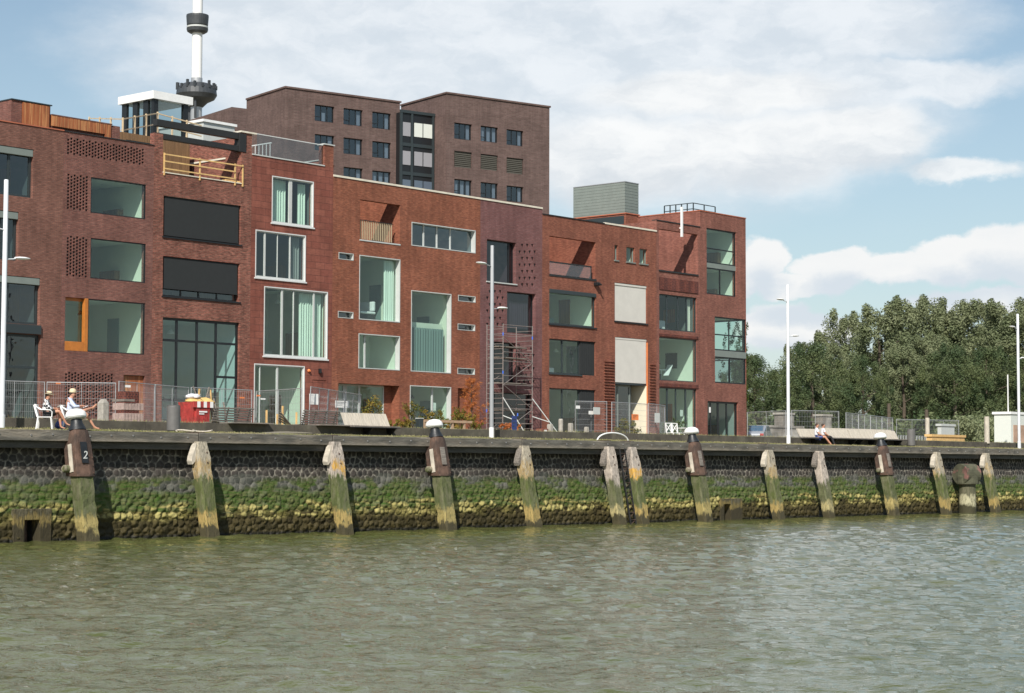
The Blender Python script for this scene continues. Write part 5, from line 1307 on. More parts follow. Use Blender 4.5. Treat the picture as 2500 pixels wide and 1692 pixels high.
def make_tree(kind, label, seed, H=15., W=4.2, m='leaf_a', tall=True):
    rg = np.random.default_rng(seed); t = thing(kind, label, 'tree', (0,0,0), 'trees beyond the site fence')
    mb = MB(); tips = []
    trunk = [(0,0,0), (.15,.1,H*.2), (.0,.2,H*.45), (.2,0,H*.7), (.1,.1,H*.92)]; mb.tube(trunk, [.32,.27,.2,.12,.04], 8)
    cs, rs = [], []
    for i in range(46):
        f = (i+.5)/46; z = H*(.10+.88*f); a = i*2.4+rg.uniform(-.5,.5)
        prof = math.sin(math.pi*min(1, (f*.92+.10)))**.55 if not tall else (math.sin(math.pi*(f*.78+.16))**.7)
        rr = W*prof*rg.uniform(.45, 1.0); x, y = rr*math.cos(a), rr*math.sin(a)
        cs.append((x, y, z+rg.uniform(-.4,.4))); q = W*rg.uniform(.16,.36); rs.append((q, q, q*1.15))
        if i % 4 == 0: mb.tube([(0.1,.1,z-H*.10), (x*.5,y*.5,z-H*.03), (x*.9,y*.9,z)], [.09,.06,.02], 5)
    for i in range(26):   # outer sprays that break the outline
        f = rg.uniform(.2, 1.0); a = rg.uniform(0, 6.28); prof = math.sin(math.pi*(f*.78+.16))**.7
        cs.append((W*prof*1.03*math.cos(a), W*prof*1.03*math.sin(a), H*(.10+.91*f))); rs.append((.5, .5, .9))
    mb.build('trunk', M['bark'], t)
    o = leaves_mesh('crown', cs, rs, 430, .145, rg, M[m]); o.parent = t
    return t
def place_tree(src, px, ytop, z, used=[], label=None, w=1.0, Hs=15.):
    p = atD(px, 1080, z); H = float(atD(px, ytop, z)[2])-TZ; k = H/Hs
    o = src if src.name not in used else copy_tree(src, (0,0,0))
    used.append(src.name)
    o.location = (p[0], p[1], TZ); o.rotation_euler = (0, 0, rnd(0, 6.28)); o.scale = (k*w*.93, k*w*.93, k)
    o['label'] = label
ta = make_tree('poplar_tree', 'x', 11, 15, 4.0, 'leaf_a'); tb = make_tree('poplar_tree', 'x', 12, 15, 3.6, 'leaf_a'); td = make_tree('alder_tree', 'x', 13, 15, 5.0, 'leaf_b', False)
tl = [  # photo x, top y, distance, source, width, label
 (1842, 868, 175, td, 1.25, 'dark round tree directly beside the ivy corner of the houses'), (1893, 905, 190, td, 1.1, 'low dark tree behind the far white lamp post'),
 (1985, 838, 165, td, 1.3, 'broad dark tree right of the far white lamp post'), (1945, 850, 195, ta, 1.0, 'small tree between the lamp post and the broad dark tree'),
 (2062, 772, 200, ta, 1.05, 'light green tree at the top left of the big tree group'), (2030, 850, 186, ta, 1.0, 'yellowish tree in front of the light green one'),
 (2148, 758, 192, tb, 1.25, 'tall tree left of the highest pair'), (2110, 870, 172, td, 1.0, 'dark tree behind the seated couple'), (2225, 738, 200, ta, 1.1, 'highest tree of the group, left one of the two peaks'), (2272, 742, 203, tb, 1.1, 'highest tree of the group, right one of the two peaks'),
 (2205, 850, 176, tb, 1.2, 'mid green tree below the two highest trees'), (2265, 830, 180, ta, 1.3, 'wide brownish green tree above the long bench'), (2350, 748, 200, tb, 1.2, 'tall tree right of the two peaks'), (2400, 752, 204, ta, 1.1, 'tall tree between the right hand trees'),
 (2330, 845, 172, td, 1.15, 'dark tree in front on the right of the group'), (2460, 745, 195, ta, 1.15, 'tall tree just left of the last lamp post'), (2410, 850, 174, td, 1.2, 'dark tree above the low scrub at the right'), (2520, 760, 190, tb, 1.3, 'tall tree cut by the right edge of the picture'), (2500, 870, 176, td, 1.0, 'dark tree behind the last lamp post'),
 (1820, 880, 205, tb, 1.0, 'pale tree mostly hidden by the corner house')]
for px, yt, z, s_, w_, lab in tl: place_tree(s_, px, yt, z, label=lab, w=w_)
# scrub under the trees
rg = np.random.default_rng(4); cs = []; rs = []
for i in range(150):
    px = rg.uniform(1815, 2560); z = rg.uniform(160, 190); p = atD(px, 1080, z); cs.append((p[0], p[1], TZ+rg.uniform(.3, 2.6))); rs.append((1.6, 1.6, 1.2))
o = leaves_mesh('scrub', cs, rs, 90, .24, rg, M['leaf_b']); tag(o, 'dense low green scrub under the far trees', 'undergrowth', kind='stuff')
cs = []; rs = []
for i in range(26):
    px = rg.uniform(2290, 2470); z = rg.uniform(148, 156); p = atD(px, 1080, z); cs.append((p[0], p[1], TZ+rg.uniform(.2, 2.6))); rs.append((1.2, 1.2, .9))
o = leaves_mesh('scrub', cs, rs, 160, .16, rg, M['leaf_a']); tag(o, 'lighter green thicket in front of the right hand trees', 'undergrowth', kind='stuff')
# ivy hanging on the hidden gable of the corner house
rg = np.random.default_rng(9); cs = []; rs = []
for i in range(90):
    y = YF+rg.uniform(.0, 5)*rg.uniform(0,1)**2; z = TZ+rg.uniform(0, 1)**.8*(fz(1821, 790)-TZ); cs.append((BX['j']+.12+rg.uniform(0,.22), y+.12, z)); rs.append((.12, .16, .40))
o = leaves_mesh('ivy', cs, rs, 60, .07, rg, M['ivy']); tag(o, 'ivy climbing the right gable of the corner house', 'climbing plant')

def shrub(px, py, Y, w, h, m, label, size=.06, seed=0, n=14, kind='garden_shrub', group='garden shrubs in front of the orange brick house'):
    rg = np.random.default_rng(seed+100); x = onY(px, py, Y)[0]; t = thing(kind, label, 'shrub', (x, Y, TZ), group)
    cs = []; rs = []; mb = MB()
    for i in range(n):
        a = rg.uniform(0, 6.28); r = w*.5*rg.uniform(.1, 1); z = h*rg.uniform(.25, 1)
        cs.append((r*math.cos(a), r*math.sin(a), z)); q = rg.uniform(.10, .2)*max(w, h)*.8; rs.append((q, q, q)); mb.tube([(x, Y, TZ), (x+r*.5*math.cos(a), Y+r*.5*math.sin(a), TZ+z*.6), (x+r*math.cos(a), Y+r*math.sin(a), TZ+z)], [.015,.012,.006], 4)
    mb.build('stem', M['bark'], t)
    o = leaves_mesh('foliage', cs, rs, 45, size, rg, M[m]); o.parent = t; return t
def gy(px, ytop, Z): return onZ(px, ytop, Z)
YG = YF-4
for i, (px, w_, h_, m_, lab) in enumerate([(985, .8, .9, 'leaf_y', 'reddish shrub left of the dark green one, under the ground floor window edge'), (1008, 1.1, 1.75, 'leaf_s', 'tallest green shrub left of the planter rail'), (1048, .9, 1.25, 'leaf_y', 'yellow green shrub at the left end of the planter rail'),
    (1078, 1.2, 1.35, 'leaf_s', 'green shrub in the middle of the planter rail'), (1100, .9, 1.0, 'leaf_y', 'low yellowish shrub in the planter'), (1122, 1.0, 1.55, 'leaf_s', 'green shrub at the right end of the planter rail'), (1150, 1.2, 1.2, 'leaf_y', 'yellow green shrub under the rust coloured conifer'), (1168, .8, .8, 'leaf_s', 'small shrub right of the rust coloured conifer'),
    (905, .7, 1.7, 'leaf_y', 'thin reddish shrub behind the pale bench, left'), (925, .7, 1.9, 'leaf_y', 'thin reddish shrub behind the pale bench, right'), (962, .6, .8, 'leaf_y', 'small shrub right of the pale bench'), (1235, 1.0, .8, 'leaf_o', 'red leaved shrub at the foot of the scaffold, left'), (1258, .7, .7, 'leaf_o', 'small red leaved shrub left of the blue sign')]):
    shrub(px, 1040, YG+rnd(-.6, .4), w_, h_, m_, lab, seed=i)
# rust coloured dead conifer
x = onY(1150, 1040, YF-3.4)[0]; t = thing('dead_conifer', 'rust coloured dried out conifer in front of the dark door niche', 'tree', (x, YF-3.4, TZ))
rg = np.random.default_rng(77); cs = []; rs = []; mb = MB(); mb.tube([(x, YF-3.4, TZ), (x+.05, YF-3.4, TZ+1.5), (x, YF-3.4, TZ+3.0)], [.05,.04,.012], 6)
for i in range(46):
    f = i/45; z = .45+2.6*f; a = i*2.4; ln = (.95*(1-f)**.6+.18)*rg.uniform(.5, 1.1)
    if .42 < f < .55: ln *= .55
    for q in (.4, .7, 1.0): cs.append((ln*q*math.cos(a), ln*q*math.sin(a), z+ln*q*.35)); rs.append((.13,.13,.10))
    mb.tube([(x, YF-3.4, TZ+z), (x+ln*math.cos(a), YF-3.4+ln*math.sin(a), TZ+z+ln*.35)], [.012,.004], 4)
mb.build('trunk', M['bark'], t); o = leaves_mesh('crown', cs, rs, 34, .05, rg, M['leaf_o'], aspect=.35); o.parent = t
# grass along the quay strip and terrace edge
def grass(name, label, n, fx_, col, hmax, seed):
    rg = np.random.default_rng(seed); x, y, z = fx_(rg, n)
    h = hmax*rg.uniform(.3, 1, n)**1.6; a = rg.uniform(0, 6.28, n); w_ = .012+.01*rg.uniform(0, 1, n); lx = rg.normal(0, .35, n)*h; ly = rg.normal(0, .35, n)*h
    V = np.stack([np.stack([x-w_*np.cos(a), y-w_*np.sin(a), z], 1), np.stack([x+w_*np.cos(a), y+w_*np.sin(a), z], 1), np.stack([x+lx, y+ly, z+h], 1)], 1).reshape(-1, 3)
    me = bpy.data.meshes.new(name); me.vertices.add(3*n); me.vertices.foreach_set('co', V.reshape(-1).astype(np.float32)); me.loops.add(3*n); me.loops.foreach_set('vertex_index', np.arange(3*n, dtype=np.int32))
    me.polygons.add(n); me.polygons.foreach_set('loop_start', (np.arange(n)*3).astype(np.int32)); me.polygons.foreach_set('loop_total', np.full(n, 3, np.int32)); me.update(calc_edges=True)
    me.materials.append(col); o = bpy.data.objects.new(name, me); C.objects.link(o); tag(o, label, 'grass', kind='stuff')
M['grass'] = leaf_mat('dry grass', (.42,.37,.20), (.26,.27,.10), 1.0)
def f1(rg, n):
    x = rg.uniform(-34, 60, n); k = rg.random(n); y = np.where(k < .5, .25+np.abs(rg.normal(0, .12, n)), np.where(k < .75, WALLY-np.abs(rg.normal(0, .12, n)), rg.uniform(.3, WALLY, n)))
    keep = (np.sin(x*1.7)+np.sin(x*.63+2)+rg.normal(0, .8, n)) > -.4; y = np.where(keep, y, .3+rg.uniform(0, .1, n)); return x, y, QZ+.02+.13*y/WALLY
grass('grass', 'dry grass and weeds growing along the quay strip', 24000, f1, M['grass'], .06, 1)
def f2(rg, n):
    x = rg.uniform(-34, 60, n); y = WALLY+.4+np.abs(rg.normal(0, 2.2, n)); return x, y, np.full(n, TZ)
grass('grass', 'weeds on the terrace behind the low wall', 26000, f2, M['grass'], .20, 2)

# ================================================================== QUAY FURNITURE
def pave(y): return QZ+.02+.13*max(0, min(y, WALLY))/WALLY
def lamp(px, pybase, ptop, arms, m, label, base_m='white'):
    Y = 2.6; p = onY(px, pybase, Y); x = float(p[0]); z0 = pave(Y); zt = float(onY(px, ptop, Y)[2])
    t = thing('lamp_post', label, 'lamp post', (x, Y, z0), 'tall lamp posts along the quay')
    mb = MB(); mb.lathe([(.105,0),(.105,.42),(.10,.43)], 20, (x, Y, z0)); mb.build('base', M[base_m], t, smooth=False)
    mb = MB(); mb.lathe([(.088,.43),(.085,2.5),(.075,zt-z0-.02),(.06,zt-z0)], 20, (x, Y, z0)); mb.build('pole', M[m], t, smooth=True)
    for (py, s) in arms:
        za = float(onY(px, py, Y)[2]); 
        mb = MB(); mb.tube([(x+s*.07, Y, za), (x+s*.32, Y, za+.03), (x+s*.45, Y, za+.06)], .022, 8); mb.build('arm', M[m], t, smooth=True)
        mb = MB(); v = []; n = 14; secs = [(.40,.05,.03),(.55,.12,.05),(.75,.14,.05),(.92,.09,.03),(1.0,.02,.01)]
        for d, w_, h_ in secs:
            for k in range(n): a = 2*math.pi*k/n; v.append((x+s*d, Y+math.cos(a)*w_, za+.07+math.sin(a)*h_+.02*d))
        mb.add(v, [(i*n+k, i*n+(k+1)%n, (i+1)*n+(k+1)%n, (i+1)*n+k) for i in range(4) for k in range(n)]+[tuple(range(n))[::-1], tuple(range(4*n, 5*n))]); mb.build('lamp_head', M['white'], t, smooth=True)
lamp(4, 1045, 437, [(632, 1), (560, -1)], 'lampwhite', 'white lamp post cut by the left edge of the picture, one lamp showing', 'lampwhite')
lamp(1200, 1065, 599, [(650, -1), (754, 1)], 'lampgrey', 'grey lamp post standing in front of the scaffold')
lamp(1925, 1080, 695, [(737, -1), (822, 1)], 'lampwhite', 'white lamp post in front of the trees, left of the long pale bench')
lamp(2488.5, 1094, 767, [(803, -1), (876, 1)], 'lampwhite', 'white lamp post at the right edge of the picture', 'lampwhite')

def bin_(px, Y, h, r, label):
    p = onY(px, 1000, Y); x = float(p[0]); z = pave(Y); t = thing('litter_bin', label, 'litter bin', (x, Y, z), 'round grey litter bins on the quay')
    mb = MB(); mb.lathe([(r*.93,.03),(r,.05),(r,h-.06),(r*.98,h-.05),(r*.98,h-.02),(r,h-.01),(r*.96,h),(r*.72,h-.01),(r*.66,h-.12)], 28, (x, Y, z)); mb.build('body', M['binm'], t, smooth=False)
    mb = MB(); mb.lathe([(r*.9,0),(r*.9,.035)], 24, (x, Y, z)); mb.build('foot', M['darkslab'], t)
    mb = MB(); mb.blobm((x-.02, Y-.02, z+h-.05), (r*.6, r*.6, .05), jit=.12); mb.build('rubbish', M['tarpy'], t)
bin_(424, 1.7, .93, .235, 'round grey litter bin standing left of the slatted benches'); bin_(2224, 2.7, .95, .22, 'round grey litter bin at the right end of the long pale bench')

def pale_bench(pl, pr, ytop, ybot, label, supp, Y=3.45):
    a = onY(pl, ybot, Y); b = onY(pr, ybot+1, Y); zt = float(onY(pl, ytop, Y)[2]); x0, x1 = float(a[0]), float(b[0]); zb = TZ+.10
    t = thing('pale_bench', label, 'bench', (x0, Y, TZ), 'benches set on the low concrete wall')
    zt = max(zt, zb+.42); n = int((x1-x0)/.085); mb = MB()
    for i in range(n):
        u0 = x0+(x1-x0)*i/n; u1 = x0+(x1-x0)*(i+1)/n-.006; j = rnd(-.006, .006)
        mb.add([(u0,Y-.05+j,zb+.02),(u1,Y-.05+j,zb+.02),(u1,Y+.20+j,zt),(u0,Y+.20+j,zt),(u0,Y,zb+.02),(u1,Y,zb+.02),(u1,Y+.25,zt),(u0,Y+.25,zt)], [(0,1,2,3),(4,7,6,5),(0,4,5,1),(1,5,6,2),(2,6,7,3),(3,7,4,0)])
    mb.build('backrest', M['benchwood'], t)
    mb = MB(); n2 = 6
    for i in range(n2): mb.box(x0-.02, x1+.02, Y-.62+i*.095, Y-.62+i*.095+.085, zb-.045, zb)
    mb.build('seat', M['weathered'], t)
    mb = MB(); mb.box(x0-.02, x1+.02, Y-.63, Y-.05, zb-.075, zb-.046); mb.build('seat_frame', M['darkslab'], t)
    for f in supp:
        x = x0+(x1-x0)*f; mb = MB()
        mb.add([(x-.03,Y-.6,zb-.077),(x-.03,Y-.05,zb-.077),(x-.03,Y-.10,pave(3)+.0),(x-.03,Y-.28,pave(3)+.0),(x+.03,Y-.6,zb-.077),(x+.03,Y-.05,zb-.077),(x+.03,Y-.10,pave(3)+.0),(x+.03,Y-.28,pave(3)+.0)], [(0,1,2,3),(4,7,6,5),(0,4,5,1),(1,5,6,2),(2,6,7,3),(3,7,4,0)])
        mb.build('support', M['darkslab'], t)
    return t
pale_bench(841, 950, 1007, 1038, 'sun bleached wooden bench left of the shrubs, facing the river', (.40, .93))
pale_bench(1953, 2075, 1046, 1067, 'left half of the long pale bench, with the couple on it', (.2, .55, .95))
pale_bench(2077, 2192, 1049, 1071, 'right half of the long pale bench, behind the fourth bollard', (.08, .35, .6, .9))
pale_bench(2010, 2182, 1044, 1060, 'second pale bench standing behind the long pale bench', (.1, .9), Y=5.2)
def slat_bench(pl, pr, ytop, label):
    Y = 4.0; x0, x1 = float(onY(pl, 1020, Y)[0]), float(onY(pr, 1022, Y)[0]); t = thing('slatted_bench', label, 'bench', (x0, Y, TZ), 'benches set on the low concrete wall')
    zb = TZ+.14; 
    for i in range(6):
        z = zb+.05+i*.092; y = Y-i*.035; mb = MB(); mb.bar((x0, y, z), (x1, y+.0, z), .035, .052, up=(0,-.35,1)); mb.build('back_slat', M['weathered'], t)
    for i in range(5): mb = MB(); mb.box(x0+.05, x1+.05, Y+.06+i*.1, Y+.14+i*.1, zb-.03, zb); mb.build('seat_slat', M['weathered'], t)
    for f in (.08, .36, .64, .92):
        x = x0+(x1-x0)*f; mb = MB(); mb.bar((x, Y+.03, zb), (x, Y-.16, zb+.56), .05, .03); mb.bar((x, Y+.03, zb-.04), (x, Y+.55, zb-.04), .05, .03); mb.bar((x, Y+.2, TZ), (x, Y+.1, zb-.04), .06); mb.build('back_strut', M['weathered'], t)
    mb = MB(); mb.box(x0+.25, x1+.35, WALLY-.30, WALLY+.45, TZ+.078, TZ+.12); mb.build('board', M['weathered'], t)
slat_bench(517, 612, 999, 'grey slatted bench seen from behind, in front of the red container'); slat_bench(733, 822, 1005, 'grey slatted bench seen from behind, left of the pale bench')

# ---- people
def skinned(name, pts, edges, m, parent, sub=2, root=0):
    """pts: list of (xyz, radius) ; grows one continuous surface round the skeleton"""
    me = bpy.data.meshes.new(name); me.from_pydata([p for p, r in pts], edges, []); me.update()
    o = bpy.data.objects.new(name, me); C.objects.link(o)
    sk = o.modifiers.new('skin', 'SKIN'); sk.use_smooth_shade = True
    for i, (p, r) in enumerate(pts):
        d = me.skin_vertices[0].data[i]; rr = r if isinstance(r, tuple) else (r, r); d.radius = rr; d.use_root = (i == root)
    ss = o.modifiers.new('sub', 'SUBSURF'); ss.levels = ss.render_levels = sub
    bpy.context.view_layer.update()
    m2 = bpy.data.meshes.new_from_object(o.evaluated_get(bpy.context.evaluated_depsgraph_get()))
    bpy.data.objects.remove(o)
    m2.materials.clear(); m2.materials.append(m); m2.polygons.foreach_set('use_smooth', [True]*len(m2.polygons))
    ob = bpy.data.objects.new(name, m2); C.objects.link(ob); ob.parent = parent; return ob
def seated(label, J, top, trousers, hat=None, long_legs=False, sleeves='long', shoes=None):
    """J: joints of a seated figure facing +X, hip at the origin side; left is +Y"""
    t = thing('person', label, 'person', (0,0,0)); V = lambda k: tuple(J[k])
    hip, belly, chest, neck, head = V('hip'), V('belly'), V('chest'), V('neck'), V('head')
    pts = []; E = []
    def add(p, r, par=None):
        pts.append((tuple(p), r)); i = len(pts)-1
        if par is not None: E.append((par, i))
        return i
    def hand(wr, dirv, par, side):
        d = Vector(dirv).normalized(); s = Vector((0, 0, 1)).cross(d).normalized()*side; w_ = Vector(wr)
        pm = add(w_+d*.06, (.036,.018), par)
        for k in range(4):
            off = s*(.027-.018*k); L = (.075,.085,.078,.062)[k]
            a = add(w_+d*.095+off, .0105, pm); b = add(w_+d*(.095+L*.55)+off*1.1-Vector((0,0,.012)), .0095, a); add(w_+d*(.095+L*.85)+off*1.1-Vector((0,0,.035)), .0085, b)
        a = add(w_+d*.04+s*.045, .012, pm); add(w_+d*.07+s*.062-Vector((0,0,.012)), .010, a)
    h = add(hip, (.14,.12)); b = add(belly, (.135,.11), h); c = add(chest, (.15,.11), b); nk = add(neck, .055, c); hd0 = add(Vector(head)-Vector((0,0,.07)), (.065,.075), nk); hd = add(head, (.078,.098), hd0); add(Vector(head)+Vector((-.005,0,.075)), (.065,.08), hd)
    add(Vector(head)+Vector((.115,0,-.02)), .014, hd)
    for s in (1, -1): add(Vector(head)+Vector((-.005, s*.085, -.01)), .018, hd)
    for s, n in ((1,'l'),(-1,'r')):
        sh = add(V('sh'+n), .062, c); el = add(V('el'+n), .044, sh); wr = add(V('wr'+n), .029, el); hand(V('wr'+n), Vector(V('wr'+n))-Vector(V('el'+n)), wr, s)
        hj = add(Vector(hip)+Vector((.02, s*.10, -.01)), .095, h); kn = add(V('kn'+n), .062, hj); cf = add(Vector(V('kn'+n)).lerp(Vector(V('an'+n)), .35), .056, kn); an = add(V('an'+n), .036, cf); tv = Vector(V('to'+n))-Vector(V('an'+n)); add(Vector(V('an'+n))+tv*.55+Vector((0,0,-.02)), (.038,.028), an); ti = add(V('to'+n), (.042,.02), len(pts)-1)
    body = skinned('body', pts, E, M['skin'], t)
    # face
    hv = Vector(head); mb = MB()
    for s in (1, -1): mb.blobm(tuple(hv+Vector((.088, s*.033, .012))), (.010, .014, .008), 8, 5)
    mb.build('eyes', M['black_cloth'], t, org=(0,0,0)); mb = MB(); mb.blobm(tuple(hv+Vector((.086, 0, -.058))), (.012, .026, .007), 8, 5); mb.build('mouth', mat('lips', (.35,.10,.08), .6), t, org=(0,0,0))
    # shirt: torso and sleeves
    sp, se = [], []
    def sa(p, r, par=None):
        sp.append((tuple(p), r)); i = len(sp)-1
        if par is not None: se.append((par, i))
        return i
    a = sa(Vector(hip)+Vector((-.0,0,.03)), (.175,.145)); b = sa(belly, (.17,.14), a); c = sa(chest, (.18,.135), b); sa(Vector(neck)-Vector((0,0,.03)), (.085,.075), c)
    for s, n in ((1,'l'),(-1,'r')):
        sh = sa(V('sh'+n), .085, c); e_ = Vector(V('sh'+n)).lerp(Vector(V('el'+n)), .75 if sleeves == 'short' else 1.0); el = sa(e_, .066, sh)
        if sleeves == 'long': sa(Vector(V('el'+n)).lerp(Vector(V('wr'+n)), .7), .045, el)
    skinned('shirt', sp, se, top, t)
    sp, se = [], []; a = sa(Vector(hip)+Vector((-.01,0,.0)), (.16,.14))
    for s, n in ((1,'l'),(-1,'r')):
        hj = sa(Vector(hip)+Vector((.03, s*.10, -.01)), .112, a); k = Vector(V('kn'+n))
        if long_legs: kn = sa(k, .078, hj); sa(k.lerp(Vector(V('an'+n)), .9), .05, kn)
        else: sa(Vector(hip).lerp(k, .82)+Vector((0, s*.02, .0)), .088, hj)
    skinned('trousers' if long_legs else 'shorts', sp, se, trousers, t)
    for n in 'lr':
        an, to = Vector(V('an'+n)), Vector(V('to'+n)); d = (to-an).normalized(); mb = MB(); mb.bar(an-d*.05-Vector((0,0,.045)), to+d*.03-Vector((0,0,.03)), .085, .022); mb.build('shoe', shoes or M['black_cloth'], t, org=(0,0,0), bevel=.008)
    mb = MB(); mb.blobm(tuple(hv+Vector((-.025,0,.03))), (.092, .094, .085), 14, 8); mb.build('hair', M['hair'], t, smooth=True, org=(0,0,0))
    if hat == 'brim': mb = MB(); mb.lathe([(.18,.0),(.185,.008),(.10,.02),(.097,.075),(.07,.11),(.01,.115)], 22, tuple(hv+Vector((.02,0,.055))), (.12,0,1)); ho = mb.build('hat', M['straw'], t, org=(0,0,0)); mb = MB(); mb.lathe([(.1005,.022),(.099,.05)], 22, tuple(hv+Vector((.02,0,.055))), (.12,0,1)); mb.build('hat_band', M['black_cloth'], ho, org=(0,0,0))
    if hat == 'cap': mb = MB(); mb.lathe([(.115,.0),(.118,.03),(.112,.08),(.08,.125),(.01,.14)], 22, tuple(hv+Vector((0,0,.05))), (.06,0,1)); mb.build('hat', M['straw'], t, org=(0,0,0), smooth=True)
    return t
def chk():
    mt = bpy.data.materials.new('black and white check cloth'); mt.use_nodes = True; t = NT(mt.node_tree); b = mt.node_tree.nodes['Principled BSDF']; b.inputs['Roughness'].default_value = .9
    co = t.node('ShaderNodeTexCoord').outputs['Object']; ck = t.node('ShaderNodeTexChecker'); ck.inputs['Scale'].default_value = 13; ck.inputs['Color1'].default_value = (.70,.70,.70,1); ck.inputs['Color2'].default_value = (.025,.025,.03,1)
    t.l.new(t.vmath('ADD', co, (.003,.004,.002)), ck.inputs['Vector']); t.l.new(ck.outputs[0], b.inputs['Base Color']); return mt
JA = dict(hip=(0,0,.53), belly=(-.05,0,.70), chest=(-.04,0,.90), neck=(.01,0,1.04), head=(.06,0,1.16), shl=(-.02,.17,.97), shr=(-.02,-.17,.97), ell=(.10,.24,.74), elr=(.10,-.24,.72), wrl=(.30,.12,.70), wrr=(.31,-.11,.72),
          knl=(.42,.13,.58), knr=(.44,-.10,.64), anl=(.48,.14,.09), anr=(.68,.02,.20), tol=(.64,.15,.04), tor=(.84,.02,.14))
JB = dict(hip=(0,0,.53), belly=(-.06,0,.70), chest=(-.08,0,.90), neck=(-.03,0,1.05), head=(.03,0,1.17), shl=(-.06,.18,.97), shr=(-.06,-.18,.97), ell=(.12,.26,.76), elr=(.14,-.25,.74), wrl=(.34,.12,.76), wrr=(.34,-.08,.78),
          knl=(.45,.14,.56), knr=(.44,-.22,.62), anl=(.74,.16,.10), anr=(.66,.10,.72), tol=(.92,.18,.05), tor=(.80,.16,.86))
def put(t, px, Y, rz, z=None):
    p = onY(px, 1040, Y); t.scale = (.95,)*3; t.location = (float(p[0]), Y, pave(Y) if z is None else z); t.rotation_euler = (0,0,math.radians(rz)); return t
PA = put(seated('person in black and white checked shirt and wide straw hat, seated, reading a tablet', JA, chk(), M['black_cloth'], 'brim'), 113, 1.5, -42)
PB = put(seated('person in pale blue shirt and cream cap, seated with one ankle raised on the knee', JB, M['bluewhite'], mat('tan shorts', (.42,.36,.27), .9), 'cap', sleeves='long', shoes=mat('tan sandal', (.30,.16,.08), .8)), 174, 1.6, -42); PB.scale = (1.0, 1.12, 1.02)
def item(name, label, cat, mb, m, px, Y, rz, bevel=.004):
    o = mb.build(name, m, bevel=bevel); tag(o, label, cat); return put(o, px, Y, rz)
mb = MB(); mb.bar((.36, -.02, .76), (.50, -.02, .86), .20, .012); item('tablet', 'thin pale tablet held by the person in the checked shirt', 'tablet', mb, M['alu'], 113, 1.5, -42)
mb = MB(); mb.bar((.36, .03, .78), (.52, .03, .84), .26, .02); item('book', 'open book held by the person in the pale blue shirt', 'book', mb, M['whitecloth'], 177, 1.6, -42)
def chair(label, px, Y, rz):
    t = thing('plastic_chair', label, 'chair', (0,0,0), 'white plastic chairs on the quay')
    mb = MB(); mb.box(-.24, .24, -.24, .24, .40, .43); mb.build('seat', M['white'], t, org=(0,0,0), bevel=.012)
    for k in range(7):
        a = -1.15+k*2.3/6; mb = MB(); x, y = -.22-.06*math.cos(a)*.6, .23*math.sin(a)/math.sin(1.15); mb.bar((x, y, .43), (x-.12, y*.95, .84), .018, .06); mb.build('back_slat', M['white'], t, org=(0,0,0))
    mb = MB(); mb.tube([(-.36+.10*abs(math.sin(a))**2, .25*math.sin(a)/math.sin(1.2), .86-.03*abs(math.sin(a))) for a in [-1.2+k*.3 for k in range(9)]], .022, 8); mb.build('top_rail', M['white'], t, org=(0,0,0), smooth=True)
    for s in (1, -1):
        mb = MB(); mb.tube([(-.31, s*.25, .80), (-.15, s*.29, .68), (.20, s*.29, .66), (.26, s*.26, .60), (.25, s*.25, .42)], .02, 8); mb.build('armrest', M['white'], t, org=(0,0,0), smooth=True)
        for sx in (1, -1): mb = MB(); mb.bar((sx*.22, s*.22, .41), (sx*.27, s*.27, 0), .05, .03); mb.build('leg', M['white'], t, org=(0,0,0))
    t.scale = (.95,)*3; return put(t, px, Y, rz)
chair('white plastic garden chair under the person in the checked shirt', 110, 1.5, -42); chair('white plastic garden chair under the person in the blue shirt', 174, 1.6, -42)
mb = MB(); mb.blobm((0,0,.14), (.20,.14,.15), 12, 8, .05); mb.tube([(-.12,0,.24),(-.08,0,.36),(.08,0,.36),(.12,0,.24)], .012, 6); o = mb.build('bag', M['blue'], smooth=True); tag(o, 'dark blue bag on the paving between the two chairs', 'bag'); put(o, 147, 1.9, -20)
JC = dict(JA); JC.update(anl=(.70,.14,.09), anr=(.78,.0,.10), tol=(.88,.15,.05), tor=(.96,.02,.08), knr=(.43,-.08,.55), wrl=(.30,.10,.60), wrr=(.30,-.10,.60), head=(.0,0,1.18), neck=(-.03,0,1.04))
JD = dict(JC); JD.update(anl=(.55,.10,.08), anr=(.62,-.12,.08), tol=(.74,.10,.04), tor=(.80,-.12,.04))
put(seated('person in white top with bare legs, left one of the couple on the long bench', JC, M['whitecloth'], M['blue'], None, sleeves='short', shoes=M['whitecloth']), 1995, 3.0, -60, TZ-.40)
put(seated('person in white top and black trousers, right one of the couple on the bench', JD, M['whitecloth'], M['black_cloth'], None, long_legs=True, sleeves='short', shoes=M['whitecloth']), 2010, 3.0, -50, TZ-.40)

# ---- mesh site fences
def fence_proto():
    t = thing('fence_panel', 'x', 'site fence', (0,0,0), 'galvanised mesh site fence panels'); L, H = 3.45, 2.0
    mb = MB(); 
    for x in (0.02, L-.02): mb.tube([(x,0,.04),(x,0,H)], .021, 8)
    mb.tube([(.02,0,H-.02),(L-.02,0,H-.02)], .019, 8); mb.tube([(.02,0,.22),(L-.02,0,.22)], .019, 8); mb.tube([(L/2,0,.22),(L/2,0,H)], .014, 6)
    mb.build('frame', M['galv'], t, org=(0,0,0))
    mb = MB(); x = .12
    while x < L-.05: mb.bar((x,0,.22), (x,0,H-.02), .0055); x += .115
    z = .45
    while z < H: mb.bar((.02,.008,z), (L-.02,.008,z), .008); z += .29
    mb.build('wire_mesh', M['galv'], t, org=(0,0,0))
    for x in (0, L): mb = MB(); mb.box(x-.11, x+.11, -.33, .33, 0, .13); mb.build('foot', M['stonegrey'], t, org=(0,0,0), bevel=.02)
    return t
FP = fence_proto(); FU = []
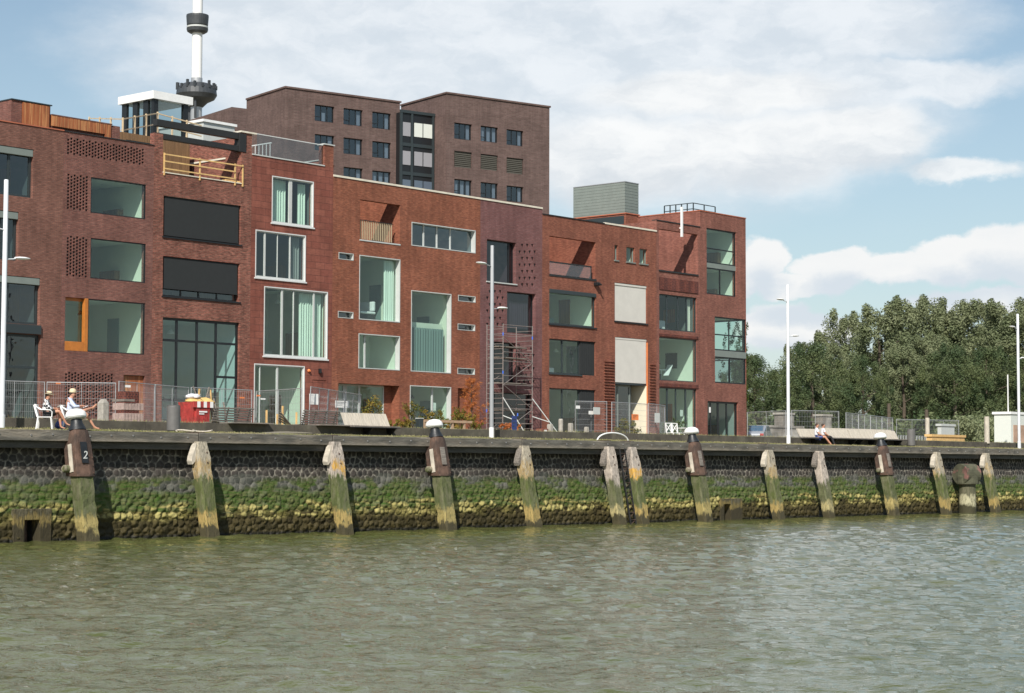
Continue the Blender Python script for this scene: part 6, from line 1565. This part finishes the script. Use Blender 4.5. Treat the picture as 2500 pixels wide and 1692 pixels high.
def fence(a, b, ya, yb, label, tilt=0):
    A_ = onZ(a, ya, TZ+2.0); B_ = onZ(b, yb, TZ+2.0); d = B_-A_; L = math.hypot(d[0], d[1]); n = max(1, round(L/3.6)); ang = math.atan2(d[1], d[0])
    for i in range(n):
        o = FP if not FU else copy_tree(FP, (0,0,0)); FU.append(1)
        p = A_+d*(i/n); o.location = (p[0], p[1], TZ); o.rotation_euler = (math.radians(tilt), 0, ang); o.scale = (L/n/3.45*.985, 1, 1)
        o['label'] = label if n == 1 else label+', '+('left part' if i == 0 else 'right part' if i == n-1 else 'middle part' if n == 3 else ['second', 'third', 'fourth', 'fifth'][i-1]+' part')
fence(-40, 112, 927, 932, 'mesh fence panel at the left edge behind the white lamp post'); fence(114, 286, 932, 934.5, 'mesh fence panel behind the two seated people'); fence(290, 462, 930, 945.5, 'mesh fence panel in front of the wrapped paving bricks')
fence(466, 618, 945, 952, 'mesh fence panel in front of the red container'); fence(625, 739, 954.5, 947, 'slanting mesh fence panel before the white framed garden doors'); fence(753, 877, 943, 963, 'mesh fence panel behind the second slatted bench', 3)
fence(1404, 1483, 978.5, 980, 'mesh fence panel right of the scaffold, before the grey ground floor doors'); fence(1493, 1582, 981, 986, 'mesh fence panel in front of the cream blind house entrance'); fence(1583, 1624, 984, 989.5, 'short mesh fence panel left of the white garden chairs')
fence(1824, 1920, 1006, 1002, 'far mesh fence left of the far white lamp post'); fence(1932, 2050, 1001, 1004, 'far mesh fence behind the seated couple'); fence(2065, 2180, 1007, 1020, 'far mesh fence behind the right half of the long bench'); fence(2188, 2342, 1023, 1026, 'far mesh fence right of the second litter bin')
def sign(px0, px1, py0, py1, Y, m, label, name='notice_board', tiltz=0, lines=True, post=False):
    a = onY(px0, py0, Y); b = onY(px1, py1, Y); x0, x1, z0, z1 = float(a[0]), float(b[0]), float(b[2]), float(a[2]); t = thing(name, label, 'sign', (x0, Y, z0))
    mb = MB(); mb.box(x0, x1, Y, Y+.02, z0, z1); mb.build('board', M[m], t)
    if lines:
        mb = MB()
        for k in range(3): mb.box(x0+(x1-x0)*.12, x0+(x1-x0)*(.8-.15*k), Y-.004, Y-.001, z1-(z1-z0)*(.25+.2*k), z1-(z1-z0)*(.20+.2*k))
        mb.build('print', M['anth'], t)
    if post: mb = MB(); mb.box(x0+.02, x0+.06, Y+.021, Y+.06, TZ, z1); mb.box(x1-.06, x1-.02, Y+.021, Y+.06, TZ, z1); mb.build('post', M['weathered'], t)
def fy(px, py): return float(onZ(px, py, TZ+2.0)[1])-.12
sign(756, 777, 961, 988, fy(765, 945), 'white', 'white blank sheet hanging on the fence behind the second slatted bench', lines=False)
sign(819, 852, 978, 996, fy(845, 958), 'white', 'wide white printed board on the fence above the pale bench')
sign(1543, 1559, 1011, 1026, fy(1543, 983)-.1, 'orange', 'orange sign on the fence before the entrance of the cream blind house')
sign(1599, 1611, 1008, 1032, fy(1603, 986), 'alu', 'pale grey upright sheet on the short fence left of the garden chairs', lines=False)
sign(1438, 1448, 1003, 1012, fy(1444, 979), 'white', 'small white plate on the fence right of the scaffold, lower left one', lines=False); sign(1449, 1465, 994, 1012, fy(1455, 979), 'alu', 'grey sheet tied to the fence right of the scaffold', lines=False)
sign(1407, 1416, 990, 998, fy(1409, 978), 'white', 'small white plate at the left end of the fence right of the scaffold', lines=False)
sign(137, 148, 934, 938, fy(140, 932), 'orange', 'small orange label near the top of the fence behind the straw hat', lines=False); sign(305, 319, 940, 946, fy(310, 932), 'white', 'small white label on the fence above the wrapped paving bricks', lines=False)
sign(476, 489, 961, 965, fy(480, 946), 'white', 'small white label on the fence above the red container', lines=False); sign(586, 597, 969, 973, fy(590, 950), 'orange', 'small orange label on the fence left of the white framed doors', lines=False)
sign(627, 636, 964, 968, fy(630, 953), 'orange', 'small orange label on the slanting fence, near its left end', lines=False); sign(637, 648, 972, 976, fy(642, 952), 'white', 'small white label on the slanting fence before the white framed doors', lines=False)
sign(1250, 1262, 1015, 1056, YF-6, 'blue', 'dark blue printed sign with white figure standing before the scaffold', post=False)

# ---- building material behind the fences
def pos(px, py, Y): q = onY(px, py, Y); return float(q[0]), float(q[2])
x0, z1 = pos(466, 981, 8.8); x1, _ = pos(513, 984, 8.8); t = thing('waste_container', 'red ribbed waste container with white blocks along its rim, full of rubble', 'container', (x0, 8.8, TZ))
mb = MB(); mb.add([(x0+.15,8.8,TZ+.1),(x1-.15,8.8,TZ+.1),(x1-.15,9.5,TZ+.1),(x0+.15,9.5,TZ+.1),(x0,8.7,z1),(x1,8.7,z1),(x1,9.6,z1),(x0,9.6,z1)], [(0,3,2,1),(0,1,5,4),(1,2,6,5),(2,3,7,6),(3,0,4,7)])
for i in range(7): x = x0+.2+(x1-x0-.4)*i/6; mb.box(x-.04, x+.04, 8.64, 8.80, TZ+.12, z1-.02)
mb.build('body', M['red'], t)
mb = MB(); n = 6
for i in range(0, n, 2): mb.box(x0+(x1-x0)*i/n, x0+(x1-x0)*(i+1)/n, 8.60, 8.68, z1-.22, z1+.02)
mb.build('rim_block', M['red'], t); mb = MB()
for i in range(1, n, 2): mb.box(x0+(x1-x0)*i/n, x0+(x1-x0)*(i+1)/n, 8.60, 8.68, z1-.22, z1+.02)
mb.build('rim_block', M['white'], t)
mb = MB(); W_ = x1-x0; mb.box(x0+W_*.3, x0+W_*.7, 8.615, 8.637, z1-.42, z1-.36); mb.box(x0+W_*.3, x0+W_*.55, 8.615, 8.637, z1-.50, z1-.46); mb.build('lettering', M['white'], t)
for i, (px, w_, m_, lab) in enumerate([(468, .42, 'tarpy', 'yellow sack lying on the left of the red container'), (492, .42, 'tarpy', 'yellow sack lying in the middle of the red container'), (463, .26, 'whitecloth', 'white sack on top of the yellow one in the red container')]):
    x, z = pos(px, 975, 9.3); mb = MB(); mb.blobm((x, 9.1, z1+.03+(.20 if i == 2 else 0)), (w_, .35, .17 if i < 2 else .11), 14, 8, .13); tag(mb.build('sack', M[m_], smooth=True), lab, 'sack', 'sacks in the red container')
rg_ = random.Random(5)
for i in range(9):
    x = x1-.2+i*.16; mb = MB(); a = rg_.uniform(-.5, .5); mb.bar((x, 9.2+rg_.uniform(-.3,.4), TZ+.2), (x+a*1.1, 9.4, z1+rg_.uniform(.05, .7)), .06, .04)
    tag(mb.build('timber_offcut', M['weathered'] if i % 3 else M['newwood']), ['first','second','third','fourth','fifth','sixth','seventh','eighth','ninth'][i]+' timber offcut from the left, leaning behind the first slatted bench', 'plank', 'timber offcuts beside the red container')
x0, z1 = pos(302, 976, 8.6); x1, _ = pos(352, 979, 8.6); t = thing('paving_brick_stack', 'pallet stack of wrapped pinkish paving bricks behind the fence', 'brick stack', (x0, 8.6, TZ))
for i in range(7):
    for j in range(2): mb = MB(); w_ = (x1-x0)/7; mb.box(x0+i*w_, x0+(i+1)*w_-.02, 8.6, 9.3, TZ+.15+j*.5, TZ+.13+(j+1)*(z1-TZ-.25)/2); mb.build('bundle', M['pallet'], t, bevel=.01)
mb = MB(); mb.box(x0, x1, 8.6, 9.3, TZ, TZ+.14); mb.box(x0-.02, x1-.5, 8.55, 9.3, z1-.06, z1+.03); mb.build('pallet', M['weathered'], t)
x0, z1 = pos(305, 955, 10.5); x1, _ = pos(340, 960, 10.5); mb = MB(); mb.box(x0, x1, 10.5, 11.0, TZ, z1); o = mb.build('clay_brick_stack', M['brick_sold'], bevel=.02); tag(o, 'stack of red clay bricks behind the wrapped paving bricks', 'brick stack')
x0, z1 = pos(251, 974, 8.6); x1, _ = pos(267, 975, 8.6); mb = MB(); mb.add([(x0,8.6,TZ),(x1,8.6,TZ),(x1,8.95,TZ),(x0,8.95,TZ),(x0,8.6,z1-.15),(x1,8.6,z1-.15),(x1,8.95,z1-.15),(x0,8.95,z1-.15),(x0+.08,8.66,z1),(x1-.08,8.66,z1),(x1-.08,8.88,z1),(x0+.08,8.88,z1)], [(0,3,2,1),(0,1,5,4),(1,2,6,5),(2,3,7,6),(3,0,4,7),(4,5,9,8),(5,6,10,9),(6,7,11,10),(7,4,8,11),(8,9,10,11)])
tag(mb.build('wrapped_bag', M['stonegrey'], bevel=.04), 'pale wrapped bag of stone behind the person in the blue shirt', 'bag')
for i, (px, h_) in enumerate([(652, .75), (678, .6), (691, .95), (725, .7)]):
    x, _ = pos(px, 1020, 9.5); mb = MB(); mb.box(x-.03, x+.03, 9.5, 9.56, TZ, TZ+h_+.1); tag(mb.build('wooden_stake', M['newwood']), ['leftmost stake, thick and pale,', 'second stake from the left', 'thin tall stake, third from the left,', 'rightmost stake'][i]+' before the white framed garden doors', 'stake', 'pine stakes before the white framed doors')
x, _ = pos(706, 1030, 9.0); mb = MB()
for k in range(4): mb.bar((x-.5+k*.05, 9.0+k*.1, TZ+.75-k*.1), (x+.3+k*.1, 9+k*.1, TZ+.05), .08, .03)
tag(mb.build('plank_pile', M['weathered']), 'small pile of dark slanting planks among the stakes', 'planks')
def heap(px, py, Y, w_, h_, m, name, label, cat, z=None):
    x, _ = pos(px, py, Y); mb = MB(); mb.blobm((x, Y, (TZ if z is None else z)), (w_, .6, h_), 20, 10, .10); o = mb.build(name, M[m], smooth=True); tag(o, label, cat)
heap(703, 1050, 1.3, 1.3, .10, 'terrace', 'sand_heap', 'low heap of sand on the quay strip right of the first slatted bench', 'sand heap', pave(1.3))
x, _ = pos(462, 1048, 1.2); mb = MB(); mb.tube([(x-.55+.11*i, 1.2+.25*math.sin(i*.9), pave(1.2)+.03+.05*math.sin(i*.6)**2) for i in range(14)], .025, 8); tag(mb.build('hose', M['benchwood'], smooth=True), 'pale curved hose lying right of the litter bin', 'hose')
# right hand stones and posts
for i, (px, py, w_, h_, lab) in enumerate([(1369, 1032, .12, .62, 'tallest round grey stone post right of the scaffold'), (1393, 1038, .14, .42, 'square grey stone post left of the fence foot'), (1343, 1040, .16, .34, 'low pale stone block left of the round post'), (1432, 1043, .13, .25, 'low stone post behind the fence panel right of the scaffold')]):
    Y = YF-9; x, z = pos(px, py, Y); mb = MB(); mb.lathe([(w_,0),(w_,h_+.25),(w_*.8,h_+.32)], 12 if i == 0 else 4, (x, Y, TZ)); tag(mb.build('stone_post', M['stonegrey'], bevel=.01), lab, 'stone post', 'stone posts right of the scaffold')
rg_ = random.Random(8)
for i in range(8):
    x, _ = pos(1352+i*12, 1050, YF-8); r_ = rg_.uniform(.18,.32); mb = MB(); mb.blobm((x, YF-8+rg_.uniform(-.5,.5), TZ+.12), (r_*1.3, r_, r_*.7), 9, 6, .15); tag(mb.build('rubble_stone', M['stonegrey']), ['first','second','third','fourth','fifth','sixth','seventh','eighth'][i]+' grey lump of rubble from the left, right of the scaffold', 'stone', 'rubble on the terrace right of the scaffold')
x, z = pos(1331, 1040, YF-9); t = thing('junction_box', 'small rust brown box with pale label left of the stone posts', 'box', (x, YF-9, TZ)); mb = MB(); mb.box(x-.25, x+.25, YF-9, YF-8.6, TZ, TZ+.42); mb.build('body', M['brick_h'], t, bevel=.01); mb = MB(); mb.box(x-.07, x+.12, YF-9.02, YF-9.003, TZ+.22, TZ+.36); mb.build('plate', M['white'], t)
# planter rail and grey post
Y = YF-5; xa_, _ = pos(1036, 1030, Y); xb_, _ = pos(1152, 1030, Y); t = thing('planter_rail', 'low raw wooden planter fence among the shrubs', 'fence', (xa_, Y, TZ))
for f in (0, .03, .60, .85): x = xa_+(xb_-xa_)*f; mb = MB(); mb.box(x-.05, x+.05, Y, Y+.1, TZ, TZ+.85); mb.build('post', M['fencewood'], t)
mb = MB(); mb.box(xa_, xb_, Y-.03, Y-.003, TZ+.72, TZ+.84); mb.build('rail', M['fencewood'], t); mb = MB(); mb.box(xa_, xb_, Y-.03, Y-.003, TZ+.30, TZ+.42); mb.build('rail', M['fencewood'], t)
x, _ = pos(1029, 1030, Y); t = thing('meter_cabinet', 'dark grey slim cabinet with pale top left of the planter fence', 'cabinet', (x, Y, TZ)); mb = MB(); mb.box(x-.14, x+.14, Y, Y+.25, TZ, TZ+.88); mb.build('body', M['anth'], t, bevel=.01); mb = MB(); mb.box(x-.16, x+.16, Y-.02, Y+.27, TZ+.882, TZ+.92); mb.build('lid', M['alu'], t)
# white garden chairs and table by house 8
for i, (px, lab) in enumerate([(1642, 'white garden chair with crossed back, left one below the third bollard'), (1657, 'white garden chair with crossed back, right one below the third bollard')]):
    Y = YF-7; x, _ = pos(px, 1050, Y); t = thing('garden_chair', lab, 'chair', (x, Y, TZ), 'white garden chairs')
    mb = MB(); mb.box(x-.25, x+.25, Y-.25, Y+.25, TZ+.42, TZ+.45); mb.build('seat', M['white'], t)
    mb = MB(); mb.bar((x-.24,Y+.25,TZ+.45),(x-.24,Y+.30,TZ+1.0),.05); mb.bar((x+.24,Y+.25,TZ+.45),(x+.24,Y+.30,TZ+1.0),.05); mb.bar((x-.24,Y+.30,TZ+.98),(x+.24,Y+.30,TZ+.98),.05); mb.bar((x-.24,Y+.26,TZ+.5),(x+.24,Y+.30,TZ+.95),.035); mb.bar((x+.24,Y+.27,TZ+.5),(x-.24,Y+.31,TZ+.95),.035); mb.build('backrest', M['white'], t)
    for sx in (-1,1):
        for sy in (-1,1): mb = MB(); mb.bar((x+sx*.22,Y+sy*.22,TZ+.42),(x+sx*.24,Y+sy*.24,TZ),.045); mb.build('leg', M['white'], t)
x, _ = pos(1674, 1050, YF-6.5); Y = YF-6.5; t = thing('garden_table', 'white garden table right of the two white garden chairs', 'table', (x, Y, TZ)); mb = MB(); mb.box(x-.5, x+.5, Y-.35, Y+.35, TZ+.72, TZ+.75); mb.build('table_top', M['white'], t)
for sx in (-1,1): mb = MB(); mb.bar((x+sx*.4,Y-.3,TZ),(x-sx*.2,Y+.3,TZ+.72),.05); mb.build('leg', M['white'], t)
for i, px in enumerate((1620, 1648, 1662)):
    shrub(px, 1040, YF-1.2, .5, 1.35+.1*i, 'leaf_b', ['potted green shrub at the left of the soldier brick house doors', 'potted shrub behind the left white garden chair', 'potted shrub behind the right white garden chair'][i], seed=40+i, kind='potted_shrub', group='potted shrubs by the glass doors', n=9)
for i, px in enumerate((1510, 1528, 1545)): shrub(px, 1040, YF-3, .8, 1.25, 'leaf_s', ['left', 'middle', 'right'][i]+' green bush behind the fence before the cream blind house', seed=60+i, group='bushes before the cream blind house')

# ---- scaffold tower
Yb = YF-.55; X0 = float(onY(1188.5, 900, Yb)[0]); lo, hi = YF-3, Yb
for _ in range(40):
    md = (lo+hi)/2
    if proj((X0, md, TZ+4))[0] > 1228: lo = md
    else: hi = md
Yf_ = lo; X1 = float(onY(1299.6, 900, Yf_)[0]); Ht = float(onY(1228, 790, Yf_)[2])-TZ
t = thing('scaffold_tower', 'aluminium scaffold tower with diagonal braces against the purple brick house', 'scaffold', (X0, Yf_, TZ))
for x in (X0, X1):
    for y in (Yb, Yf_): mb = MB(); mb.tube([(x,y,TZ+.1),(x,y,TZ+Ht)], .026, 8); mb.build('standard', M['scaf'], t); mb = MB(); mb.lathe([(.09,0),(.09,.10)], 12, (x, y-.05, TZ+.1), (0,1,0)); mb.build('castor', M['darkslab'], t)
    mb = MB(); z = TZ+.35
    while z < TZ+Ht-.1: mb.tube([(x,Yf_,z),(x,Yb,z)], .017, 6); z += .272
    mb.build('rungs', M['scaf'], t)
lev = [TZ+.4+k*(Ht-.5)/4.5 for k in range(5)]
for k in range(4):
    a, b = lev[k], lev[k+1]
    for y in (Yf_-.03, Yb+.0): mb = MB(); xx = (X0, X1) if k % 2 == 0 else (X1, X0); mb.tube([(xx[0],y,a),(xx[1],y,b)], .018, 6); mb.build('brace', M['scaf'], t)
    mb = MB(); mb.tube([(X0,Yf_-.03,a),(X1,Yf_-.03,a)], .018, 6); mb.tube([(X0,Yf_-.03,a+.5),(X1,Yf_-.03,a+.5)], .018, 6); mb.build('ledger', M['scaf'], t)
for z in (lev[1]-.1, lev[2]+.1, lev[3]+.2, TZ+Ht-1.25): mb = MB(); mb.box(X0+.05, X1-.05, Yf_+.35, Yb-.05, z, z+.05); mb.build('platform', M['weathered'], t)
for z in (TZ+Ht-.05, TZ+Ht-.55): mb = MB(); mb.tube([(X0,Yf_,z),(X1,Yf_,z)], .018, 6); mb.tube([(X0,Yb,z),(X1,Yb,z)], .018, 6); mb.build('guard_rail', M['scaf'], t)
for (x, y, z) in ((X0,Yf_,TZ+Ht-.65),(X1,Yf_,TZ+Ht-.75),(X0,Yf_,TZ+Ht-2.75),(X0,Yb,TZ+1.5),((X0+X1)/2,Yf_,TZ+1.3)): mb = MB(); mb.lathe([(.034,0),(.034,.16)], 8, (x, y, z)); mb.build('clip', M['lblue'], t)
for x, dx in ((X0, 1.0), (X1, 1.5)):
    mb = MB(); mb.tube([(x,Yf_,TZ+2.3),(x+dx*.9,Yf_-1.1,TZ+.02)], .028, 8); mb.build('outrigger', M['alu'], t); mb = MB(); mb.tube([(x,Yf_,TZ+1.3),(x+dx*.5,Yf_-.6,TZ+1.0)], .028, 8); mb.build('outrigger_stay', M['alu'], t)

# ---- far right: car, wall, huts
M['carp'] = mat('silver car paint', (.50,.53,.57), .25, metal=.6)
def car(px, zd, label, rz):
    p = atD(px, 1070, zd); t = thing('parked_car', label, 'car', (0,0,0))
    prof = [(-2.1,.35),(-2.12,.75),(-1.95,.98),(-1.45,1.02),(-.9,1.40),(.45,1.44),(1.15,1.02),(1.95,.88),(2.12,.60),(2.1,.32)]
    mb = MB(); mb.prism(prof, -.85, .85); mb.build('body', M['carp'], t, org=(0,0,0), bevel=.08)
    mb = MB(); mb.prism([(-1.40,1.04),(-.90,1.34),(.40,1.38),(1.02,1.04)], -.862, .862); mb.add([(-1.50,-.7,1.01),(-1.50,.7,1.01),(-.93,.66,1.395),(-.93,-.66,1.395)], [(0,1,2,3)]); mb.build('window', mat('dark car glass', (.05,.10,.16), .1), t, org=(0,0,0))
    for x in (-1.35, 1.35):
        for s in (-1, 1): mb = MB(); mb.lathe([(.31,-.1),(.33,-.08),(.33,.08),(.31,.1)], 20, (x, s*.78, .33), (0,1,0)); wv = mb.build('wheel', M['black'], t, org=(0,0,0)); mb = MB(); mb.lathe([(.2,-.11),(.2,.11)], 14, (x, s*.78, .33), (0,1,0)); mb.build('rim', M['galv'], wv, org=(0,0,0))
    for s in (-1, 1): mb = MB(); mb.box(-2.15, -2.05, s*.72-.12, s*.72+.12, .68, .84); mb.build('tail_light', M['red'], t, org=(0,0,0), bevel=.02); mb = MB(); mb.box(2.02, 2.12, s*.62-.15, s*.62+.15, .62, .74); mb.build('headlight', M['white'], t, org=(0,0,0), bevel=.02)
    mb = MB(); mb.box(-2.14, -2.10, -.26, .26, .48, .58); mb.build('number_plate', mat('yellow plate', (.6,.45,.05), .5), t, org=(0,0,0))
    t.location = (p[0], p[1], TZ); t.rotation_euler = (0,0,rz)
car(1846, 136, 'silver car parked beside the corner house, seen from behind', math.radians(25))
M['farwall'] = mat('mottled grey rubble wall', (.22,.20,.17), .9, .4, .8, col2=(.36,.34,.30))
def far_box(px0, px1, ytop, zd, dep, m, name, label, cat, roofm=None):
    a = atD(px0, ytop, zd); Vp = Vert((a[0], a[1], 0), 0.0); u1 = Vp.at(px1, ytop)[0]; t = thing(name, label, cat, (a[0], a[1], TZ))
    mb = MB(); rbox(mb, Vp, 0, u1, 0, dep, TZ, a[2]); mb.build('wall', M[m], t)
    mb = MB(); rbox(mb, Vp, -.1, u1+.1, -.06, dep+.1, a[2]+.002, a[2]+.16); mb.build('coping', M[roofm or m], t); return t, Vp, u1, a[2]
far_box(1866, 1960, 1043, 142, .5, 'farwall', 'rubble_wall', 'low mottled stone wall behind the far lamp post', 'wall')
far_box(2100, 2180, 1052, 150, .5, 'farwall', 'rubble_wall', 'low grey stone wall behind the right half of the long bench', 'wall')
t, Vp, u1, zt = far_box(2468, 2560, 1011, 128, 1.2, 'curtain_far', 'quay_kiosk', 'cream and pinkish low building with white roof edge at the right edge', 'building', 'white')
mb = MB(); rbox(mb, Vp, .3, u1, -.03, -.003, TZ+.2, zt-.7); mb.build('brick_panel', mat('pinkish panel', (.42,.28,.20), .9, .25, .8), t); mb = MB(); rbox(mb, Vp, .25, .31, .3, .36, zt+.15, zt+2.6); mb.build('mast', M['white'], t)
far_box(1912, 1938, 1012, 150, .8, 'farwall', 'site_hut', 'mottled site hut behind the fence beside the far lamp post', 'hut', 'stonegrey'); far_box(2008, 2030, 1016, 150, .7, 'farwall', 'site_hut', 'narrow grey site hut behind the fence above the seated couple', 'hut', 'stonegrey')
far_box(2298, 2330, 1040, 140, .3, 'alu', 'info_panel', 'pale panel standing behind the far fence at the right', 'panel', 'alu')
t, Vp, u1, zt = far_box(2275, 2355, 1066, 130, .4, 'newwood', 'board_stack', 'stack of orange boards behind the fence at the right', 'board stack', 'newwood')
for i, (px, yt, zd) in enumerate([(2409, 1017, 118), (2264, 1020, 140), (2170, 985, 165), (2262, 1000, 160)]):
    p = atD(px, yt, zd); mb = MB(); mb.lathe([(.16,TZ),(.15,p[2])], 10, (p[0], p[1], 0)); tag(mb.build('wooden_post', M['benchwood'] if i < 2 else M['bark']), ['thick pale post standing alone left of the last lamp post', 'pale post in front of the far fence left of the orange boards', 'thin far post before the trees above the long bench', 'far post before the trees above the second litter bin'][i], 'post', 'posts before the far trees')
rg_ = random.Random(3)
for i in range(10):
    px = 2196+i*6.5; x, _ = pos(px, 1070, 6.0); mb = MB(); mb.tube([(x-.12,6,TZ),(x-.12,6,TZ+.42),(x+.1,6,TZ+.42),(x+.1,6,TZ)], .02, 6); tag(mb.build('bike_hoop', M['galv']), ['leftmost','second','third','fourth','fifth','sixth','seventh','eighth','ninth','rightmost'][i]+' of the small pale bicycle hoops beside the second litter bin', 'bicycle rack', 'bicycle hoops beside the second litter bin')

# ---- person on a step ladder inside the third floor window of the soldier brick house
JE = dict(hip=(0,0,.92), belly=(.0,0,1.08), chest=(.0,0,1.28), neck=(.02,0,1.44), head=(.06,0,1.58), shl=(0,.17,1.36), shr=(0,-.17,1.36), ell=(.16,.22,1.50), elr=(.14,-.20,1.15), wrl=(.26,.18,1.74), wrr=(.32,-.10,1.22),
          knl=(.10,.10,.50), knr=(.05,-.10,.48), anl=(.04,.10,.09), anr=(-.02,-.10,.09), tol=(.20,.11,.04), tor=(.14,-.11,.04))
xw = fx(1618, 790); t = seated('person in pale clothes on a white step ladder inside the upper window', JE, M['whitecloth'], M['whitecloth'], None, long_legs=True, sleeves='short')
zl = w8[0][2]; t.location = (xw+.25, YF+1.0, zl+.45); t.scale = (.8,)*3; t.rotation_euler = (0,0,math.radians(150))
t = thing('step_ladder', 'white step ladder inside the upper window of the upright brick band house', 'ladder', (xw, YF+1.0, zl))
for s_ in (-.18, .18): mb = MB(); mb.bar((xw-.25, YF+1.0+s_, zl-.2), (xw+.05, YF+1.0+s_, zl+1.35), .04); mb.build('stile', M['white'], t); mb = MB(); mb.bar((xw+.42, YF+1.0+s_, zl-.2), (xw+.09, YF+1.0+s_, zl+1.35), .04); mb.build('stile', M['white'], t)
for k in range(5): mb = MB(); f = .15+k*.17; mb.box(xw-.25+.3*f-.04, xw-.25+.3*f+.08, YF+.82, YF+1.18, zl-.2+1.55*f, zl-.17+1.55*f); mb.build('tread', M['white'], t)
